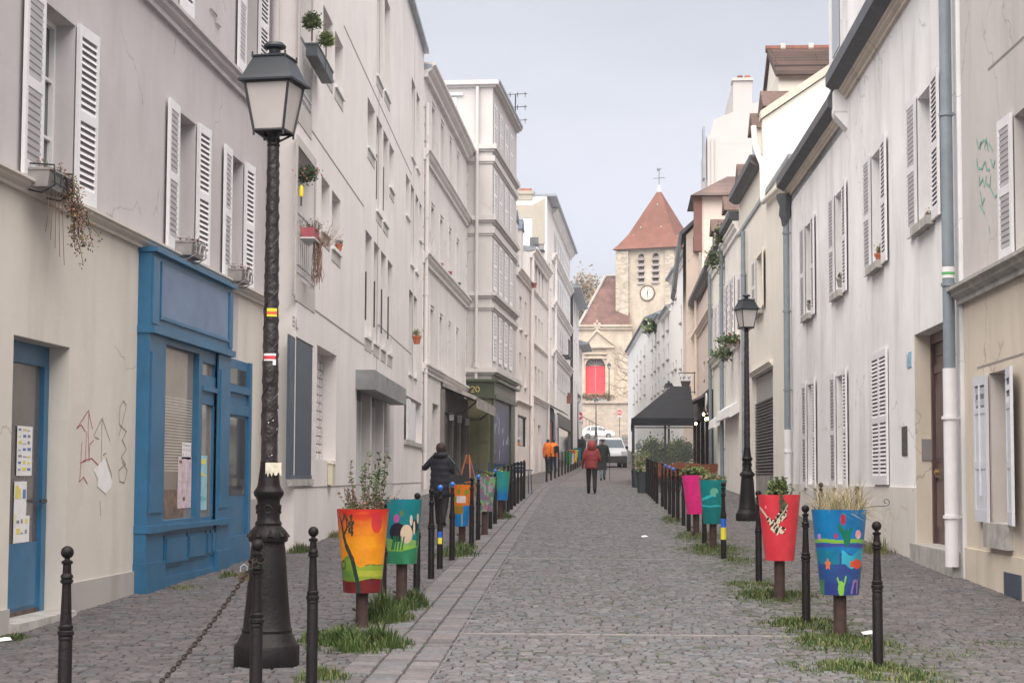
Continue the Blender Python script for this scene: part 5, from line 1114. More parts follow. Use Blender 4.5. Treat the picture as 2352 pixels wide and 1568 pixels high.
for u0, u1, _, _ in wins_:
    r_ = (u1 - u0) / 2; cu = (u0 + u1) / 2; A = [(cu + r_ * math.cos(math.pi * k / 10), z1w + r_ * math.sin(math.pi * k / 10)) for k in range(11)]
    for k in range(10): b.quad((A[k + 1][0], 0, A[k + 1][1]), (A[k][0], 0, A[k][1]), (A[k][0], 0, zev), (A[k + 1][0], 0, zev)); b.quad((A[k][0], 0, A[k][1]), (A[k + 1][0], 0, A[k + 1][1]), (A[k + 1][0], .8, A[k + 1][1]), (A[k][0], .8, A[k][1]))
    b.quad((u0, 0, z0w), (u0, .8, z0w), (u0, .8, z1w), (u0, 0, z1w)); b.quad((u1, .8, z0w), (u1, 0, z0w), (u1, 0, z1w), (u1, .8, z1w))
b.quad((TW, 0, -2), (TW, TW, -2), (TW, TW, zev), (TW, 0, zev)); b.quad((0, TW, -2), (0, 0, -2), (0, 0, zev), (0, TW, zev)); b.quad((0, TW, -2), (0, TW, zev), (TW, TW, zev), (TW, TW, -2)); b.quad((0, 0, zev), (TW, 0, zev), (TW, TW, zev), (0, TW, zev))
tp(b, 'tower_wall', CREAM)
b = MB(); 
for u0, u1, z0, z1 in wins_:
    b.box(u0 - .01, u1 + .01, .72, .78, z0, z1 + .75, 1)
    for k in range(5):
        z = z0 + (z1 - z0) * (k / 4.6); b.prism([(-.18, z), (-.18, z + .10), (.5, z + .62), (.5, z + .5)], u0 - .12, u1 + .12, axis='x')
tp(b, 'belfry_louvres', [M('grey_louvre_slate', (.36, .32, .32), .8), M('belfry_dark', (.02, .018, .018), .9)])
b = MB(); ub = tl(1530, 700)[0]; b.box(ub, TW - .3, -.35, .0, tl(1540, 757)[1], tl(1540, 575)[1]); b.box(ub - .15, TW - .2, -.55, 0, tl(1540, 757)[1] - .6, tl(1540, 757)[1]); tp(b, 'buttress', RUBBLE)
b = MB(); ua = tl(1446, 700)[0]; b.box(-.5, ua, -.5, .0, tl(1436, 748)[1], tl(1436, 578)[1]); b.box(-.6, ua - .1, -.9, 0, -2, tl(1436, 748)[1] - .2); b.box(-.7, ua + .05, -1, 0, tl(1436, 752)[1] - .1, tl(1436, 745)[1]); tp(b, 'buttress', RUBBLE)
b = MB(); cu, cz = tl(1487.5, 673); rc = abs(tl(1505, 673)[0] - cu)
N_ = 40
for r0, r1, mi, y in ((0, rc * .86, 0, -.10), (rc * .84, rc, 1, -.14)):
    for k in range(N_):
        a0, a1 = 2 * math.pi * k / N_, 2 * math.pi * (k + 1) / N_
        f = lambda a, r: (cu + r * math.cos(a), y, cz + r * math.sin(a))
        if r0 == 0: b.add([f(a0, r1), (cu, y, cz), f(a1, r1)], [(0, 1, 2)], mi)
        else: b.quad(f(a0, r0), f(a0, r1), f(a1, r1), f(a1, r0), mi); b.quad(f(a0, r1), (cu + r1 * math.cos(a0), 0, cz + r1 * math.sin(a0)), (cu + r1 * math.cos(a1), 0, cz + r1 * math.sin(a1)), f(a1, r1), mi)
for k in range(12): a = math.pi * k / 6; b.box(cu + rc * .68 * math.cos(a) - .045, cu + rc * .68 * math.cos(a) + .045, -.13, -.105, cz + rc * .68 * math.sin(a) - .07, cz + rc * .68 * math.sin(a) + .07, 2)
b.cyl((cu, -.13, cz), (cu - .02, -.13, cz - rc * .62), .05, .03, 5, 3); b.cyl((cu - .02, -.15, cz - .1), (cu + .14, -.15, cz + rc * .5), .07, .03, 5, 3)
tp(b, 'clock', [M('clock_face', (.82, .78, .66), .5), M('clock_rim', (.16, .11, .07), .5), M('clock_numeral', (.30, .28, .25), .7), M('clock_hand', (.03, .03, .03), .5)])
b = MB(); u0, z0 = tl(1478, 795); u1, z1 = tl(1492, 708); 
for a, c_, e, f in ((u0, u0 + .05, z0, z1), (u1 - .05, u1, z0, z1), (u0, u1, z1 - .05, z1)): b.box(a, c_, -.03, 0, e, f)
tp(b, 'shrine_outline', RUBBLE)
# spire: flared pyramid
ap = at(1498, 437, 232); zap = ap.z - base; m0 = TW / 2; b = MB()
fr = [(-.85, zev - .15), (-.35, zev + .35), (.75, zev + 1.9), (TW / 2 - .22, zap)]
rings = []
for ins, z in fr: rings += [(ins, ins, z), (TW - ins, ins, z), (TW - ins, TW - ins, z), (ins, TW - ins, z)]
fs = [(i * 4 + k, i * 4 + (k + 1) % 4, (i + 1) * 4 + (k + 1) % 4, (i + 1) * 4 + k) for i in range(3) for k in range(4)] + [(12, 13, 14, 15), (3, 2, 1, 0)]
b.add(rings, fs); tp(b, 'spire', M('rusty_spire_roof', (.19, .068, .045), .75, .3, .9, .2, 10, streak=.35, stain=(.19, .11, .09)))
b = MB()
for (u, z) in [tl(1451, 540), tl(1505, 540), tl(1465, 520), tl(1512, 518), tl(1494, 463), tl(1550, 542)]:
    t_ = max(0, (z - (zev + 1.9)) / (zap - zev - 1.9)); y = .75 + t_ * (TW / 2 - .97); b.box(u - .08, u + .08, y - .15, y + .1, z - .12, z + .12)
tp(b, 'roof_hook', STONE)
b = MB(); zc2 = at(1499, 380, 232).z - base; cx2 = TW / 2
b.cyl((cx2, cx2, zap - .2), (cx2, cx2, zap + .9), .28, .1, 8, 0); b.cyl((cx2, cx2, zap + .6), (cx2, cx2, zc2 - .4), .06, n=6, mi=1); zb3 = at(1499, 405, 232).z - base; b.cyl((cx2 - .75, cx2, zb3), (cx2 + .75, cx2, zb3), .05, n=6, mi=1)
b.prism([(cx2 - .3, zc2 - .5), (cx2 + .05, zc2 - .45), (cx2 + .32, zc2 - .15), (cx2 + .1, zc2 - .2), (cx2 - .1, zc2 - .2), (cx2 - .22, zc2 - .02), (cx2 - .28, zc2 - .25)], cx2 - .04, cx2 + .04, 1)
tp(b, 'weathercock_cross', [PAPER, M('iron_grey', (.16, .17, .18), .5)])
# ---- terrace wall and stairs
tx0 = at(1322, 960, 222).x; zt_ = at(1390, 926, 222).z
tr = empty('terrace_wall', (tx0, 222, G(222)), 0, 'rough stone terrace wall with a stair rail below the church', 'wall')
g0 = G(222); b = MB(); b.box(0, 30, 0, 7.5, -1, zt_ - g0); b.box(-.2, 30, -.25, .4, zt_ - g0, zt_ - g0 + .3); b.build('masonry', RUBBLE2, tr)
b = MB(); sx0, sz0 = at(1331, 952, 220).x - tx0, at(1331, 952, 220).z - g0; sx1, sz1 = at(1392, 986, 220).x - tx0, at(1392, 986, 220).z - g0
for k in range(24): t_ = k / 24; x = sx0 + (sx1 - sx0) * t_; z = sz0 + (sz1 - sz0) * t_ - .9; b.box(x, x + (sx1 - sx0) / 24 + .02, -1.7, -.0, -1, z)
b.build('stair', RUBBLE2, tr)
b = MB(); b.tube([(sx0, -1.7, sz0), (sx1, -1.7, sz1)], .05, 6); [b.cyl((sx0 + (sx1 - sx0) * k / 8, -1.7, sz0 + (sz1 - sz0) * k / 8 - .9), (sx0 + (sx1 - sx0) * k / 8, -1.7, sz0 + (sz1 - sz0) * k / 8), .025, n=5) for k in range(9)]; b.build('handrail', DARK, tr)
b = MB(); X0, X1 = at(1335, 915, 222).x - tx0, at(1447, 915, 222).x - tx0; zr_ = at(1390, 906, 222).z - g0; zb0 = zt_ - g0 + .3
b.box(X0, X1, .05, .12, zr_ - .06, zr_); n_ = 46
for k in range(n_ + 1): x = X0 + (X1 - X0) * k / n_; b.cyl((x, .08, zb0), (x, .08, zr_), .025, n=4)
for k in range(16): x = X0 + (X1 - X0) * (k + .5) / 16; b.lathe([(.22, -.02), (.26, -.02), (.26, .02), (.22, .02)], 8, (x, .08, (zb0 + zr_) / 2)) if False else b.tube([(x + .24 * math.cos(t * .785), .06, (zb0 + zr_) / 2 + .24 * math.sin(t * .785)) for t in range(9)], .025, 4)
b.build('balustrade', M('weathered_railing', (.42, .36, .30), .8), tr)
# ---- vegetation helpers
def leafmesh(b, cx, cy, cz, rx, ry, rz, n, size, rn, mi=(0, 1), clump=7, spread=.28):
    cl = []
    for _ in range(clump * 3):
        a, e = rn.random() * 6.283, math.asin(rn.uniform(-.8, 1)); q = rn.uniform(.35, 1); cl.append((cx + rx * q * math.cos(a) * math.cos(e), cy + ry * q * math.sin(a) * math.cos(e), cz + rz * q * math.sin(e)))
    for _ in range(n):
        c0 = rn.choice(cl); p = Vector((c0[0] + rn.gauss(0, rx * spread), c0[1] + rn.gauss(0, ry * spread), c0[2] + rn.gauss(0, rz * spread)))
        d = Vector((rn.gauss(0, 1), rn.gauss(0, 1), rn.gauss(0, .8))).normalized(); s_ = size * rn.uniform(.6, 1.3); x = d.orthogonal().normalized() * s_ * .5; y = d * s_
        b.add([p - x * .2, p + x * .7 + y * .45, p + y, p - x * .7 + y * .45], [(0, 1, 2, 3)], rn.choice(mi))
LEAF1 = M('leaf_green', (.065, .12, .03), .6, .5, 5, col2=(.03, .06, .015)); LEAF2 = M('leaf_yellow_green', (.14, .18, .05), .6, .4, 5); LEAF3 = M('leaf_dark', (.025, .045, .018), .6, .4, 5)
DRY = M('dry_stems', (.21, .14, .08), .85, .4, 6, col2=(.12, .07, .05)); DRYP = M('dry_pinkish_leaves', (.30, .18, .13), .85, .4, 6, col2=(.16, .09, .07)); BARK = M('bark', (.12, .09, .07), .9, .4, 5); REDL = M('dark_red_leaves', (.16, .045, .04), .7, .4, 8)
def branchy(b, p, d, ln, r, lvl, rn, droop=0, mi=0, split=3):
    if lvl == 0 or ln < .06: return
    pts = [p]; q = p.copy(); dd = d.copy()
    for _ in range(3):
        dd = (dd + Vector((rn.gauss(0, .16), rn.gauss(0, .16), rn.gauss(0, .10) - droop))).normalized(); q = q + dd * ln / 3; pts.append(q.copy())
    b.tube(pts, [r, r * .85, r * .7, r * .5], 4, mi)
    for k in range(split):
        nd = (dd + Vector((rn.gauss(0, .6), rn.gauss(0, .6), rn.gauss(.1, .45)))).normalized(); branchy(b, pts[rn.choice((2, 3, 3))], nd, ln * rn.uniform(.55, .8), r * .5, lvl - 1, rn, droop, mi, split)
rn = random.Random(21)
q = at(1452, 930, 224.5); t0 = empty('bare_tree', (q.x - .2, q.y, zt_), 0, 'bare winter tree on the terrace beside the church', 'tree')
b = MB(); b.tube([(0, 0, -.3), (.05, 0, 1), (-.1, 0, 2)], [.18, .15, .12], 8); b.build('trunk', BARK, t0); b = MB()
for a in range(13): branchy(b, Vector((-.1, 0, .8 + a * .42)), Vector((-.75 - rn.random() * .4, rn.gauss(0, .5), rn.uniform(-.1, .8))).normalized(), rn.uniform(1.1, 1.7), .055, 4, rn)
b.tube([(-.1, 0, 2), (-.2, .1, 4), (-.3, 0, 6.5)], [.12, .09, .03], 6); b.build('crown', BARK, t0)
for i, (x, y, r_) in enumerate(((1334, 720, 5.2), (1345, 700, 4.2), (1326, 742, 4.5))):
    q = at(x, y, 262 + i * 3); t = empty('tree', (q.x, q.y, G(q.y)), 0, ['russet winter tree behind the church roof, tallest of the hillside trees', 'russet winter tree touching the slanting edge of the church roof', 'low russet winter tree just above the end house roof'][i], 'tree', 'trees on the hillside')
    b = MB(); b.tube([(0, 0, -.5), (.1, 0, 5), (0, 0, q.z - G(q.y))], [.4, .3, .12], 7); b.build('trunk', BARK, t); b = MB(); leafmesh(b, 0, 0, q.z - G(q.y), r_, r_, r_ * .9, 3200, .42, rn, (0, 0, 1), 9, .2); b.build('crown', [M('russet_foliage', (.30, .21, .13), .8, .4, 1.5, col2=(.2, .13, .09)), M('grey_green_foliage', (.22, .20, .14), .8)], t)
# climbing greenery on the terrace railing
b = MB()
for k in range(9): leafmesh(b, X0 + (X1 - X0) * (.02 + k * .07), -.1, zb0 + .5, .5, .2, .5, 130, .16, rn, (0, 1), 3)
b.build('climbing_shrub', [LEAF2, DRYP], tr)

# ================================================================== STREET FURNITURE
IRON = M('brown_black_iron', (.011, .008, .0095), .45, .3, 7, .25, 40, spec=.2)
IRONW = M('wrinkled_wrapped_iron', (.024, .017, .021), .4, .4, 9, 1.0, 16, spec=.45)
LGLASS = M('frosted_lantern_glass', (.50, .46, .45), .25, .08, 3, spec=.6)
ROOFL = M('slate_blue_lantern_roof', (.022, .027, .036), .42, .15, 5, spec=.35)
def spot(px, py): q = gp(px, py); return Vector((q.x, q.y, G(q.y)))
def lamp(p, yaw, label, near=False, s=1.0, group=None):
    t = empty('street_lamp', p, 0, label, 'street lamp', group)
    b = MB(); N_ = 28 if near else 14; S = .00328
    prof = [(74, 0), (75, 3), (75, 48), (73, 52), (68, 56), (61, 72), (57, 78), (58, 84), (55, 90), (50, 140), (45, 200), (40, 270), (38, 279), (39, 284), (44, 286), (46, 292), (45, 304), (40, 312), (36, 316), (30, 322), (31, 328), (27, 334), (26, 340), (26, 376), (27, 382), (31, 388), (34, 392), (35, 400), (31, 406), (28, 410), (26, 416), (23, 440), (21, 455), (20, 470)]
    b.lathe([(r * S, z * S) for r, z in prof], N_); 
    if near:
        for k in range(10): a = 2 * math.pi * k / 10; b.cyl((math.cos(a) * .145, math.sin(a) * .145, 294 * S), (math.cos(a) * .115, math.sin(a) * .115, 310 * S), .03, .02, 6)
        b.lathe([(.0, .0)] * 2, 3) if False else None
        for k in range(4): a = -1.45 + math.pi / 2 * k; x, y = math.cos(a) * .088, math.sin(a) * .088; b.tube([(x + .03 * math.cos(u) * -math.sin(a), y + .03 * math.cos(u) * math.cos(a), 360 * S + .03 * math.sin(u)) for u in [i * .7 for i in range(9)]], .008, 5)
    b.build('base', IRON, t)
    b = MB(); zs = 470 * S; zt = 1205 * S
    if near:
        pr = []; rn = random.Random(4)
        for i in range(60): u = i / 59; z = zs + (zt - zs) * u; pr.append(((.066 - .021 * u) * (1 + rn.uniform(-.05, .06)), z))
        b.lathe(pr, 16)
        for k in range(3):     # loose spiral folds of the wrapping
            b.tube([((.066 - .021 * u) * 1.02 * math.cos(u * 38 + k * 2.1), (.066 - .021 * u) * 1.02 * math.sin(u * 38 + k * 2.1), zs + (zt - zs) * u) for u in [i / 150 for i in range(10, 145)]], .0035, 4)
    else: b.lathe([(.062, zs), (.044, zt)], 12)
    b.build('shaft', IRONW if near else IRON, t)
    b = MB(); b.lathe([(.045, 0), (.05, .012), (.045, .03), (.055, .05), (.046, .07), (.048, .1), (.062, .13), (.066, .15), (.05, .16), (.03, .19), (.022, .24)], 16 if near else 10, (0, 0, zt)); b.build('capital', IRON, t)
    zl = 1240 * S; zg = zl + .37; h0, h1 = .118, .176
    hd = bpy.data.objects.new('lantern', None)
    M_ = Matrix.Rotation(yaw, 4, 'Z')
    def lb(b, n, m, par): b.v = [tuple(M_ @ Vector(p_)) for p_ in b.v]; return b.build(n, m, par)
    b = MB()
    for sx in (-1, 1):
        for sy in (-1, 1):
            b.cyl((sx * h0, sy * h0, zl), (sx * h1, sy * h1, zg), .011, n=5); b.tube([(sx * .02, sy * .02, zl - .16), (sx * .03, sy * .03, zl - .07), (sx * .08, sy * .08, zl - .03), (sx * h0, sy * h0, zl)], .010, 5); b.cyl((sx * h0, sy * h0, zl - .04), (sx * h0, sy * h0, zl), .009, n=5)
    for k in range(4):
        a = math.pi / 2 * k; c_, s_ = math.cos(a), math.sin(a)
        f = lambda x, y, z: (x * c_ - y * s_, x * s_ + y * c_, z)
        b.cyl(f(-h0, -h0, zl), f(h0, -h0, zl), .012, n=5); b.cyl(f(-h1, -h1, zg), f(h1, -h1, zg), .014, n=5)
    fr = lb(b, 'lantern_frame', DARK, t)
    b = MB()
    for k in range(4):
        a = math.pi / 2 * k; c_, s_ = math.cos(a), math.sin(a); f = lambda x, y, z: (x * c_ - y * s_, x * s_ + y * c_, z)
        b.quad(f(-h0, -h0 + .004, zl), f(h0, -h0 + .004, zl), f(h1, -h1 + .004, zg), f(-h1, -h1 + .004, zg))
    lb(b, 'glass', LGLASS, fr)
    b = MB(); E = .218
    rings = [(E, zg + .0), (E, zg + .015), (.19, zg + .05), (.128, zg + .195), (.137, zg + .20), (.137, zg + .21), (.06, zg + .235)]
    b.lathe([(r * math.sqrt(2), z) for r, z in rings], 4, rot=math.pi / 4)
    [b.cyl((sx * .132, sy * .132, zg + .19), (sx * .132, sy * .132, zg + .235), .008, n=5) for sx in (-1, 1) for sy in (-1, 1)]
    b.lathe([(.075, zg + .225), (.045, zg + .25), (.045, zg + .275), (.085, zg + .285), (.088, zg + .30), (.065, zg + .325), (.02, zg + .335)], 16)
    lb(b, 'lantern_roof', ROOFL, t)
    return t
def marks(t, b_, name, mats): return b_.build(name, mats, t)
pL = spot(612, 1530)
LA = lamp(pL, R(-17 + 8), 'nearest street lamp, dark iron with wrapped shaft, stickers and torn paper notice', True)
b = MB()
def cur(z0, z1, a0, a1, r, mi, n=8):
    for k in range(n):
        t0_, t1_ = a0 + (a1 - a0) * k / n, a0 + (a1 - a0) * (k + 1) / n; b.quad((r * math.cos(t0_), r * math.sin(t0_), z0), (r * math.cos(t1_), r * math.sin(t1_), z0), (r * math.cos(t1_), r * math.sin(t1_), z1), (r * math.cos(t0_), r * math.sin(t0_), z1), mi)
zpx = lambda y: (1530 - y) * .00328
A0 = math.atan2(-pL.y, -pL.x)
for y0, y1, mi, da, db in ((713, 706, 1, -.55, .75), (720, 713.5, 2, -.55, .75), (725, 720.5, 1, -.55, .75), (816, 811, 0, -.9, .65), (824, 816.5, 3, -.9, .65), (828, 824.5, 0, -.9, .65), (838, 828, 0, .25, .65)): cur(zpx(y0), zpx(y1), A0 + da, A0 + db, .0655 if y0 > 740 else .0632, mi)
cur(zpx(1326), zpx(1318), A0 - .2, A0 + 1.3, .139, 4)
for k, (y, a) in enumerate(((965, .3), (970, -.2), (985, .8), (1045, .2), (940, .9))): cur(zpx(y + 2), zpx(y), A0 + a, A0 + a + .12, .073, 0, 2)
b.build('stickers', [PAPER, M('yellow_sticker', (.75, .65, .05), .6), M('orange_red_sticker', (.75, .12, .05), .6), M('red_sticker', (.6, .05, .07), .6), M('grey_tape', (.30, .28, .29), .5)], LA)
b = MB(); 
for k in range(10):
    t0_, t1_ = A0 - .35 + k * .12, A0 - .35 + (k + 1) * .12; r0, r1 = .082 + .004 * max(0, k - 5) ** 2 * .4, .082 + .004 * max(0, k - 4) ** 2 * .4; zj = [zpx(1090) + .02 * math.sin(i * 2.3) for i in (k, k + 1)]
    b.quad((r0 * math.cos(t0_), r0 * math.sin(t0_), zj[0]), (r1 * math.cos(t1_), r1 * math.sin(t1_), zj[1]), (r1 * math.cos(t1_), r1 * math.sin(t1_), zpx(1063)), (r0 * math.cos(t0_), r0 * math.sin(t0_), zpx(1063)))
b.build('torn_notice', M('torn_cream_paper', (.62, .57, .47), .85, .25, 20), LA)
pR = spot(1717, 1197); LB = lamp(pR, R(20), 'street lamp on the right pavement in front of the roller-shuttered garage', True)
b = MB(); A0 = math.atan2(-pR.y, -pR.x); cur((1197 - 1118) * .00915, (1197 - 1095) * .00915 , A0 - 1.2, A0 + 1.2, .075, 0); b.build('notice', PAPER, LB)
for px, pb, Y, lab in ((1294, 1080, 119, 'street lamp on the left kerb beside the lilac shopfront'), (1327, 1050, 136, 'street lamp behind the left-hand no-entry sign'), (1369, 1000, 206, 'street lamp standing by the white hatchback below the terrace wall'), (1448, 1000, 211, 'street lamp at the far right before the white terrace'), (1399, 925, 223.0, 'slim street lamp up on the church terrace beside the red portal'), (1536, 1080, 97, 'street lamp showing only its lantern above the black canopy')):
    q = at(px, 900, Y); z = G(Y) if 'terrace beside' not in lab else zt_ + .2
    lamp(Vector((q.x, q.y, z)), R(25), lab)

# ------------------------------------------------------------------ bollards
def bollard_mesh(n=18):
    b = MB(); ball = [(.037 * math.sin(math.pi * k / 8), 1.073 - .037 * math.cos(math.pi * k / 8)) for k in range(1, 9)]
    prof = [(.042, -.1), (.042, .0), (.040, .01), (.0385, .57), (.036, .58), (.041, .585), (.041, .60), (.037, .606), (.046, .612), (.046, .632), (.037, .64), (.041, .646), (.041, .662), (.034, .67), (.031, .72), (.025, .895), (.029, .90), (.036, .905), (.036, .918), (.028, .925), (.036, .932), (.034, .945), (.025, .955), (.023, 1.005), (.031, 1.01), (.033, 1.022), (.02, 1.03), (.018, 1.042)]
    b.lathe([p for p in prof if p[1] <= 1.03], n); return b, ball
bm_, ball = bollard_mesh(); _o = bm_.build('post', IRON); POST = _o.data; bpy.data.objects.remove(_o)
def ballm(mat, key):
    b = MB(); b.lathe([(.018, 1.025)] + ball, 16); o = b.build('ball', mat); m = o.data; bpy.data.objects.remove(o); return m
BB = ballm(IRON, 0); BBL = ballm(M('blue_ball_paint', (.02, .16, .55), .35, .2, 5, spec=.6), 1)
def bollard(p, label, blue=False, group='black iron bollards along the street', extra=None, h=1.0):
    t = empty('bollard', p, 0, label, 'bollard', group)
    for n_, me in (('post', POST), ('ball', BBL if blue else BB)):
        o = bpy.data.objects.new(n_, me); COL.objects.link(o); o.parent = t
    return t
def bt(px, ytop, Yoff=0):   # from the pixel of the ball top
    k = (ytop - 1095) + 88.4; Y = 2567 / k; q = at(px, ytop, Y); return Vector((q.x, q.y, G(Y)))
bollard(bt(155, 1258), 'leftmost bollard, close to the camera in front of the blue door')
BCH = bollard(bt(592, 1240), 'bollard with a padlocked chain standing right before the nearest lamp base')
bollard(bt(720, 1210), 'bollard between the nearest lamp and the sunset planter')
for px, py, lab, bl in ((878, 1420, 'bollard half hidden behind the sunset planter', 0), (957, 1360, 'bollard behind the badger-painted green planter', 0), (990, 1331, 'plain black bollard just left of the first blue-topped one', 0), (1010, 1308, 'blue-topped bollard bearing a blue and yellow sticker, by the walking woman', 1), (1038, 1288, 'blue-topped bollard with white drips before the orange planter', 1),
                        (1083, 1258, 'bollard at the right edge of the orange planter', 0), (1098, 1241, 'blue-topped bollard before the mottled planter', 1), (1126, 1216, 'bollard at the right edge of the mottled planter', 0), (1137, 1204, 'blue-topped bollard left of the turquoise planter', 1), (1158, 1182, 'bollard standing behind the turquoise planter', 0), (1167, 1177, 'bollard at the right edge of the turquoise planter', 0)):
    t = bollard(spot(px, py), lab, bool(bl))
    if px == 1010:
        b = MB()
        for z0, z1, mi in ((.42, .5, 0), (.34, .42, 1)): 
            for k in range(8): a0, a1 = -2.3 + k * .2, -2.3 + (k + 1) * .2; r = .0398; b.quad((r * math.cos(a0), r * math.sin(a0), z0), (r * math.cos(a1), r * math.sin(a1), z0), (r * math.cos(a1), r * math.sin(a1), z1), (r * math.cos(a0), r * math.sin(a0), z1), mi)
        b.build('sticker', [M('blue_sticker', (.02, .12, .6), .5), MATS['yellow_sticker']], t)
LR = 'one of the black bollards packed in the row past the turquoise planter'
for px, py in ((1174.6, 1171), (1182, 1163), (1189.4, 1157), (1197, 1151.6), (1203.5, 1147)): bollard(spot(px, py), LR, group='bollards past the turquoise planter')
LR2 = 'one of the black bollards lining the far left kerb towards the van'
for k in range(13):
    Y = 72.3 + 3.4 * k; bollard(Vector((-3.15 + .033 * k, Y, G(Y))), LR2, group='far left kerb bollards')
for px, py, lab in ((2017, 1540, 'rightmost bollard, right of the blue planter'), (1852, 1435, 'bollard between the red and the blue planters'), (1743, 1340, 'bollard just left of the red planter'), (1662, 1285, 'bollard with blue and yellow bands before the teal planter'), (1618, 1250, 'bollard between the pink and teal planters'), (1582, 1222, 'bollard at the left foot of the pink planter')):
    t = bollard(spot(px, py), lab)
    if px == 1662:
        b = MB()
        for z0, z1, mi in ((.46, .585, 0), (.29, .46, 1)): b.lathe([(.0402, z0), (.0398, z1)], 16, mi=mi)
        b.build('sticker', [MATS['blue_sticker'], MATS['yellow_sticker']], t)
for px, py, bl in ((1570, 1209, 0), (1557, 1197.5, 0), (1547, 1192, 1), (1538, 1182, 1), (1529, 1171, 1), (1521.4, 1164, 0), (1509, 1157.5, 0), (1504, 1152, 0), (1499, 1147, 0), (1494.5, 1142, 0), (1490, 1138, 0), (1486, 1134, 0)):
    bollard(spot(px, py), 'one of the three blue-topped bollards before the cafe terrace' if bl else 'one of the black bollards between the pink planter and the cafe terrace', bool(bl), group='blue-topped cafe bollards' if bl else 'bollards before the cafe terrace')
bollard(Vector((2.74, 26.2, G(26.2))), 'bollard near the house wall, left one seen behind the dry planter grass'); bollard(Vector((3.0, 24.2, G(24.2))), 'bollard near the house wall, right one seen behind the dry planter grass')
# chain and padlock
p0 = BCH.location + Vector((0, -.05, .99)); p1 = at(365, 1575, 9.2); p1b = at(190, 1720, 8.2)
ch_ = empty('chain', tuple(BCH.location), 0, 'rusty iron chain hanging from the bollard towards the lower left', 'chain'); b = MB(); off = Vector(BCH.location)
pts = []; 
for k in range(64):
    u = k / 63; p = p0.lerp(p1b, u); p = p + Vector((0, 0, -.10 * math.sin(math.pi * u))); pts.append(p - off)
for i in range(len(pts) - 1):
    a, c_ = pts[i], pts[i + 1]; d = (c_ - a); m = (a + c_) / 2; ln = d.length * .72; d.normalize(); s1 = d.orthogonal().normalized(); s2 = d.cross(s1); s_ = s1 if i % 2 else s2
    b.tube([m + d * ln * math.cos(t) + s_ * .011 * math.sin(t) for t in [k * math.pi / 4 for k in range(9)]], .0042, 5)
for k in range(16): pass
b.build('links', M('rusty_chain', (.028, .018, .014), .6, .5, 30, metal=.4), ch_)
b = MB(); c0 = Vector((0, 0, .975)); b.tube([c0 + Vector((.05 * math.cos(t), .05 * math.sin(t), .012 * math.sin(2 * t))) for t in [k * math.pi / 8 for k in range(17)]], .007, 5); b.build('loop', MATS['rusty_chain'], ch_)
pk = empty('padlock', tuple(off + Vector((-.075, -.03, .86))), .3, 'worn brass padlock closing the chain on the bollard', 'padlock'); b = MB(); b.box(-.03, .03, -.012, .012, 0, .055); b.build('body', M('worn_brass', (.09, .065, .035), .6, .4, 30, metal=.3), pk); b = MB(); b.tube([(-.02, 0, .055), (-.02, 0, .085), (0, 0, .1), (.02, 0, .085), (.02, 0, .055)], .005, 6); b.build('shackle', GREYPIPE, pk)

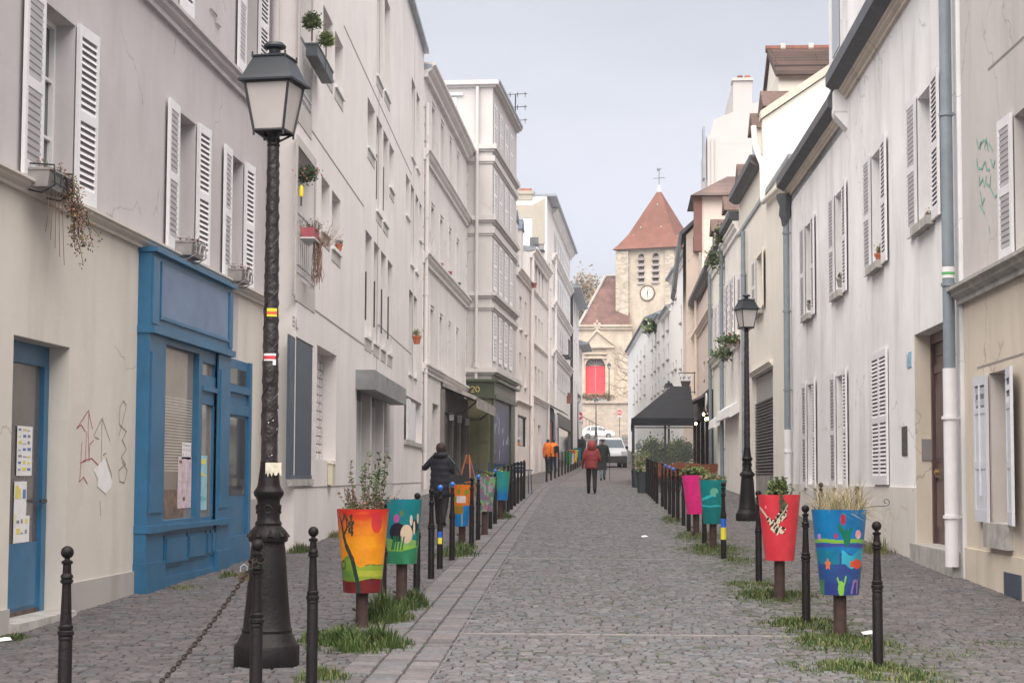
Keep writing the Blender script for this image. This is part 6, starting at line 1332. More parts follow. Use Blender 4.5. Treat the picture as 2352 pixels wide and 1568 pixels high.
# ------------------------------------------------------------------ painted planters on posts
def planter(px, py, ytop, ybot, wtop, wbot, label, paint, res=(150, 110), group='painted planters on posts', post_r=.056, rough=.42):
    p = spot(px, py); Y = p.y; S = Y / FPX; h = (ybot - ytop) * S; rt_, rb = wtop * S / 2, wbot * S / 2; z0 = at(px, ybot, Y).z - p.z; z1 = z0 + h
    t = empty('planter', p, 0, label, 'planter', group); A = math.atan2(-p.y, -p.x)
    V, F, Cc = [], [], []; nA, nH = res; nB = 12
    angs = [A + math.pi / 2 * (1 - 2 * i / nA) for i in range(nA + 1)]            # visible half, from picture-left to picture-right
    angs = [A - math.pi / 2 + math.pi * i / nA for i in range(nA + 1)]
    back = [A + math.pi / 2 + math.pi * i / nB for i in range(1, nB)]
    al = angs + back; n = len(al)
    for j in range(nH + 1):
        v = j / nH; r = rb + (rt_ - rb) * v
        for a in al: V.append((r * math.cos(a), r * math.sin(a), z0 + h * v))
    for j in range(nH):
        v = (j + .5) / nH; r = rb + (rt_ - rb) * v
        for i in range(n):
            i2 = (i + 1) % n; F.append((j * n + i, j * n + i2, (j + 1) * n + i2, (j + 1) * n + i))
            am = al[i] + (al[i2] - al[i]) / 2 if i2 else al[i] + .1
            if i < nA: s_ = math.sin((al[i] + al[i + 1]) / 2 - A); Cc.append(paint(s_ * r / rt_, v, r / rt_))
            else: Cc.append(paint(.999 * r / rt_ * (1 if i < nA + nB / 2 else -1), v, r / rt_))
    o_ = len(V); V.append((0, 0, z0)); 
    for i in range(n): F.append((o_, (i + 1) % n, i)); Cc.append((.06, .05, .05))
    # rim and inside
    o2 = len(V)
    for a in al: V.append(((rt_ - .012) * math.cos(a), (rt_ - .012) * math.sin(a), z1))
    for a in al: V.append(((rt_ - .02) * math.cos(a), (rt_ - .02) * math.sin(a), z1 - .06))
    tp_ = paint(0, .99, 1)
    for i in range(n): i2 = (i + 1) % n; F.append((nH * n + i, nH * n + i2, o2 + i2, o2 + i)); Cc.append(tp_); F.append((o2 + i, o2 + i2, o2 + n + i2, o2 + n + i)); Cc.append(tp_)
    me = bpy.data.meshes.new('pot'); me.from_pydata(V, [], F); me.materials.append(M('planter_paint', (1, 1, 1), rough, .22, 9, .15, 40, attr='tint', spec=.4, streak=.22, stain=(.12, .1, .08)))
    ca = me.color_attributes.new('tint', 'FLOAT_COLOR', 'CORNER'); arr = []
    for f, c_ in zip(F, Cc): arr += [c_[0], c_[1], c_[2], 1.0] * len(f)
    ca.data.foreach_set('color', arr); me.polygons.foreach_set('use_smooth', [True] * len(F)); me.update(); me.set_sharp_from_angle(angle=.6)
    o = bpy.data.objects.new('pot', me); COL.objects.link(o); o.parent = t
    b = MB(); b.lathe([(rt_ - .02, z1 - .07), (.001, z1 - .05)], 20); b.build('soil', M('soil', (.045, .03, .022), .95, .4, 20), t)
    b = MB(); b.lathe([(post_r * 1.15, -.1), (post_r * 1.12, 0), (post_r, .1), (post_r, z0 + .02)], 12); b.cyl((-post_r, 0, .16), (-post_r - .03, 0, .18), .012, n=5); b.build('post', M('rusty_brown_post', (.065, .035, .03), .7, .5, 14, .3, 60), t)
    return t, p, z1, rt_, h
mixc = lambda a, c_, t: tuple(x + (y - x) * max(0, min(1, t)) for x, y in zip(a, c_))
def nse(x, y, s=0): return (math.sin(x * 12.9898 + y * 78.233 + s) * 43758.5453) % 1
def sn(x, y, s=0):
    xi, yi = math.floor(x), math.floor(y); fx_, fy_ = x - xi, y - yi; fx_ = fx_ * fx_ * (3 - 2 * fx_); fy_ = fy_ * fy_ * (3 - 2 * fy_)
    a = nse(xi, yi, s) * (1 - fx_) + nse(xi + 1, yi, s) * fx_; c_ = nse(xi, yi + 1, s) * (1 - fx_) + nse(xi + 1, yi + 1, s) * fx_; return a * (1 - fy_) + c_ * fy_
def seg(x, y, x0, y0, x1, y1):
    dx, dy = x1 - x0, y1 - y0; t = max(0, min(1, ((x - x0) * dx + (y - y0) * dy) / (dx * dx + dy * dy + 1e-9))); return math.hypot(x - x0 - dx * t, y - y0 - dy * t)
# every paint function receives s (-1..1 across, relative to the rim), v (0 bottom..1 top), k (local radius ratio)
def p_sunset(s, v, k):
    x, y = s, v * 1.56
    yel, org, red = (.80, .33, .005), (.74, .17, .008), (.60, .025, .012)
    t = (v - .62) / .38 + .35 * (sn(s * 2, v * 26, 3) - .5); c_ = mixc(mixc(yel, org, sn(s * 3, v * 9, 1) * .9), red, max(0, t) ** 1.5 * 1.2)
    if v < .55: c_ = mixc(yel, org, .45 * sn(s * 3, v * 8, 1))
    d = math.hypot((x - .52) / .2, (y - 1.31) / .2)
    if d < 1: c_ = mixc((.55, .02, .05), (.62, .05, .03), (1.31 - y) * 3 + .5)
    hill = .30 + .13 * math.exp(-((s + .55) / .35) ** 2) + .055 * math.exp(-((s - .5) / .28) ** 2) + .02 * math.sin(s * 9)
    if v < hill: c_ = mixc((.33, .42, .03), (.10, .22, .03), (sn(s * 4, v * 14, 5)) * .6 + (.5 if s < -.3 else 0)); c_ = mixc(c_, (.55, .50, .05), .5 if .2 < v < .27 and s > -.3 else 0)
    if abs(v - hill) < .006 and s > .1: c_ = (.08, .14, .02)
    if v < .155 + .02 * math.sin(s * 4): c_ = mixc((.20, .005, .008), (.10, .008, .008), sn(s * 5, v * 20, 6))
    dk = (.008, .035, .025)
    tr = [(-.12, 0, .085), (-.20, .25, .085), (-.38, .62, .075), (-.62, .88, .06), (-.72, 1.06, .05)]
    for (xa, ya, wa), (xb, yb, wb) in zip(tr, tr[1:]):
        if seg(x, y, xa, ya, xb, yb) < (wa + wb) / 2 * .85: c_ = dk if y < .6 else (.045, .04, .03)
    for xa, ya, xb, yb, w_ in ((-.72, 1.06, -.80, 1.3, .03), (-.80, 1.3, -.70, 1.42, .022), (-.72, 1.06, -.6, 1.22, .028), (-.6, 1.22, -.62, 1.34, .02), (-.6, 1.22, -.48, 1.28, .02), (-.48, 1.28, -.44, 1.4, .016), (-.8, 1.3, -.88, 1.42, .02)):
        if seg(x, y, xa, ya, xb, yb) < w_: c_ = (.03, .035, .02)
    for (xa, ya) in ((-.44, 1.40), (-.62, 1.36), (-.52, 1.3), (-.7, 1.44), (-.38, 1.3), (-.5, 1.18), (-.42, 1.22), (-.4, 1.12)):
        if math.hypot(x - xa, y - ya) < .05 * (.6 + sn(x * 30, y * 30)): c_ = (.035, .045, .02)
    if abs(math.hypot(x + .72, y - .52) - .075) < .014: c_ = (.04, .05, .02)
    return c_
def p_badger(s, v, k):
    x, y = s, v * 1.5; c_ = mixc((.0, .165, .20), (.0, .21, .22), sn(s * 2, v * 3))
    if s < .05 and v > .5: c_ = mixc(c_, (.02, .12, .3), .4 * sn(s * 4, v * 5, 2))
    if v < .38 + .02 * math.sin(s * 6): c_ = mixc((.17, .36, .10), (.26, .45, .14), sn(s * 3, v * 6, 4))
    if v < .26 + .03 * s: c_ = (.22, .45, .05)
    if v < .20 + .04 * max(0, s) * 2: c_ = mixc((.02, .17, .07), (.03, .25, .13), sn(s * 4, v * 8))
    e = lambda cx, cy, rx, ry: ((x - cx) / rx) ** 2 + ((y - cy) / ry) ** 2 < 1
    if e(-.22, .74, .40, .22) : c_ = (.012, .006, .02)
    if e(.22, .70, .30, .22): c_ = (.62, .49, .36)
    if e(.62, .88, .17, .16): c_ = (.012, .012, .02)
    if e(.60, .84, .05, .16) or e(.45, 1.02, .07, .12) or e(.78, 1.06, .05, .12): c_ = (.65, .55, .44)
    if e(-.28, 1.06, .13, .10): c_ = (.50, .07, .32)
    if e(-.04, 1.18, .10, .07) and sn(x * 20, y * 20) > .35: c_ = (.12, .18, .05)
    for xa in (-.5, -.42, -.3, -.15, .0):
        if seg(x, y, xa, .35, xa + .1, .62) < .035: c_ = (.01, .14, .05)
    if seg(x, y, .74, .45, .82, .8) < .045: c_ = (.01, .13, .05)
    return c_
def p_red(s, v, k):
    x, y = s, v * 1.5; c_ = mixc((.66, .035, .055), (.72, .05, .075), sn(s * 3, v * 3))
    if math.hypot(x + .62, (y - 1.22)) < .04: c_ = (.8, .25, .3)
    W_, K_ = (.74, .66, .50), (.012, .010, .012)
    def poly(pts):
        ins = False; j = len(pts) - 1
        for i in range(len(pts)):
            (xi, yi), (xj, yj) = pts[i], pts[j]
            if (yi > y) != (yj > y) and x < (xj - xi) * (y - yi) / (yj - yi) + xi: ins = not ins
            j = i
        return ins
    wing = [(-.22, .95), (.02, 1.12), (.28, 1.28), (.42, 1.31), (.40, 1.2), (.34, 1.06), (.36, .98), (.2, .92), (.05, .88), (-.1, .82)]
    body = [(-.62, 1.02), (-.5, 1.0), (-.3, .93), (-.12, .9), (.0, .8), (.3, .76), (.32, .7), (.05, .74), (.28, .64), (.2, .6), (.0, .64), (-.1, .57), (-.18, .64), (-.3, .66), (-.42, .72), (-.38, .76), (-.5, .86), (-.58, .94)]
    if poly(wing) or poly(body):
        f = math.sin((x * 1.0 - y * 1.5) * 30 + 3 * sn(x * 8, y * 8)); c_ = W_ if (f > .35 or sn(x * 14, y * 14, 3) > .78) else K_
    if seg(x, y, -.88, 1.2, -.6, 1.02) < .026: c_ = W_
    return c_
def p_pond(s, v, k):
    x, y = s, v * 1.53; c_ = mixc((.0, .14, .36), (.0, .19, .45), sn(s * 2, v * 2))
    g = .64 - .03 * abs(s) * .8
    if v < g - .15 + .02 * math.sin(s * 7): c_ = mixc((.02, .05, .22), (.015, .09, .26), sn(s * 3, v * 6))
    if v < .15: c_ = mixc(c_, (.02, .03, .2), .6)
    if g - .07 < v < g - .02: c_ = (.04, .06, .28)
    if .20 < s + .12 < 1.3 and .34 + .03 * math.sin(s * 11) < v < .50 + .035 * math.sin(s * 9 + 1): c_ = mixc((.03, .40, .55), (.02, .27, .42), sn(s * 3, v * 4, 7))
    if -.85 < s < .0 and .36 < v < .52: c_ = mixc((.0, .15, .30), (.01, .20, .20), sn(s * 5, v * 9))
    if abs(v - (g + .0 - .012 * math.cos(s * 5))) < .022: c_ = (.20, .42, .05)
    e = lambda cx, cy, rx, ry: ((x - cx) / rx) ** 2 + ((y - cy) / ry) ** 2 < 1
    if e(.14, 1.36, .085, .10): c_ = (.45, .01, .03)
    if seg(x, y, .2, .98, .24, 1.22) < .022: c_ = (.0, .12, .16)
    if e(.27, 1.03, .13, .15) or seg(x, y, .0, 1.22, .16, 1.1) < .06 or seg(x, y, .3, 1.02, .4, 1.18) < .045: c_ = (.0, .15, .09)
    if e(-.12, 1.06, .06, .05): c_ = (.48, .02, .1)
    if e(.67, 1.09, .1, .08): c_ = (.75, .32, .38) if sn(x * 22, y * 22) > .35 else (.8, .5, .45)
    if e(-.72, 1.04, .06, .06): c_ = (.45, .25, .55)
    if e(.62, .56, .16, .085) or (x > .38 and x < .5 and abs(y - .56) < (x - .36) * .6 * 0 + .05): c_ = (.66, .07, .03)
    if math.hypot(x + .42, y - .55) < .085 + .02 * math.sin(5 * math.atan2(y - .55, x + .42)): c_ = (.70, .16, .05)
    if e(.05, .12, .11, .14) or seg(x, y, -.08, .3, .0, .2) < .025 or seg(x, y, .22, .33, .16, .2) < .025: c_ = (.22, .50, .06)
    if seg(x, y, .42, .05, .5, .25) < .03 or seg(x, y, .5, .25, .62, .26) < .025 or seg(x, y, .6, .05, .62, .24) < .03 or seg(x, y, .74, .08, .78, .28) < .02: c_ = (.26, .16, .42)
    if s < -.55 and v < .18: c_ = (.05, .18, .10)
    return c_
def p_plain(c0, c1): return lambda s, v, k: mixc(c0, c1, sn(s * 3, v * 4))
def p_pink(s, v, k):
    c_ = mixc((.78, .022, .22), (.82, .03, .27), sn(s * 2, v * 3))
    if math.hypot((s - .62) / .16, (v - .58) / .16) < 1 and s > .5: c_ = (.75, .6, .55)
    return c_
def p_teal(s, v, k):
    c_ = mixc((.0, .20, .22), (.0, .24, .23), sn(s * 3, v * 3))
    if abs(v - .62 - .14 * (s + .3)) < .03 and -.8 < s < .2: c_ = (.03, .55, .6)
    if math.hypot((s - .1) / .3, (v - .72) / .1) < 1 and sn(s * 9, v * 12) > .3: c_ = (.15, .48, .36)
    if abs(v - .40 - .01 * math.sin(s * 6)) < .022: c_ = (.03, .52, .6)
    if v < .4: c_ = mixc(c_, (.0, .13, .13), .5)
    return c_
def p_orange(s, v, k):
    c_ = mixc((.74, .20, .01), (.62, .13, .02), sn(s * 4, v * 5)); 
    if v < .45 + .05 * (s > 0): c_ = mixc((.0, .20, .55), (.0, .16, .42), sn(s * 3, v * 4))
    if s < .1 and .3 < v < .5: c_ = (.32, .19, .02)
    if sn(s * 4, v * 6, 9) > .66 and v > .6: c_ = (.17, .28, .02)
    if -.42 < s < .28 and .56 < v < .74: c_ = (.72, .62, .62)
    if abs(s + .02) < .035 and v < .3: c_ = (.35, .4, .06)
    if s > .72 * k: c_ = (.55, .10, .02)
    return c_
def p_mottle(s, v, k):
    a = sn(s * 5, v * 8, 2); c_ = (.23, .14, .24) if a < .35 else (.12, .22, .20) if a < .6 else (.36, .32, .36)
    if sn(s * 7, v * 10, 5) > .74: c_ = (.18, .50, .14)
    if sn(s * 7, v * 10, 8) > .78: c_ = (.40, .12, .22)
    return c_
def p_turq(s, v, k):
    c_ = mixc((.0, .26, .34), (.05, .30, .16), sn(s * 2.2, v * 3, 6)); return mixc(c_, (.0, .17, .48), (.5 - v) * 3)
PL = {}
PL['sun'] = planter(831, 1443, 1169, 1359, 120, 86, 'planter painted with an orange sunset, red sun and dark leaning tree', p_sunset, (170, 130))
PL['bad'] = planter(922, 1398, 1147, 1293, 92, 68, 'green and teal planter painted with a black and white badger', p_badger, (140, 100))
PL['ora'] = planter(1061, 1252, 1113, 1208, 61, 40, 'orange and blue painted planter with a white label', p_orange, (80, 60))
PL['mot'] = planter(1113, 1229, 1095, 1174, 52, 34, 'planter painted in mottled purple, grey and green', p_mottle, (60, 50))
PL['tur'] = planter(1149, 1193, 1082, 1148, 45, 33, 'turquoise and blue painted planter, farthest of the near left row', p_turq, (50, 40))
PL['blu'] = planter(1930, 1472, 1173, 1364, 124, 85, 'blue planter painted with a pond, flowers and an orange fish', p_pond, (170, 130))
PL['red'] = planter(1791, 1381, 1138, 1286, 96, 66, 'plain red planter stencilled with a black and white hummingbird', p_red, (150, 110))
PL['tea'] = planter(1638, 1265, 1103, 1202, 63, 43, 'teal planter with light turquoise brush strokes', p_teal, (80, 60))
PL['pin'] = planter(1599, 1232, 1092, 1180, 65, 41, 'bright pink planter, farthest of the right row', p_pink, (60, 50))
for Y, X_, col, lab in ((96, -3.05, (.03, .2, .08), 'small green planter far down the left kerb'), (99.5, -3.0, (.6, .04, .05), 'small red planter with white patches far down the left kerb'), (103, -2.95, (.75, .6, .05), 'small yellow planter far down the left kerb'), (108, -2.88, (.0, .16, .24), 'small teal planter far down the left kerb')):
    q = Vector((X_, Y, G(Y))); x = 1176 + FPX * (q - EYE).dot(RT) / (q - EYE).dot(FWD); yb = 784 - FPX * (q + Vector((0, 0, .35)) - EYE).dot(UP) / (q - EYE).dot(FWD); yg = 784 - FPX * (q - EYE).dot(UP) / (q - EYE).dot(FWD)
    nm = lab.split()[2 - 1]
    def pf(s, v, k, c0=col, L_=lab):
        if 'white' in L_ and math.hypot(s - .1, (v - .25) * 2) < .5: return (.7, .7, .75) if math.hypot(s - .1, (v - .25) * 2) > .22 else (.5, .05, .1)
        if 'white' in L_ and .45 < v < .8 and 0 < s < .7: return (.4, .45, .75)
        if 'yellow' in L_ and sn(s * 5, v * 8) > .72: return (.04, .04, .02)
        return c0
    planter(x, yg, yb - 30, yb, 20, 13, lab, pf, (24, 20))
# ---- plants in the planters
def stems(b, cx, cy, z0, n, h, spread, rn, mi_s=2, leaf=.03, mi_l=(0, 1), nl=14, lean=.25, r=.004, top=1.0):
    for _ in range(n):
        a = rn.random() * 6.283; q = rn.random() ** .5 * spread; p = Vector((cx + math.cos(a) * q * .6, cy + math.sin(a) * q * .6, z0)); hh = h * rn.uniform(.45, 1); d = Vector((math.cos(a) * lean * rn.uniform(.2, 1.6), math.sin(a) * lean * rn.uniform(.2, 1.6), 1)).normalized(); pts = [p]
        for k in range(4): d = (d + Vector((rn.gauss(0, .1), rn.gauss(0, .1), 0))).normalized(); p = p + d * hh / 4; pts.append(p.copy())
        b.tube(pts, [r, r * .8, r * .6, r * .5, r * .3], 4, mi_s)
        for k in range(nl):
            u = rn.uniform(.1, 1) ; i = min(3, int(u * 4)); q_ = pts[i].lerp(pts[i + 1], u * 4 - i); v = Vector((rn.gauss(0, 1), rn.gauss(0, 1), rn.gauss(.2, .6))).normalized(); x = v.orthogonal().normalized(); s_ = leaf * rn.uniform(.6, 1.4)
            b.add([q_, q_ + v * s_ * .5 + x * s_ * .28, q_ + v * s_, q_ + v * s_ * .5 - x * s_ * .28], [(0, 1, 2, 3)], rn.choice(mi_l))
def plant(key, label, name, fn, mats):
    t, p, z1, r, h = PL[key]; o = empty(name, (p.x, p.y, p.z + z1 - .06), 0, label, 'plant'); b = MB(); fn(b, r); b.build('foliage', mats, o); return o
PM = [LEAF1, LEAF2, M('brown_twig', (.16, .09, .065), .8, .4, 9), DRYP, LEAF3]
rn = random.Random(31)
def f(b, r):
    stems(b, .06, 0, 0, 17, .62, r, rn, 2, .034, (0, 4, 0), 26, .14, .005); stems(b, .03, 0, 0, 26, .30, r * 1.1, rn, 2, .03, (3, 3, 0, 4), 16, .45, .004); stems(b, -.02, 0, 0, 14, .12, r * 1.2, rn, 1, .03, (1, 0), 8, .3); stems(b, .16, 0, 0, 5, .42, .08, rn, 2, .02, (3,), 6, .9, .003)
plant('sun', 'tall twiggy green and brown shrub growing in the sunset planter', 'shrub', f, PM)
plant('bad', 'small trailing green sprigs at the left rim of the badger planter', 'plant', lambda b, r: stems(b, -.1, 0, 0, 9, .12, r * .8, rn, 2, .03, (0, 1, 4), 9, .8), PM)
plant('ora', 'low silvery plants filling the orange planter', 'plant', lambda b, r: stems(b, 0, 0, 0, 26, .09, r, rn, 2, .03, (0, 1, 3), 7, .5), [M('silver_leaf', (.35, .38, .33), .7), LEAF1, PM[2], LEAF3])
plant('mot', 'small bright green plant in the mottled planter', 'plant', lambda b, r: stems(b, 0, 0, 0, 16, .2, r * .5, rn, 1, .05, (1, 0), 10, .5), PM)
o = plant('tur', 'small yellow flowers in the turquoise planter', 'plant', lambda b, r: stems(b, -.03, 0, 0, 10, .14, r * .6, rn, 1, .04, (1, 0, 3), 8, .5), [LEAF1, LEAF2, PM[2], M('yellow_petals', (.75, .6, .08), .6), LEAF3])
def f(b, r):
    for _ in range(560):
        a = rn.random() * 6.283; q = rn.random() ** .5 * r * .95; x, y = math.cos(a) * q, math.sin(a) * q; l = rn.uniform(.1, .36); an = rn.gauss(0, .35) + (.9 if rn.random() < .16 else 0); dx, dy = math.sin(an) * l, rn.gauss(0, .1); dz = l * math.cos(an) * rn.uniform(.55, 1)
        drop = -.5 if (an > .8) else 0; w_ = .0022
        b.add([(x - w_, y, 0), (x + w_, y, 0), (x + dx * .5 + w_, y + dy * .5, dz * .75), (x + dx * .5 - w_, y + dy * .5, dz * .75), (x + dx * 1.2, y + dy, dz + drop * l)], [(0, 1, 2, 3), (3, 2, 4)], 3 if rn.random() < .75 else 1)
plant('blu', 'dry straw-coloured grass arching over the blue pond planter', 'ornamental_grass', f, [LEAF1, M('olive_blades', (.16, .17, .07), .7), PM[2], M('straw_blades', (.38, .31, .20), .8, .4, 9)])
def f(b, r):
    leafmesh(b, -.01, 0, .13, .12, .12, .10, 620, .04, rn, (0, 1, 4), 7, .25); stems(b, .1, 0, 0, 9, .24, .1, rn, 1, .022, (1, 0), 9, .5, .003); stems(b, .13, 0, 0, 3, .3, .04, rn, 2, .02, (0,), 6, .8, .003)
    for k in range(22): 
        z = .06 - k * .007; b.add([(-.0 + rn.gauss(0, .02), -r - .01, z), (.03 + rn.gauss(0, .02), -r - .02, z + .01), (.01, -r - .02, z - .03)], [(0, 1, 2)], rn.choice((0, 4)))
plant('red', 'bushy green leafy plant spilling from the red planter', 'plant', f, PM)
plant('tea', 'green and brownish plants in the teal planter', 'plant', lambda b, r: (leafmesh(b, .02, 0, .08, .17, .14, .07, 420, .045, rn, (0, 1, 3), 7, .25), stems(b, .05, 0, 0, 8, .2, .14, rn, 2, .03, (0, 3), 8, .5)), PM)
plant('pin', 'dense light green leafy plant on the pink planter', 'plant', lambda b, r: leafmesh(b, -.02, 0, .12, .20, .17, .10, 800, .05, rn, (0, 1, 1), 8, .25), PM)
# curled iron stake in the blue planter
t, p, z1, r, h = PL['blu']; o = empty('garden_stake', (p.x + .2, p.y, p.z + z1 - .05), 0, 'thin iron stake with a curled tip rising from the blue planter', 'garden stake')
b = MB(); b.tube([(-.06, 0, 0), (.0, 0, .06), (.1, 0, .075), (.19, 0, .08)] + [(.2 + .035 * math.sin(a) * (1 - a / 9), 0, .115 - .035 * math.cos(a) * (1 - a / 9)) for a in [k * .6 for k in range(12)]], .0035, 5); b.build('rod', DARK, o)
# litter
for px, py, w_, lab in ((1481, 1235, .12, 'scrap of white paper lying on the cobbles'), (1998, 1460, .16, 'white paper scrap beside the rightmost bollard'), (10, 1476, .12, 'small white litter at the left house wall')):
    q = gp(px, py); o = empty('paper_scrap', (q.x, q.y, G(q.y) + .016), .4, lab, 'litter'); b = MB(); b.add([(-w_ / 2, -.03, 0), (w_ / 2, -.02, .01), (w_ * .4, .04, .03), (0, .05, .01), (-w_ * .45, .03, .02), (0, 0, .035)], [(0, 1, 5), (1, 2, 5), (2, 3, 5), (3, 4, 5), (4, 0, 5)]); b.build('paper', PAPER, o)

# ================================================================== WINDOW BOXES AND POTS
def box_rack(B, u, z, w, label, fn, matbox, rack=True, off=.06, h=.17):
    t = empty('window_box', B.W(u, -off - .1, z), B.root.rotation_euler.z, label, 'window box', 'window boxes on the houses')
    b = MB(); b.prism([(-.085, 0), (.085, 0), (.11, h), (-.11, h)], -w / 2, w / 2, axis='x'); b.box(-w / 2 - .01, w / 2 + .01, -.12, .12, h - .02, h); b.build('trough', matbox, t)
    if rack:
        b = MB()
        for s_ in (-1, 1):
            x = s_ * w * .42; b.tube([(x, .15, h + .05), (x, -.13, h + .03), (x, -.14, .02), (x, -.02, -.05), (x, .1, -.02)], .009, 5)
        b.tube([(-w * .5, -.135, h * .7), (w * .5, -.135, h * .7)], .008, 5); b.tube([(-w * .5, -.135, .04), (w * .5, -.135, .04)], .008, 5)
        b.tube([(.1 * math.cos(a), -.14, .02 + .12 * math.sin(a)) for a in [k * math.pi / 8 for k in range(9)]], .009, 5); b.build('iron_rack', M('whitish_iron', (.40, .38, .38), .6) if rack == 2 else DARK, t)
    p = empty('plant', B.W(u, -off - .1, z + h - .02), B.root.rotation_euler.z, label.split(' holding ')[-1] + ' in the ' + label.split(' in ')[0].split(' holding')[0], 'plant')
    b = MB(); fn(b, w); b.build('foliage', PM + [REDL], p); return t
TROUGH = M('grey_white_trough', (.30, .28, .275), .8, .3, 6)
rn = random.Random(44)
def dryvine(b, w):
    stems(b, 0, 0, 0, 12, .14, w * .35, rn, 2, .03, (3, 3, 1), 10, .8, .004)
    for k in range(16):
        x = w * .25 + rn.uniform(0, .35); p = Vector((x - .1, -.08, .02)); pts = [p]
        for j in range(6): p = p + Vector((rn.uniform(-.01, .09), rn.gauss(-.01, .025), -rn.uniform(.03, .15))); pts.append(p.copy())
        b.tube(pts, .003, 4, 2)
        for q in pts:
            for _ in range(8): v = Vector((rn.gauss(0, 1), rn.gauss(0, 1), rn.gauss(0, 1))).normalized() * .03; o_ = q + v * rn.uniform(0, 1.6); x_ = v.orthogonal().normalized() * .013; b.add([o_, o_ + v * .5 + x_, o_ + v, o_ + v * .5 - x_], [(0, 1, 2, 3)], rn.choice((3, 3, 1, 2)))
    for k in range(5): b.tube([(-.2 + k * .1, -.05, 0), (-.3 + k * .1, -.1, -.35), (-.28 + k * .14, -.07, -.55 - .06 * k)], .003, 4, 2)
def lowdry(b, w): stems(b, 0, 0, 0, 16, .13, w * .4, rn, 2, .03, (5, 5, 3), 9, .6, .004); stems(b, 0, 0, 0, 2, .4, .05, rn, 2, .01, (3,), 4, .2, .002)
u_, z_ = L1.P(112, 440, .16); box_rack(L1, u_, z_, .62, 'nearest window box in a black rack holding dry vines trailing over the ledge', dryvine, TROUGH, 1)
u_, z_ = L1.P(436, 592, .16); box_rack(L1, u_, z_, .60, 'window box in a white wire rack above the blue sign holding withered reddish plants', lowdry, TROUGH, 2)
u_, z_ = L1.P(549, 650, .16); box_rack(L1, u_, z_, .55, 'window box above the right end of the blue sign holding sparse red leaves', lowdry, TROUGH, 2)
# loggia boxes of the white block
t = empty('balcony_planter', L2.W(.1, -.26, L2.Z(713, 99, .26)), L2.root.rotation_euler.z, 'slate-coloured balcony planter hung on the upper loggia rail', 'planter box')
b = MB(); b.box(0, 2.0, 0, .18, 0, .19); b.box(.98, 1.0, -.01, .0, 0, .19); b.box(-.01, 2.01, -.01, .19, .17, .2); b.build('trough', M('slate_plastic', (.055, .068, .08), .5, .4, 9), t)
for k, (px, py, r_, lab) in enumerate(((716, 50, .20, 'round clipped green bush, left one in the slate balcony planter'), (748, 92, .19, 'round bush with yellowish leaves, right one in the slate balcony planter'))):
    uu, zz = L2.P(px, py, .15); p = empty('bush', L2.W(uu, -.16, zz - r_), 0, lab, 'bush'); b = MB(); leafmesh(b, 0, 0, r_, r_ * .62, r_ * .62, r_ * .62, 1800, .035, rn, (0, 0, 1) if k == 0 else (0, 1, 1), 16, .22); b.tube([(0, 0, -.1), (0, 0, r_)], .012, 5, 2); b.build('foliage', [M('bush_green', (.07, .10, .02), .6, .4, 5, col2=(.035, .055, .015)), LEAF2 if k else LEAF1, PM[2]], p)
t = empty('balcony_planter', L2.W(.12, -.22, L2.Z(697, 526, .2)), L2.root.rotation_euler.z, 'pinkish red balcony planter on the lower loggia rail', 'planter box')
b = MB(); b.prism([(0, 0), (.17, 0), (.2, .15), (-.03, .15)], 0, .6, axis='x'); b.box(-.02, .62, -.03, .2, -.02, 0, 1); b.build('trough', [M('faded_red_plastic', (.42, .10, .12), .5, .3, 4), FRAME], t)
p = empty('dry_plant', L2.W(.35, -.14, L2.Z(700, 512, .2)), L2.root.rotation_euler.z, 'big mass of dry brown and green stems bursting from the red balcony planter', 'plant')
b = MB(); stems(b, .0, 0, 0, 50, .24, .22, rn, 2, .025, (1, 3, 0), 7, .5, .003); stems(b, .75, -.03, -.12, 110, .45, .32, rn, 3, .02, (3, 1), 5, .9, .002); stems(b, 1.35, -.06, -.05, 12, .5, .15, rn, 3, .012, (3,), 3, 1.6, .002)
for k in range(46):
    x = rn.uniform(.15, .6); q = Vector((x, -.08, .0)); pts = [q]
    for j in range(6): q = q + Vector((rn.gauss(-.01, .03), rn.gauss(0, .02), -rn.uniform(.06, .17))); pts.append(q.copy())
    b.tube(pts, .004, 4, 2 if k % 2 else 3)
b.build('foliage', PM, p)
uu, zz = L2.P(705, 402, .12); p = empty('hanging_plant', L2.W(uu, -.12, zz - .15), 0, 'dark green flowering plant hanging in the lower loggia opening', 'plant'); b = MB(); leafmesh(b, 0, 0, .15, .15, .12, .13, 900, .04, rn, (0, 4, 4), 12, .3)
for k in range(10): c_ = Vector((rn.gauss(0, .1), -.12, .15 + rn.gauss(0, .08))); b.add([c_, c_ + Vector((.03, 0, .012)), c_ + Vector((.012, -.01, .03)), c_ + Vector((-.012, 0, .025))], [(0, 1, 2, 3)], 5)
b.build('foliage', PM + [M('pink_petals', (.6, .25, .25), .6)], p)
uu, zz = L2.P(692, 439, .15); p = empty('bird_feeder', L2.W(uu, -.15, zz), 0, 'yellow bottle hanging below the loggia plant', 'bottle'); b = MB(); b.lathe([(.012, -.09), (.03, -.08), (.032, .05), (.02, .07), (.008, .09)], 10); b.build('bottle', M('yellow_plastic', (.75, .60, .02), .4), p); b = MB(); b.cyl((0, 0, .09), (0, 0, .3), .004, n=4); b.cyl((0, 0, -.22), (0, 0, -.09), .012, n=6); b.build('hanger', DARK, p)
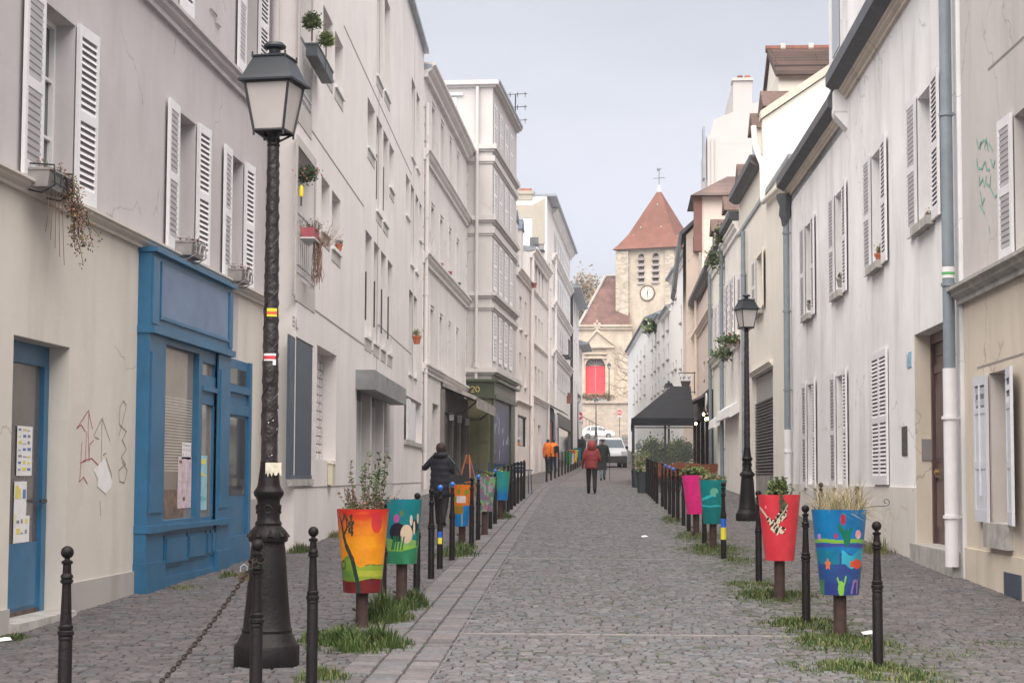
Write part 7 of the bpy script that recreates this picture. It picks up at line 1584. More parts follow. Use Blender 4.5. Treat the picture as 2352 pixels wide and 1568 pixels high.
def pot(P_, label, mat, s=1.0, leaf=None, shelf=True, cat='flower pot'):
    t = empty('flower_pot', P_, 0, label, cat, 'flower pots on the facades'); b = MB(); b.lathe([(.09 * s, 0), (.13 * s, .2 * s), (.15 * s, .2 * s), (.15 * s, .25 * s), (.125 * s, .25 * s), (.12 * s, .21 * s)], 12); b.build('pot', mat, t)
    if leaf is not None: b = MB(); leafmesh(b, 0, 0, .32 * s, .12 * s, .12 * s, .10 * s, 160, .05 * s, rn, leaf, 5, .3); b.build('foliage', PM + [REDL], t)
    return t
TC = M('terracotta_orange', (.48, .15, .08), .75, .2, 5)
def potat(B, px, py, label, mat, s=1, leaf=None, off=.12): u, z = B.P(px, py, off); return pot(B.W(u, -off, z), label, mat, s, leaf)
potat(L2, 957, 790, 'terracotta pot bracketed out under the lower slit windows of the white block', TC, .85, (1, 3), .4)
potat(L2, 778, 577, 'small reddish pot on the sill right of the lower loggia', TC, .5, (2, 5, 4), .0)
potat(L3, 1011, 618, 'dull red pot on the second-floor sill, nearest of three', M('dull_red_pot', (.30, .09, .09), .7), .75, None); potat(L3, 1031, 637, 'dull red pot in the middle of three on the second-floor sills', MATS['dull_red_pot'], .8, None); potat(L3, 1051.5, 662, 'dark green pot, farthest of three on the second-floor sills', M('dark_green_pot', (.03, .09, .07), .6), .8, None)
potat(L5b, 1226.5, 661, 'dark red pot on the grey house beside the mansard', MATS['dull_red_pot'], .9, None, .3)
potat(R2, 2137, 527, 'pot of dark red heather on the sill nearest the grey downpipe', TROUGH, .6, (5, 5, 4), -.02); potat(R2, 2023, 607, 'terracotta pot with straw-like plant on the second sill', TC, .7, (3, 3, 1), -.02)
potat(R3, 1932, 660, 'pot of purple-brown heather on the third sill', TROUGH, .65, (5, 3, 4), -.02); potat(R3, 1861, 712, 'small dark cactus pot on the farthest white-house sill', TROUGH, .55, (4, 4), -.02)
def ivy(B, px, py, label, r, n, off=.3, mi=(0, 1, 4)):
    u, z = B.P(px, py, off); p = empty('climbing_plant', B.W(u, -off, z), 0, label, 'plant'); b = MB(); leafmesh(b, 0, 0, 0, r[0], r[0], r[1], n, .11, rn, mi, 10, .3); b.build('foliage', PM + [M('red_flowers', (.6, .05, .05), .6)], p)
ivy(Rd, 1644, 600, 'green creeper spilling from the gutter corner of the pale row', (.25, .4), 300); ivy(Rd, 1651, 540, 'hanging green creeper on the next gutter pipe of the pale row', (.15, .35), 200); ivy(Rd, 1677, 782, 'leafy balcony plants with a red flower above the shop ledge', (.32, .18), 380, .25, (0, 4, 0, 1, 4, 0, 1, 0, 4, 1, 0, 4, 1, 5)); ivy(Rd, 1663, 812, 'trailing plants lower along the shop ledge', (.35, .2), 300, .25)
q = at(1506, 748, 118); p = empty('roof_shrub', (q.x, q.y, q.z - .6), 0, 'spiky green shrub on the flat roof edge of the white terrace', 'plant'); b = MB(); leafmesh(b, 0, 0, .7, .7, .5, .5, 320, .35, rn, (0, 4, 1), 8, .3); b.build('foliage', PM, p)

# ================================================================== CANOPY AND CAFE TERRACE
FAB = M('charcoal_canvas', (.014, .015, .02), .85, .35, 2.5, .2, 8); POSTM = M('dark_grey_post', (.045, .042, .045), .5)
Yf, Yb, Xl, Xr = 67.0, 76.0, .25, 2.45; ze = at(1457, 961, 67).z; zr_ = 1.72 + 3.5; gz = G(67)
cn_ = empty('canopy', (Xl, Yf, gz), 0, 'large black hipped canvas canopy on posts over the cafe terrace', 'canopy')
b = MB(); P_ = lambda x, y, z: (x - Xl, y - Yf, z - gz); rx0 = 1.72; ry = 70.6
v = [P_(Xl - .05, Yf - .1, ze), P_(Xr, Yf - .1, ze), P_(Xr, Yb, ze), P_(Xl - .05, Yb, ze), P_(rx0, ry, zr_), P_(Xr, ry, zr_), P_(rx0, Yb - 2.5, zr_), P_(Xr, Yb - 2.5, zr_)]
b.add(v, [(0, 1, 5, 4), (3, 0, 4, 6), (2, 3, 6, 7), (4, 5, 7, 6), (1, 2, 7, 5), (3, 2, 1, 0)])
b.build('roof_canvas', FAB, cn_)
b = MB(); b.box(-.08, Xr - Xl, -.14, -.11, ze - gz - .26, ze - gz + .02); b.box(-.08, -.05, -.14, Yb - Yf, ze - gz - .26, ze - gz + .02); b.build('valance', FAB, cn_)
b = MB(); posts = [(0, 0), (.0, 3), (0, 6), (0, 8.8), (1.15, .05)]
for x, y in posts[:5]: b = MB(); b.box(x - .04, x + .04, y - .04, y + .04, -.2 + G(Yf + y) - gz, ze - gz); b.build('post', POSTM, cn_)
gm = bpy.data.materials.new('clear_screen'); gm.use_nodes = True; n_ = gm.node_tree.nodes; pb = n_['Principled BSDF']; pb.inputs['Base Color'].default_value = (.5, .55, .52, 1); pb.inputs['Alpha'].default_value = .06; pb.inputs['Roughness'].default_value = .05
for k, (x0, x1, y0, y1) in enumerate(((.06, 2.15, .08, .1), (.0, .02, .1, 2.9), (.0, .02, 3.1, 5.9))):
    b = MB(); b.box(x0, x1, y0, y1, .7, ze - gz - .35); b.build('glass_screen', gm, cn_); b = MB(); b.box(x0, x1, y0 - .01, y1 + .01, .62, .7); b.box(x0, x1, y0 - .01, y1 + .01, ze - gz - .35, ze - gz - .29); b.build('screen_rail', FRAME, cn_)
# hedge planters behind the glass
for k, (px, w_, lab) in enumerate(((1500, 1.2, 'olive-green hedge in a trough behind the glass screens, left half'), (1560, 1.3, 'brighter green hedge in a trough behind the glass screens, right half'))):
    q = at(px, 1020, 78.5); h = empty('hedge', (q.x, 78.5, G(78.5)), 0, lab, 'hedge'); b = MB(); b.box(-w_ / 2, w_ / 2, -.2, .2, 0, .5); b.build('trough', DARK, h); b = MB(); leafmesh(b, 0, 0, 1.1, w_ * .42, .2, .5, 2600, .12, rn, (0, 1, 1) if k else (0, 1, 4), 16, .3); b.build('foliage', PM, h)
# restaurant front (dark) under the peach house
ua, ub = Rf.U(1598, 1000), Rf.U(1639, 1000); ua, ub = min(ua, ub), max(ua, ub); zt = Rf.Z(1639, 893); p = Rf.W(ua, 0, 0); dz = G(72)
rs = empty('restaurant_front', (p.x, p.y, dz), Rf.root.rotation_euler.z, 'dark restaurant front with small warm bulbs beside the black canopy', 'shopfront'); W_ = ub - ua
b = MB(); b.box(0, W_, -.2, 0, zt - dz - .9, zt - dz); b.box(0, W_, -.1, 0, 0, .7); [b.box(W_ * q - .06, W_ * q + .06, -.12, 0, 0, zt - dz - .9) for q in (.01, .25, .5, .75, .99)]; b.build('frame', M('blackish_brown_front', (.028, .020, .018), .5), rs)
b = MB(); b.box(0, W_, -.04, 0, .7, zt - dz - .9); b.build('glazing', M('blue_dark_glass', (.035, .05, .065), .08, .6, 1.2, spec=.8), rs)
b = MB(); u0 = W_ * .35; b.prism([(-.1, zt - dz - .1), (-.9, zt - dz - .5), (-.92, zt - dz - .42), (-.1, zt - dz)], u0, u0 + 6.5, axis='x'); b.box(u0, u0 + 6.5, -.93, -.9, zt - dz - 1.05, zt - dz - .45); b.build('grey_awning', M('lilac_grey_canvas', (.19, .185, .21), .8), rs)
b = MB(); c0 = Vector((W_ - .9, -.22, zt - dz - .45)); b.tube([c0 + Vector((.32 * math.cos(a), 0, .32 * math.sin(a))) for a in [k * math.pi / 8 for k in range(13)]], .035, 5); b.tube([c0 + Vector((.2 * math.cos(a) - .02, 0, .12 * math.sin(a) - .1)) for a in [k * math.pi / 6 for k in range(13)]], .03, 5); b.build('round_emblem', PAPER, rs)
BULB = M('warm_bulb', (1, .72, .38), .5, emit=9)
for px, py in ((1598.5, 972.5), (1616, 951), (1621, 962), (1626, 961)):
    q = at(px, py, 70.5); o = empty('bulb', (q.x, q.y, q.z), 0, 'small warm festoon bulb lit under the restaurant awning', 'light bulb', 'lit festoon bulbs'); b = MB(); b.lathe([(.01, .06), (.03, .04), (.05, 0), (.035, -.04), (.005, -.06)], 10); b.build('glass_bulb', BULB, o); b = MB(); b.cyl((0, 0, .06), (0, 0, .3), .01, n=4); b.build('flex', DARK, o)
# hanging mug-shaped sign
q0, q1 = at(1558, 856, 71), at(1595, 856, 71); sg = empty('hanging_sign', (q1.x, q1.y, q1.z), 0, 'bracket sign shaped like a dark tankard with white letters above the canopy', 'sign'); Sx = q0.x - q1.x; S = (q1.z - at(1576, 900, 71).z)
b = MB(); b.cyl((Sx, 0, 0), (.05, 0, 0), .02, n=5); b.cyl((Sx * .9, 0, -S), (.05, 0, -S), .015, n=5); b.cyl((0, 0, .05), (0, 0, -S - .1), .02, n=5); b.tube([(Sx, 0, 0), (Sx * .85, 0, -.2), (Sx * .7, 0, -.1)], .01, 4); b.build('bracket', DARK, sg)
b = MB(); cx2 = Sx * .55; w2 = .2; b.prism([(cx2 - w2 * .65, -S * .78), (cx2 + w2 * .65, -S * .78), (cx2 + w2, -S * .42), (cx2 - w2, -S * .42)], -.02, .02, 0); b.prism([(cx2 - w2 * 1.25, -S * .42), (cx2 + w2 * 1.25, -S * .42), (cx2 + w2 * 1.3, -S * .2), (cx2 + w2 * .7, -S * .1), (cx2, -S * .14), (cx2 - w2 * .7, -S * .1), (cx2 - w2 * 1.3, -S * .2)], -.022, .022, 1); b.prism([(cx2 - w2 * .9, -S * .88), (cx2 + w2 * .9, -S * .88), (cx2 + w2 * .9, -S * .84), (cx2 - w2 * .9, -S * .84)], -.02, .02, 0); b.build('tankard_panel', [M('dark_plum', (.05, .035, .04), .6), PAPER], sg)
b = MB(); x0 = cx2 - .19; zL = -S * .36; hL = S * .17
for pts in ([(0, 0), (0, 1)], [(.35, 0), (.35, 1), (.6, .95), (.62, .6), (.35, .5)], [(.95, 1), (1.15, .5), (1.35, 1)], [(1.15, .5), (1.15, 0)]): b.tube([(x0 + px * .28, -.03, zL + py * hL) for px, py in pts], .014, 4)
b.build('lettering', DARK, sg)
# chairs and tables
CH = M('red_brown_rattan', (.23, .075, .04), .7, .3, 8)
def cafe_chair():
    t = empty('cafe_chair', (0, 0, 0), 0, 'c', 'chair'); b = MB(); b.box(-.2, .2, -.2, .2, .43, .46); b.build('seat', CH, t)
    b = MB(); n = 8; v = []; 
    for k in range(n + 1): a = math.pi * k / n; v.append((-.21 * math.cos(a), .19 + .06 * math.sin(a)))
    for k in range(n): 
        (x0, y0), (x1, y1) = v[k], v[k + 1]; b.add([(x0, y0, .5), (x1, y1, .5), (x1, y1 + .03, .84 + .05 * math.sin(math.pi * (k + 1) / n)), (x0, y0 + .03, .84 + .05 * math.sin(math.pi * k / n)), (x0, y0 + .025, .5), (x1, y1 + .025, .5), (x1, y1 + .055, .84 + .05 * math.sin(math.pi * (k + 1) / n)), (x0, y0 + .055, .84 + .05 * math.sin(math.pi * k / n))], [(0, 1, 2, 3), (5, 4, 7, 6), (3, 2, 6, 7), (0, 4, 5, 1)])
    b.build('backrest', CH, t)
    for sx in (-1, 1):
        for sy in (-1, 1): b = MB(); b.cyl((sx * .19, sy * .19, 0), (sx * .17, sy * .17, .43), .014, n=5); b.build('leg', DARK, t)
    return t
cc = cafe_chair(); first = True
for k, (x, y, r_) in enumerate(((1.0, 59.2, 2.6), (1.45, 59.8, 3.3), (1.9, 60.2, 3.0), (2.4, 59.6, 3.5), (1.2, 62.3, 2.9), (1.7, 63.0, 3.4), (2.3, 62.6, 3.0), (2.7, 61.2, 3.8), (1.1, 64.6, .4), (2.0, 65.1, .2))):
    o = cc if first else copy_tree(cc); first = False; o.location = (x, y, G(y) + .012); o.rotation_euler = (0, 0, r_); tag(o, 'one of the red-brown rattan chairs crowded on the cafe terrace by the canopy', 'chair', 'rattan chairs on the cafe terrace')
def cafe_table(mat):
    t = empty('cafe_table', (0, 0, 0), 0, 'c', 'table'); b = MB(); b.lathe([(.32, .71), (.33, .72), (.33, .74), (.32, .75)], 20); b.build('tabletop', mat, t); b = MB(); b.cyl((0, 0, .02), (0, 0, .71), .025, n=8); b.build('stem', DARK, t); b = MB(); b.lathe([(.2, 0), (.2, .015), (.05, .03)], 14); b.build('foot', DARK, t); return t
ct = cafe_table(M('dark_wood_top', (.10, .045, .03), .5)); 
for k, (x, y) in enumerate(((1.3, 60.9), (2.1, 61.3), (1.6, 64.0))):
    o = ct if k == 0 else copy_tree(ct); o.location = (x, y, G(y) + .012); tag(o, 'one of the small round dark tables among the rattan chairs', 'table', 'round tables on the cafe terrace')
# dark tubs at the canopy corner
for px, py, w_, h_, lab in ((1466, 1120, .42, .62, 'dark slate tub with tall yellow-green grasses at the canopy corner post'), (1478, 1133, .36, .68, 'square black tub with low greenery, nearer one at the canopy corner')):
    q = spot(px, py); t = empty('plant_tub', q, .2, lab, 'planter'); b = MB(); b.prism([(-w_ * .42, 0), (w_ * .42, 0), (w_ / 2, h_), (-w_ / 2, h_)], -w_ / 2, w_ / 2); b.box(-w_ / 2 - .01, w_ / 2 + .01, -w_ / 2 - .01, w_ / 2 + .01, h_ - .04, h_); b.build('tub', M('slate_tub', (.035, .045, .055), .6), t); b = MB(); stems(b, 0, 0, h_ - .03, 26, .75 if h_ < .65 else .3, .2, rn, 1, .10, (0, 1, 3), 8, .35, .006); b.build('foliage', PM, t)

# ---- blue terrace on the left and the easel
BLU = M('dark_blue_metal', (.03, .055, .10), .5, .3, 5)
for k, (x, y) in enumerate(((-4.6, 55.0), (-4.1, 57.5), (-3.7, 55.2), (-3.5, 58.5))):
    t = empty('folding_chair', (x, y, G(y) + .012), .6 + k, 'one of the dark blue folding chairs behind the left planters', 'chair', 'blue folding chairs by the green shop'); b = MB(); b.box(-.2, .2, -.2, .18, .44, .465); b.build('seat', BLU, t); b = MB(); [b.box(-.2, .2, .2, .22, z, z + .1) for z in (.6, .72, .84)]; b.box(-.21, -.19, .19, .23, .44, .95); b.box(.19, .21, .19, .23, .44, .95); b.build('backrest', BLU, t)
    for sx in (-1, 1):
        for a_, c_ in ((-.22, .2), (.22, -.2)): b = MB(); b.cyl((sx * .2, a_, 0), (sx * .2, c_, .5), .012, n=5); b.build('leg', BLU, t)
for k, (x, y) in enumerate(((-4.2, 56.2), (-3.3, 56.8))):
    t = empty('square_table', (x, y, G(y) + .012), .2, 'one of the dark blue square tables behind the left planters', 'table', 'blue tables by the green shop'); b = MB(); b.box(-.35, .35, -.35, .35, .71, .74); b.build('tabletop', BLU, t)
    for sx in (-1, 1):
        for sy in (-1, 1): b = MB(); b.cyl((sx * .32, sy * .32, 0), (sx * .3, sy * .3, .71), .015, n=5); b.build('leg', BLU, t)
q = spot(1074, 1155); ea = empty('easel_board', (q.x, q.y, q.z), -.5, 'folding orange-wood easel sign on the left pavement before the green shop', 'sign board'); WD = M('orange_wood', (.38, .13, .06), .6, .2, 6)
for sx, sy in ((-.28, -.25), (.28, -.25), (-.2, .35), (.2, .35)): b = MB(); b.cyl((sx, sy, 0), (sx * .15, 0, 1.28), .022, n=6); b.build('leg', WD, ea)
b = MB(); b.cyl((-.2, -.14, .55), (.2, -.14, .55), .018, n=6); b.build('crossbar', WD, ea)
b = MB(); b.add([(-.22, -.15, .3), (.22, -.15, .3), (.08, -.03, 1.05), (-.08, -.03, 1.05)], [(0, 1, 2, 3)]); b.build('slate', DARK, ea)

# ---- signs, railings
def noentry(px, py, Y, r, label, plate=True, s=.0):
    q = at(px, py, Y); g = G(Y); t = empty('road_sign', (q.x, q.y, g), 0, label, 'road sign'); H = q.z - g; b = MB(); b.cyl((0, .03, 0), (0, .03, H + r * .9), .035, n=8); b.build('post', DARK, t)
    b = MB(); n = 24
    for R0, y, mi in ((r, -.01, 1), (r * .94, -.014, 0)): b.add([(R0 * math.cos(2 * math.pi * k / n), y, H + R0 * math.sin(2 * math.pi * k / n)) for k in range(n)], [tuple(range(n))], mi)
    b.box(-r * .72, r * .72, -.02, -.015, H - r * .18, H + r * .18, 1); b.lathe([(r, -.01)] * 2, 3) if False else None
    b.add([(r * math.cos(2 * math.pi * k / n), .01, H + r * math.sin(2 * math.pi * k / n)) for k in range(n)][::-1], [tuple(range(n))], 2); b.build('disc', [M('sign_red', (.55, .02, .05), .4), PAPER, GREYPIPE], t)
    if plate: b = MB(); b.box(-r * .95, r * .95, -.015, .0, H - r * 1.75, H - r * 1.15); b.build('plate', M('pale_sign_plate', (.55, .5, .6), .5), t)
    return t
noentry(1328, 955, 140, .36, 'no-entry sign with a pale plate under it by the left houses'); noentry(1423, 947, 205, .30, 'no-entry sign on a dark post before the terrace wall', True)
def rail(px0, px1, Y, y1, label, n):
    q0, q1 = at(px0, y1, Y), at(px1, y1, Y); g = G(Y); H = q0.z - g; t = empty('railing', (q0.x, q0.y, g), 0, label, 'railing'); L_ = q1.x - q0.x; b = MB(); b.cyl((0, 0, H), (L_, 0, H), .03, n=6); b.cyl((0, 0, H * .62), (L_, 0, H * .62), .02, n=5); b.cyl((0, 0, .15), (L_, 0, .15), .02, n=5); b.build('rails', DARK, t)
    b = MB(); [b.cyl((L_ * k / n, 0, 0), (L_ * k / n, 0, H + (.1 if k % 2 == 0 else 0)), .022, n=5) for k in range(n + 1)]; b.build('uprights', DARK, t)
rail(1344, 1371, 196, 1000, 'black pedestrian railing left of the far crossing', 12); rail(1430, 1460, 190, 1000, 'black pedestrian railing right of the far crossing', 9)
q = at(1303, 914, 118); t = empty('hanging_sign', (q.x - .45, q.y, q.z - .35), 0, 'plain reddish-brown projecting sign panel over the left shops', 'sign'); b = MB(); b.box(-.4, .75, -.03, .03, 0, .65); b.build('panel', M('dull_red_panel', (.22, .10, .09), .7), t); b = MB(); b.cyl((-.6, 0, .68), (.75, 0, .68), .02, n=5); b.build('bracket', DARK, t)

# ================================================================== VEHICLES
def vehicle(name, label, p, yaw, Wd, prof, belt, glassprof, wheels, H, body, cat, lights, lower=None, rearwin=None):
    t = empty(name, p, yaw, label, cat)    # local: x across, y along (front at -y)
    b = MB(); n = len(prof); rings = []
    for f, k in ((-1, .93), (-.96, 1.0), (.96, 1.0), (1, .93)):
        ring = []
        for (y, z) in prof:
            tz = max(0, (z - belt) / (H - belt)); x = f * Wd / 2 * (1 - .16 * tz); yy = y * (k if abs(f) == 1 else 1) ; ring.append((x, yy, z * (1 if abs(f) < 1 else (1 - .02 * tz))))
        rings.append(ring)
    vs = [q for r_ in rings for q in r_]
    fs = [(i * n + k, i * n + (k + 1) % n, (i + 1) * n + (k + 1) % n, (i + 1) * n + k) for i in range(3) for k in range(n)] + [tuple(range(n - 1, -1, -1)), tuple(range(3 * n, 4 * n))]
    b.add(vs, fs, 0, True); b.build('body', body, t, angle=.5)
    b = MB()
    for s_ in (-1, 1):
        for gp_ in glassprof['side']:
            x = [s_ * (Wd / 2 * (1 - .16 * max(0, (z - belt) / (H - belt))) + .006) for y, z in gp_]; pts = [(xx, y, z) for xx, (y, z) in zip(x, gp_)]; b.poly(pts if s_ < 0 else pts[::-1])
    b.build('side_window', GLASS, t)
    (ya, za), (yb, zb_) = glassprof['front']; k0 = Wd / 2 * .92; k1 = Wd / 2 * .78
    b = MB(); b.poly([(-k0, ya - .012, za), (k0, ya - .012, za), (k1, yb - .012, zb_), (-k1, yb - .012, zb_)]); b.build('windscreen', M('windscreen_glass', (.05, .08, .12), .25, .3, 1, spec=.3), t)
    for y, r_ in wheels:
        for s_ in (-1, 1):
            b = MB(); b.cyl((s_ * (Wd / 2 - .2), y, r_), (s_ * (Wd / 2 + .005), y, r_), r_, n=18); w_ = b.build('wheel', M('tyre', (.018, .018, .02), .8), t)
            b = MB(); b.cyl((s_ * (Wd / 2), y, r_), (s_ * (Wd / 2 + .012), y, r_), r_ * .6, n=14); b.build('rim', M('rim_grey', (.3, .3, .31), .4, metal=.6), w_)
    if lower: b = MB(); yf = min(y for y, z in prof); b.box(-Wd / 2 * .95, Wd / 2 * .95, yf - .05, yf + .12, .28, lower); b.box(-Wd / 2 - .012, -Wd / 2 + .02, yf + .7, -yf - .6, .25, .42); b.box(Wd / 2 - .02, Wd / 2 + .012, yf + .7, -yf - .6, .25, .42); b.build('bumper', M('dark_bumper', (.035, .035, .04), .6), t)
    for s_ in (-1, 1):
        b = MB(); yf = min(y for y, z in prof); b.box(s_ * Wd / 2 * .55, s_ * Wd / 2 * .93, yf - .03, yf + .2, lights[0], lights[1]); b.build('headlight', M('headlight', (.62, .60, .62), .15, .1, spec=.9), t)
        b = MB(); b.lathe([(.02, -.09), (.09, -.07), (.09, .07), (.02, .09)], 8, (s_ * (Wd / 2 + .1), glassprof['front'][0][0] + .35, belt + .1)); b.build('mirror', DARK, t)
    return t
CW = M('white_car_paint', (.66, .67, .70), .25, .05, 2, spec=.6)
pv = [(-2.0, .3), (-2.02, .62), (-1.95, .85), (-1.75, .98), (-1.05, 1.12), (-.42, 1.66), (-.2, 1.76), (.3, 1.82), (1.7, 1.80), (1.95, 1.7), (2.02, 1.0), (2.0, .32)]
q = spot(1398, 1066); VY = q.y; q = Vector((at(1399, 1066, 107).x, 109, G(107) + .0))
vehicle('van', 'small white van with dark bumper facing down the street behind the man in the cap', q, R(7), 1.70, pv, 1.1, {'side': [[(-.85, 1.15), (-.3, 1.15), (-.2, 1.62), (-.38, 1.60)], [(-.2, 1.15), (.65, 1.15), (.65, 1.65), (-.1, 1.65)], [(.8, 1.15), (1.7, 1.15), (1.65, 1.65), (.8, 1.65)]], 'front': ((-1.0, 1.16), (-.44, 1.66))}, ((-1.3, .31), (1.3, .31)), 1.82, CW, 'van', (.72, .95), .68)
pc = [(-1.9, .3), (-1.93, .55), (-1.8, .72), (-1.1, .88), (-.45, 1.30), (-.1, 1.42), (.6, 1.44), (1.3, 1.33), (1.75, 1.0), (1.85, .7), (1.85, .3)]
q = at(1374, 998, 214); vehicle('hatchback', 'white hatchback crossing at the top of the street below the terrace wall', Vector((q.x, 214, G(214))), R(90), 1.66, pc, .9, {'side': [[(-.75, .92), (.0, .92), (.0, 1.32), (-.35, 1.28)], [(.08, .92), (.85, .92), (.8, 1.34), (.08, 1.34)], [(.93, .92), (1.4, .95), (1.15, 1.28), (.9, 1.32)]], 'front': ((-1.05, .90), (-.47, 1.28))}, ((-1.2, .29), (1.2, .29)), 1.44, CW, 'car', (.58, .74))

# ================================================================== PEOPLE
SKIN = M('skin', (.50, .30, .22), .5); 
def figure(p, yaw, label, J, mats, bone_mat, sub=1, children=(), name='person'):
    """J: joint -> (x, y, z, radius); one continuous skinned body"""
    t = empty(name, p, yaw, label, 'person')
    E = [('pel', 'sp'), ('sp', 'ch'), ('ch', 'nk'), ('nk', 'hd'), ('hd', 'ht')]
    for s_ in 'lr': E += [('ch', 'sh' + s_), ('sh' + s_, 'el' + s_), ('el' + s_, 'wr' + s_), ('wr' + s_, 'pa' + s_), ('pel', 'hp' + s_), ('hp' + s_, 'kn' + s_), ('kn' + s_, 'an' + s_), ('an' + s_, 'to' + s_)]
    for s_ in 'lr':
        w_ = Vector(J['wr' + s_][:3]); e_ = Vector(J['el' + s_][:3]); d = (w_ - e_).normalized(); J['pa' + s_] = tuple(w_ + d * .05) + (.026,)
        side = d.orthogonal().normalized(); s2 = d.cross(side)
        for k, (o_, l_) in enumerate(((-.03, .065), (-.01, .08), (.01, .085), (.03, .07))):
            a_ = 'f%s%d' % (s_, k); J[a_] = tuple(w_ + d * .085 + side * o_) + (.009,); J[a_ + 'b'] = tuple(w_ + d * (.085 + l_ * .75) + side * o_ * 1.1 + s2 * .02) + (.008,); E += [('pa' + s_, a_), (a_, a_ + 'b')]
        J['t' + s_] = tuple(w_ + d * .06 + side * -.05 + s2 * .015) + (.010,); E.append(('pa' + s_, 't' + s_))
    names = list(J); idx = {k: i for i, k in enumerate(names)}
    me = bpy.data.meshes.new('b'); me.from_pydata([J[k][:3] for k in names], [(idx[a], idx[c_]) for a, c_ in E], []); o = bpy.data.objects.new('tmp', me); COL.objects.link(o)
    o.modifiers.new('s', 'SKIN'); sv = me.skin_vertices[0].data
    for i, k in enumerate(names): sv[i].radius = (J[k][3], J[k][3]); sv[i].use_root = (k == 'pel')
    mo = o.modifiers.new('u', 'SUBSURF'); mo.levels = sub; mo.render_levels = sub
    dg = bpy.context.evaluated_depsgraph_get(); dg.update(); m2 = bpy.data.meshes.new_from_object(o.evaluated_get(dg)); bpy.data.objects.remove(o)
    m2.materials.clear()
    for m_ in mats: m2.materials.append(m_)
    segs = [(Vector(J[a][:3]), Vector(J[c_][:3]), bone_mat.get((a.rstrip('lr') if a[-1] in 'lr' and len(a) > 2 else a, c_.rstrip('lr') if c_[-1] in 'lr' and len(c_) > 2 else c_), bone_mat['*'])) for a, c_ in E if not a.startswith('f')]
    for f in m2.polygons:
        c0 = f.center; best = 1e9
        for a, c_, mi in segs:
            d = c_ - a; u = max(0, min(1, (c0 - a).dot(d) / max(1e-9, d.dot(d)))); dd = (c0 - a - d * u).length
            if dd < best: best = dd; f.material_index = mi
        f.use_smooth = True
    m2.name = 'body'; ob = bpy.data.objects.new('body', m2); COL.objects.link(ob); ob.parent = t
    # face: nose and eyes on the front of the head (front = -y)
    h = J['hd']; b = MB(); b.add([(h[0] - .014, h[1] - h[3] * .93, h[2] - .015), (h[0] + .014, h[1] - h[3] * .93, h[2] - .015), (h[0], h[1] - h[3] * 1.22, h[2] - .02), (h[0], h[1] - h[3] * .95, h[2] + .03)], [(0, 1, 2), (1, 3, 2), (3, 0, 2)], 0)
    for s_ in (-1, 1): b.lathe([(.001, -.008), (.009, 0), (.001, .008)], 6, (h[0] + s_ * .032, h[1] - h[3] * .93, h[2] + .015), 1)
    b.box(h[0] - .02, h[0] + .02, h[1] - h[3] * .97, h[1] - h[3] * .9, h[2] - .055, h[2] - .047, 2); b.build('face', [SKIN, DARK, M('lips', (.35, .13, .11), .5)], t)
    return t
def stand(w=.17, H=1.65, stride=.0, arms=None, lean=0, hr=.095, tr=.135, arm_r=.05, leg_r=.098):
    k = H / 1.7; z = lambda v: v * k
    J = {'pel': (0, 0, z(.95), tr * .95), 'sp': (0, -lean * .3, z(1.12), tr * .88), 'ch': (0, -lean * .6, z(1.33), tr), 'nk': (0, -lean * .9, z(1.475), .055), 'hd': (0, -lean - .012, z(1.58), hr * .92), 'ht': (0, -lean - .01, z(1.635), hr * .82)}
    for s_, sg_ in (('l', -1), ('r', 1)):
        J['sh' + s_] = (sg_ * w, -lean * .6, z(1.385), arm_r * 1.3); J['hp' + s_] = (sg_ * .085, 0, z(.88), leg_r * 1.1)
        st = stride * sg_; J['kn' + s_] = (sg_ * .095, -.04 - st * .5, z(.5), leg_r * .78); J['an' + s_] = (sg_ * .09, .02 - st + (.0 if st > 0 else .04), z(.09 if st >= 0 else .14), .058); J['to' + s_] = (sg_ * .095, -.14 - st + (.0 if st > 0 else .03), z(.04 if st >= 0 else .05), .038)
        a_ = (arms or {}).get(s_, ((sg_ * (w + .06), .03 + st * .3, z(1.1)), (sg_ * (w + .07), -.06 + st * .7, z(.86)))); J['el' + s_] = tuple(a_[0]) + (arm_r,); J['wr' + s_] = tuple(a_[1]) + (arm_r * .62,)
    return J
def bonemat(top, leg, shoe, hand, head): return {'*': top, ('pel', 'sp'): top, ('pel', 'hp'): leg, ('hp', 'kn'): leg, ('kn', 'an'): leg, ('an', 'to'): shoe, ('wr', 'pa'): hand, ('pa', 't'): hand, ('nk', 'hd'): head, ('hd', 'ht'): head}
def shell(t, name, rings, mat, rib=0):      # lofted garment: rings of (cx, cy, z, rx, ry)
    b = MB(); n = 18; vs = []
    R_ = []
    for i in range(len(rings) - 1):
        a, c_ = rings[i], rings[i + 1]
        for k in range(4): u = k / 4; q = [a[j] + (c_[j] - a[j]) * u for j in range(5)]; m_ = 1 + rib * (math.sin(u * math.pi) - .5); R_.append((q[0], q[1], q[2], q[3] * m_, q[4] * m_))
    R_.append(rings[-1])
    for cx, cy, z, rx, ry in R_: vs += [(cx + rx * math.cos(2 * math.pi * k / n), cy + ry * math.sin(2 * math.pi * k / n), z) for k in range(n)]
    b.add(vs, [(i * n + k, i * n + (k + 1) % n, (i + 1) * n + (k + 1) % n, (i + 1) * n + k) for i in range(len(R_) - 1) for k in range(n)] + [tuple(range(n - 1, -1, -1)), tuple(range((len(R_) - 1) * n, len(R_) * n))], 0, True)
    return b.build(name, mat, t, angle=1.2)
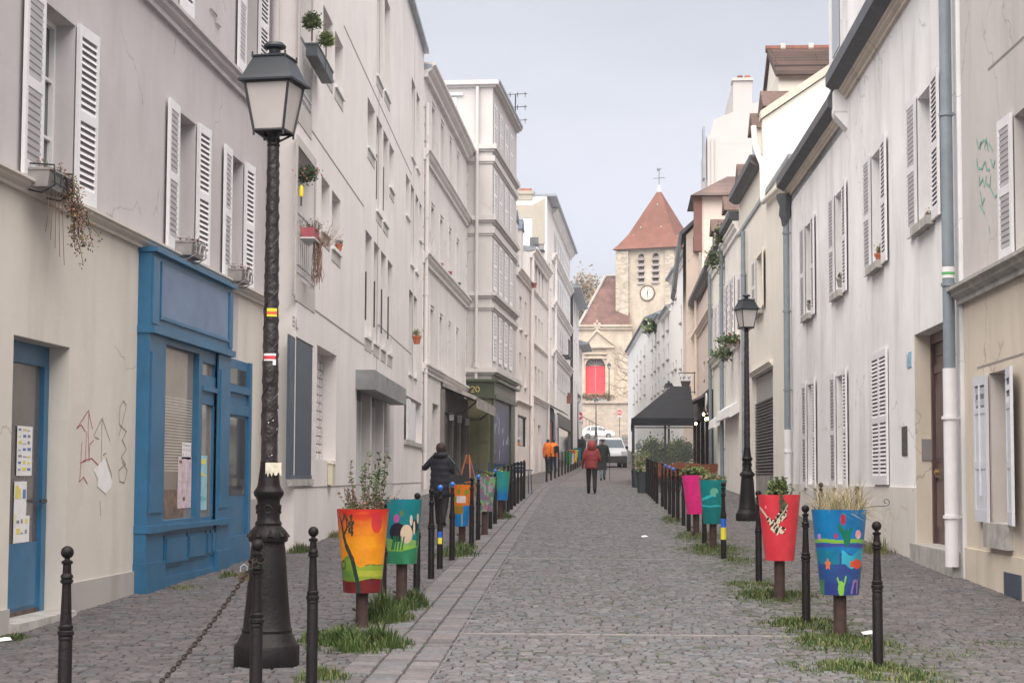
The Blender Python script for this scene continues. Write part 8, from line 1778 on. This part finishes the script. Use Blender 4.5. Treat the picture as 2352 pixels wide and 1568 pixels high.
NAVY = M('navy_quilted_cloth', (.012, .012, .024), .7, .3, 8); BLK = M('black_cloth', (.010, .010, .013), .8); HAIRB = M('dark_brown_hair', (.035, .018, .012), .6); REDJ = M('red_quilted_cloth', (.25, .035, .035), .65, .25, 6); COAT = M('dark_green_coat', (.022, .028, .025), .8); JEAN = M('pale_jeans', (.16, .21, .25), .8, .3, 6); ORG = M('orange_vest', (.85, .20, .02), .6, .1, 4); SHOE = M('dark_shoes', (.015, .013, .013), .5); GREYC = M('dark_grey_cloth', (.03, .028, .03), .8)
# walking woman in navy
p = spot(1013, 1212); A_ = {'l': ((-.33, -.02, 1.14), (-.36, -.20, 1.22)), 'r': ((.25, .0, 1.12), (.20, -.17, 1.0))}
t = figure(p, R(170), 'woman in a long navy quilted coat walking away with one elbow raised', stand(.17, 1.62, .16, {'l': ((.0, 0, 0), (0, 0, 0))} and {'r': ((.34, .02, 1.13), (.40, -.16, 1.16)), 'l': ((-.22, .03, 1.08), (-.17, -.16, .98))}, arm_r=.062), [NAVY, BLK, SHOE, SKIN, HAIRB], bonemat(0, 1, 2, 3, 3))
shell(t, 'coat', [(0, .0, .60, .21, .15), (0, 0, .72, .225, .165), (0, 0, .84, .225, .165), (0, 0, .96, .215, .16), (0, 0, 1.08, .21, .155), (0, 0, 1.2, .215, .155), (0, 0, 1.32, .20, .145), (0, 0, 1.40, .12, .11)], NAVY, .07)
shell(t, 'hood', [(0, .06, 1.33, .12, .09), (0, .09, 1.39, .15, .10), (0, .08, 1.45, .11, .09)], NAVY); shell(t, 'hair', [(0, .02, 1.42, .05, .05), (0, .025, 1.47, .095, .09), (0, .02, 1.54, .105, .11), (0, .01, 1.60, .09, .10), (0, .0, 1.635, .04, .05)], HAIRB)
o = empty('shoulder_bag', (p.x + .27, p.y - .05, p.z + .68), .2, 'black shoulder bag slung behind the woman in navy', 'bag'); b = MB(); b.prism([(-.17, 0), (.19, .06), (.16, .32), (-.12, .36)], -.05, .06); b.build('bag', M('black_leather', (.02, .02, .022), .45), o); b = MB(); b.tube([(-.1, .06, .34), (-.16, .1, .55), (-.14, .02, .70), (-.02, -.12, .55), (.12, -.06, .3)], .016, 5); b.build('strap', M('dark_teal_strap', (.03, .045, .045), .6), o)
# person in red
p = spot(1359, 1135); t = figure(p, R(182), 'person in a red quilted hooded jacket and black trousers walking up the road', stand(.165, 1.66, .20, {'r': ((.25, .03, 1.12), (.27, -.1, .92)), 'l': ((-.24, .03, 1.1), (-.24, -.12, .9))}, arm_r=.06), [REDJ, BLK, SHOE, SKIN, REDJ], bonemat(0, 1, 2, 3, 4))
shell(t, 'jacket', [(0, 0, .80, .21, .15), (0, 0, .92, .22, .155), (0, 0, 1.04, .21, .15), (0, 0, 1.16, .215, .15), (0, 0, 1.28, .21, .145), (0, 0, 1.38, .13, .11)], REDJ, .07); shell(t, 'hood', [(0, .03, 1.34, .12, .11), (0, .04, 1.42, .135, .13), (0, .03, 1.52, .145, .145), (0, .02, 1.60, .12, .13), (0, .01, 1.67, .05, .06)], REDJ)
o = empty('shoulder_bag', (p.x + .30, p.y - .03, p.z + .74), .1, 'dark bag hanging at the right hip of the person in red', 'bag'); b = MB(); b.prism([(-.15, 0), (.17, .02), (.15, .24), (-.13, .28)], -.05, .05); b.build('bag', MATS['black_leather'], o); b = MB(); b.tube([(-.12, 0, .27), (-.16, .05, .48), (-.2, .0, .62)], .012, 5); b.build('strap', BLK, o)
# man in cap
p = spot(1384, 1104); t = figure(p, R(8), 'older man in a dark coat and flat cap walking towards the camera with a cane', stand(.18, 1.72, -.16, {'r': ((.27, .0, 1.12), (.27, -.12, .92)), 'l': ((-.25, .03, 1.12), (-.26, -.08, .9))}), [COAT, JEAN, SHOE, SKIN, SKIN], bonemat(0, 1, 2, 3, 3))
shell(t, 'coat', [(0, 0, .74, .23, .15), (0, 0, .95, .23, .155), (0, 0, 1.15, .22, .15), (0, 0, 1.33, .22, .145), (0, 0, 1.45, .13, .11)], COAT); shell(t, 'cap', [(0, -.03, 1.64, .115, .13), (0, -.01, 1.67, .12, .13), (0, .0, 1.70, .08, .09)], GREYC)
o = empty('cane', (p.x + .30, p.y - .2, p.z + .012), 0, 'thin walking cane held by the man in the cap', 'cane'); b = MB(); b.cyl((0, 0, 0), (-.03, .08, .9), .012, n=6); b.tube([(-.03, .08, .9), (-.03, .05, .93), (-.03, 0, .92)], .013, 6); b.build('shaft', DARK, o)
# workers in orange
for px, Y, yw, lab in ((1271, 88, 200, 'worker in a bright orange vest seen from behind near the teal shopfront'), (1258.5, 89.5, 150, 'second orange-clad worker half hidden beside the orange doorway')):
    q = at(px, 1000, Y); t = figure(Vector((q.x, Y, G(Y))), R(yw), lab, stand(.18, 1.75, .05), [ORG, M('slate_blue_trousers', (.03, .045, .06), .8), SHOE, SKIN, HAIRB], bonemat(0, 1, 2, 3, 4)); shell(t, 'vest', [(0, 0, .86, .18, .14), (0, 0, 1.1, .175, .14), (0, 0, 1.33, .19, .135), (0, 0, 1.44, .10, .09)], ORG)
    if px > 1265: o = empty('backpack', (q.x + .16, Y - .15, G(Y) + 1.05), 0, 'black backpack on the orange-vested worker', 'backpack'); b = MB(); b.prism([(-.12, 0), (.12, 0), (.12, .28), (0, .33), (-.12, .28)], -.08, .08); b.build('bag', BLK, o)
q = at(1337, 1000, 128); t = figure(Vector((q.x, 128, G(128))), R(185), 'dark-clothed person with a pack walking uphill by the left no-entry sign', stand(.18, 1.74, .15), [GREYC, GREYC, SHOE, SKIN, HAIRB], bonemat(0, 1, 2, 3, 4)); shell(t, 'jacket', [(0, 0, .82, .21, .15), (0, 0, 1.15, .22, .15), (0, 0, 1.36, .22, .145), (0, 0, 1.48, .12, .1)], GREYC); shell(t, 'backpack', [(0, .18, .95, .13, .09), (0, .2, 1.15, .17, .12), (0, .18, 1.4, .12, .08)], BLK)
q = at(1467, 1030, 137); t = figure(Vector((q.x, 137, G(137))), R(20), 'child in pale blue seen far off past the canopy post', stand(.15, 1.25, .1), [JEAN, PAPER, SHOE, SKIN, HAIRB], bonemat(0, 1, 2, 3, 3)); shell(t, 'hair', [(0, .0, 1.17, .08, .09), (0, 0, 1.24, .05, .06)], HAIRB)

# ================================================================== AIR
b = MB(); b.box(-70, 70, -12, 330, -6, 60); hz = b.build('haze', [], None)
hm = bpy.data.materials.new('haze_air'); hm.use_nodes = True; n_ = hm.node_tree.nodes; n_.clear(); ou = n_.new('ShaderNodeOutputMaterial'); vo = n_.new('ShaderNodeVolumePrincipled'); vo.inputs['Color'].default_value = (.93, .94, 1, 1); vo.inputs['Density'].default_value = .00055; vo.inputs['Anisotropy'].default_value = .2; hm.node_tree.links.new(vo.outputs[0], ou.inputs['Volume'])
hz.data.materials.append(hm); tag(hz, 'thin pale air softening the far end of the street', kind='stuff')
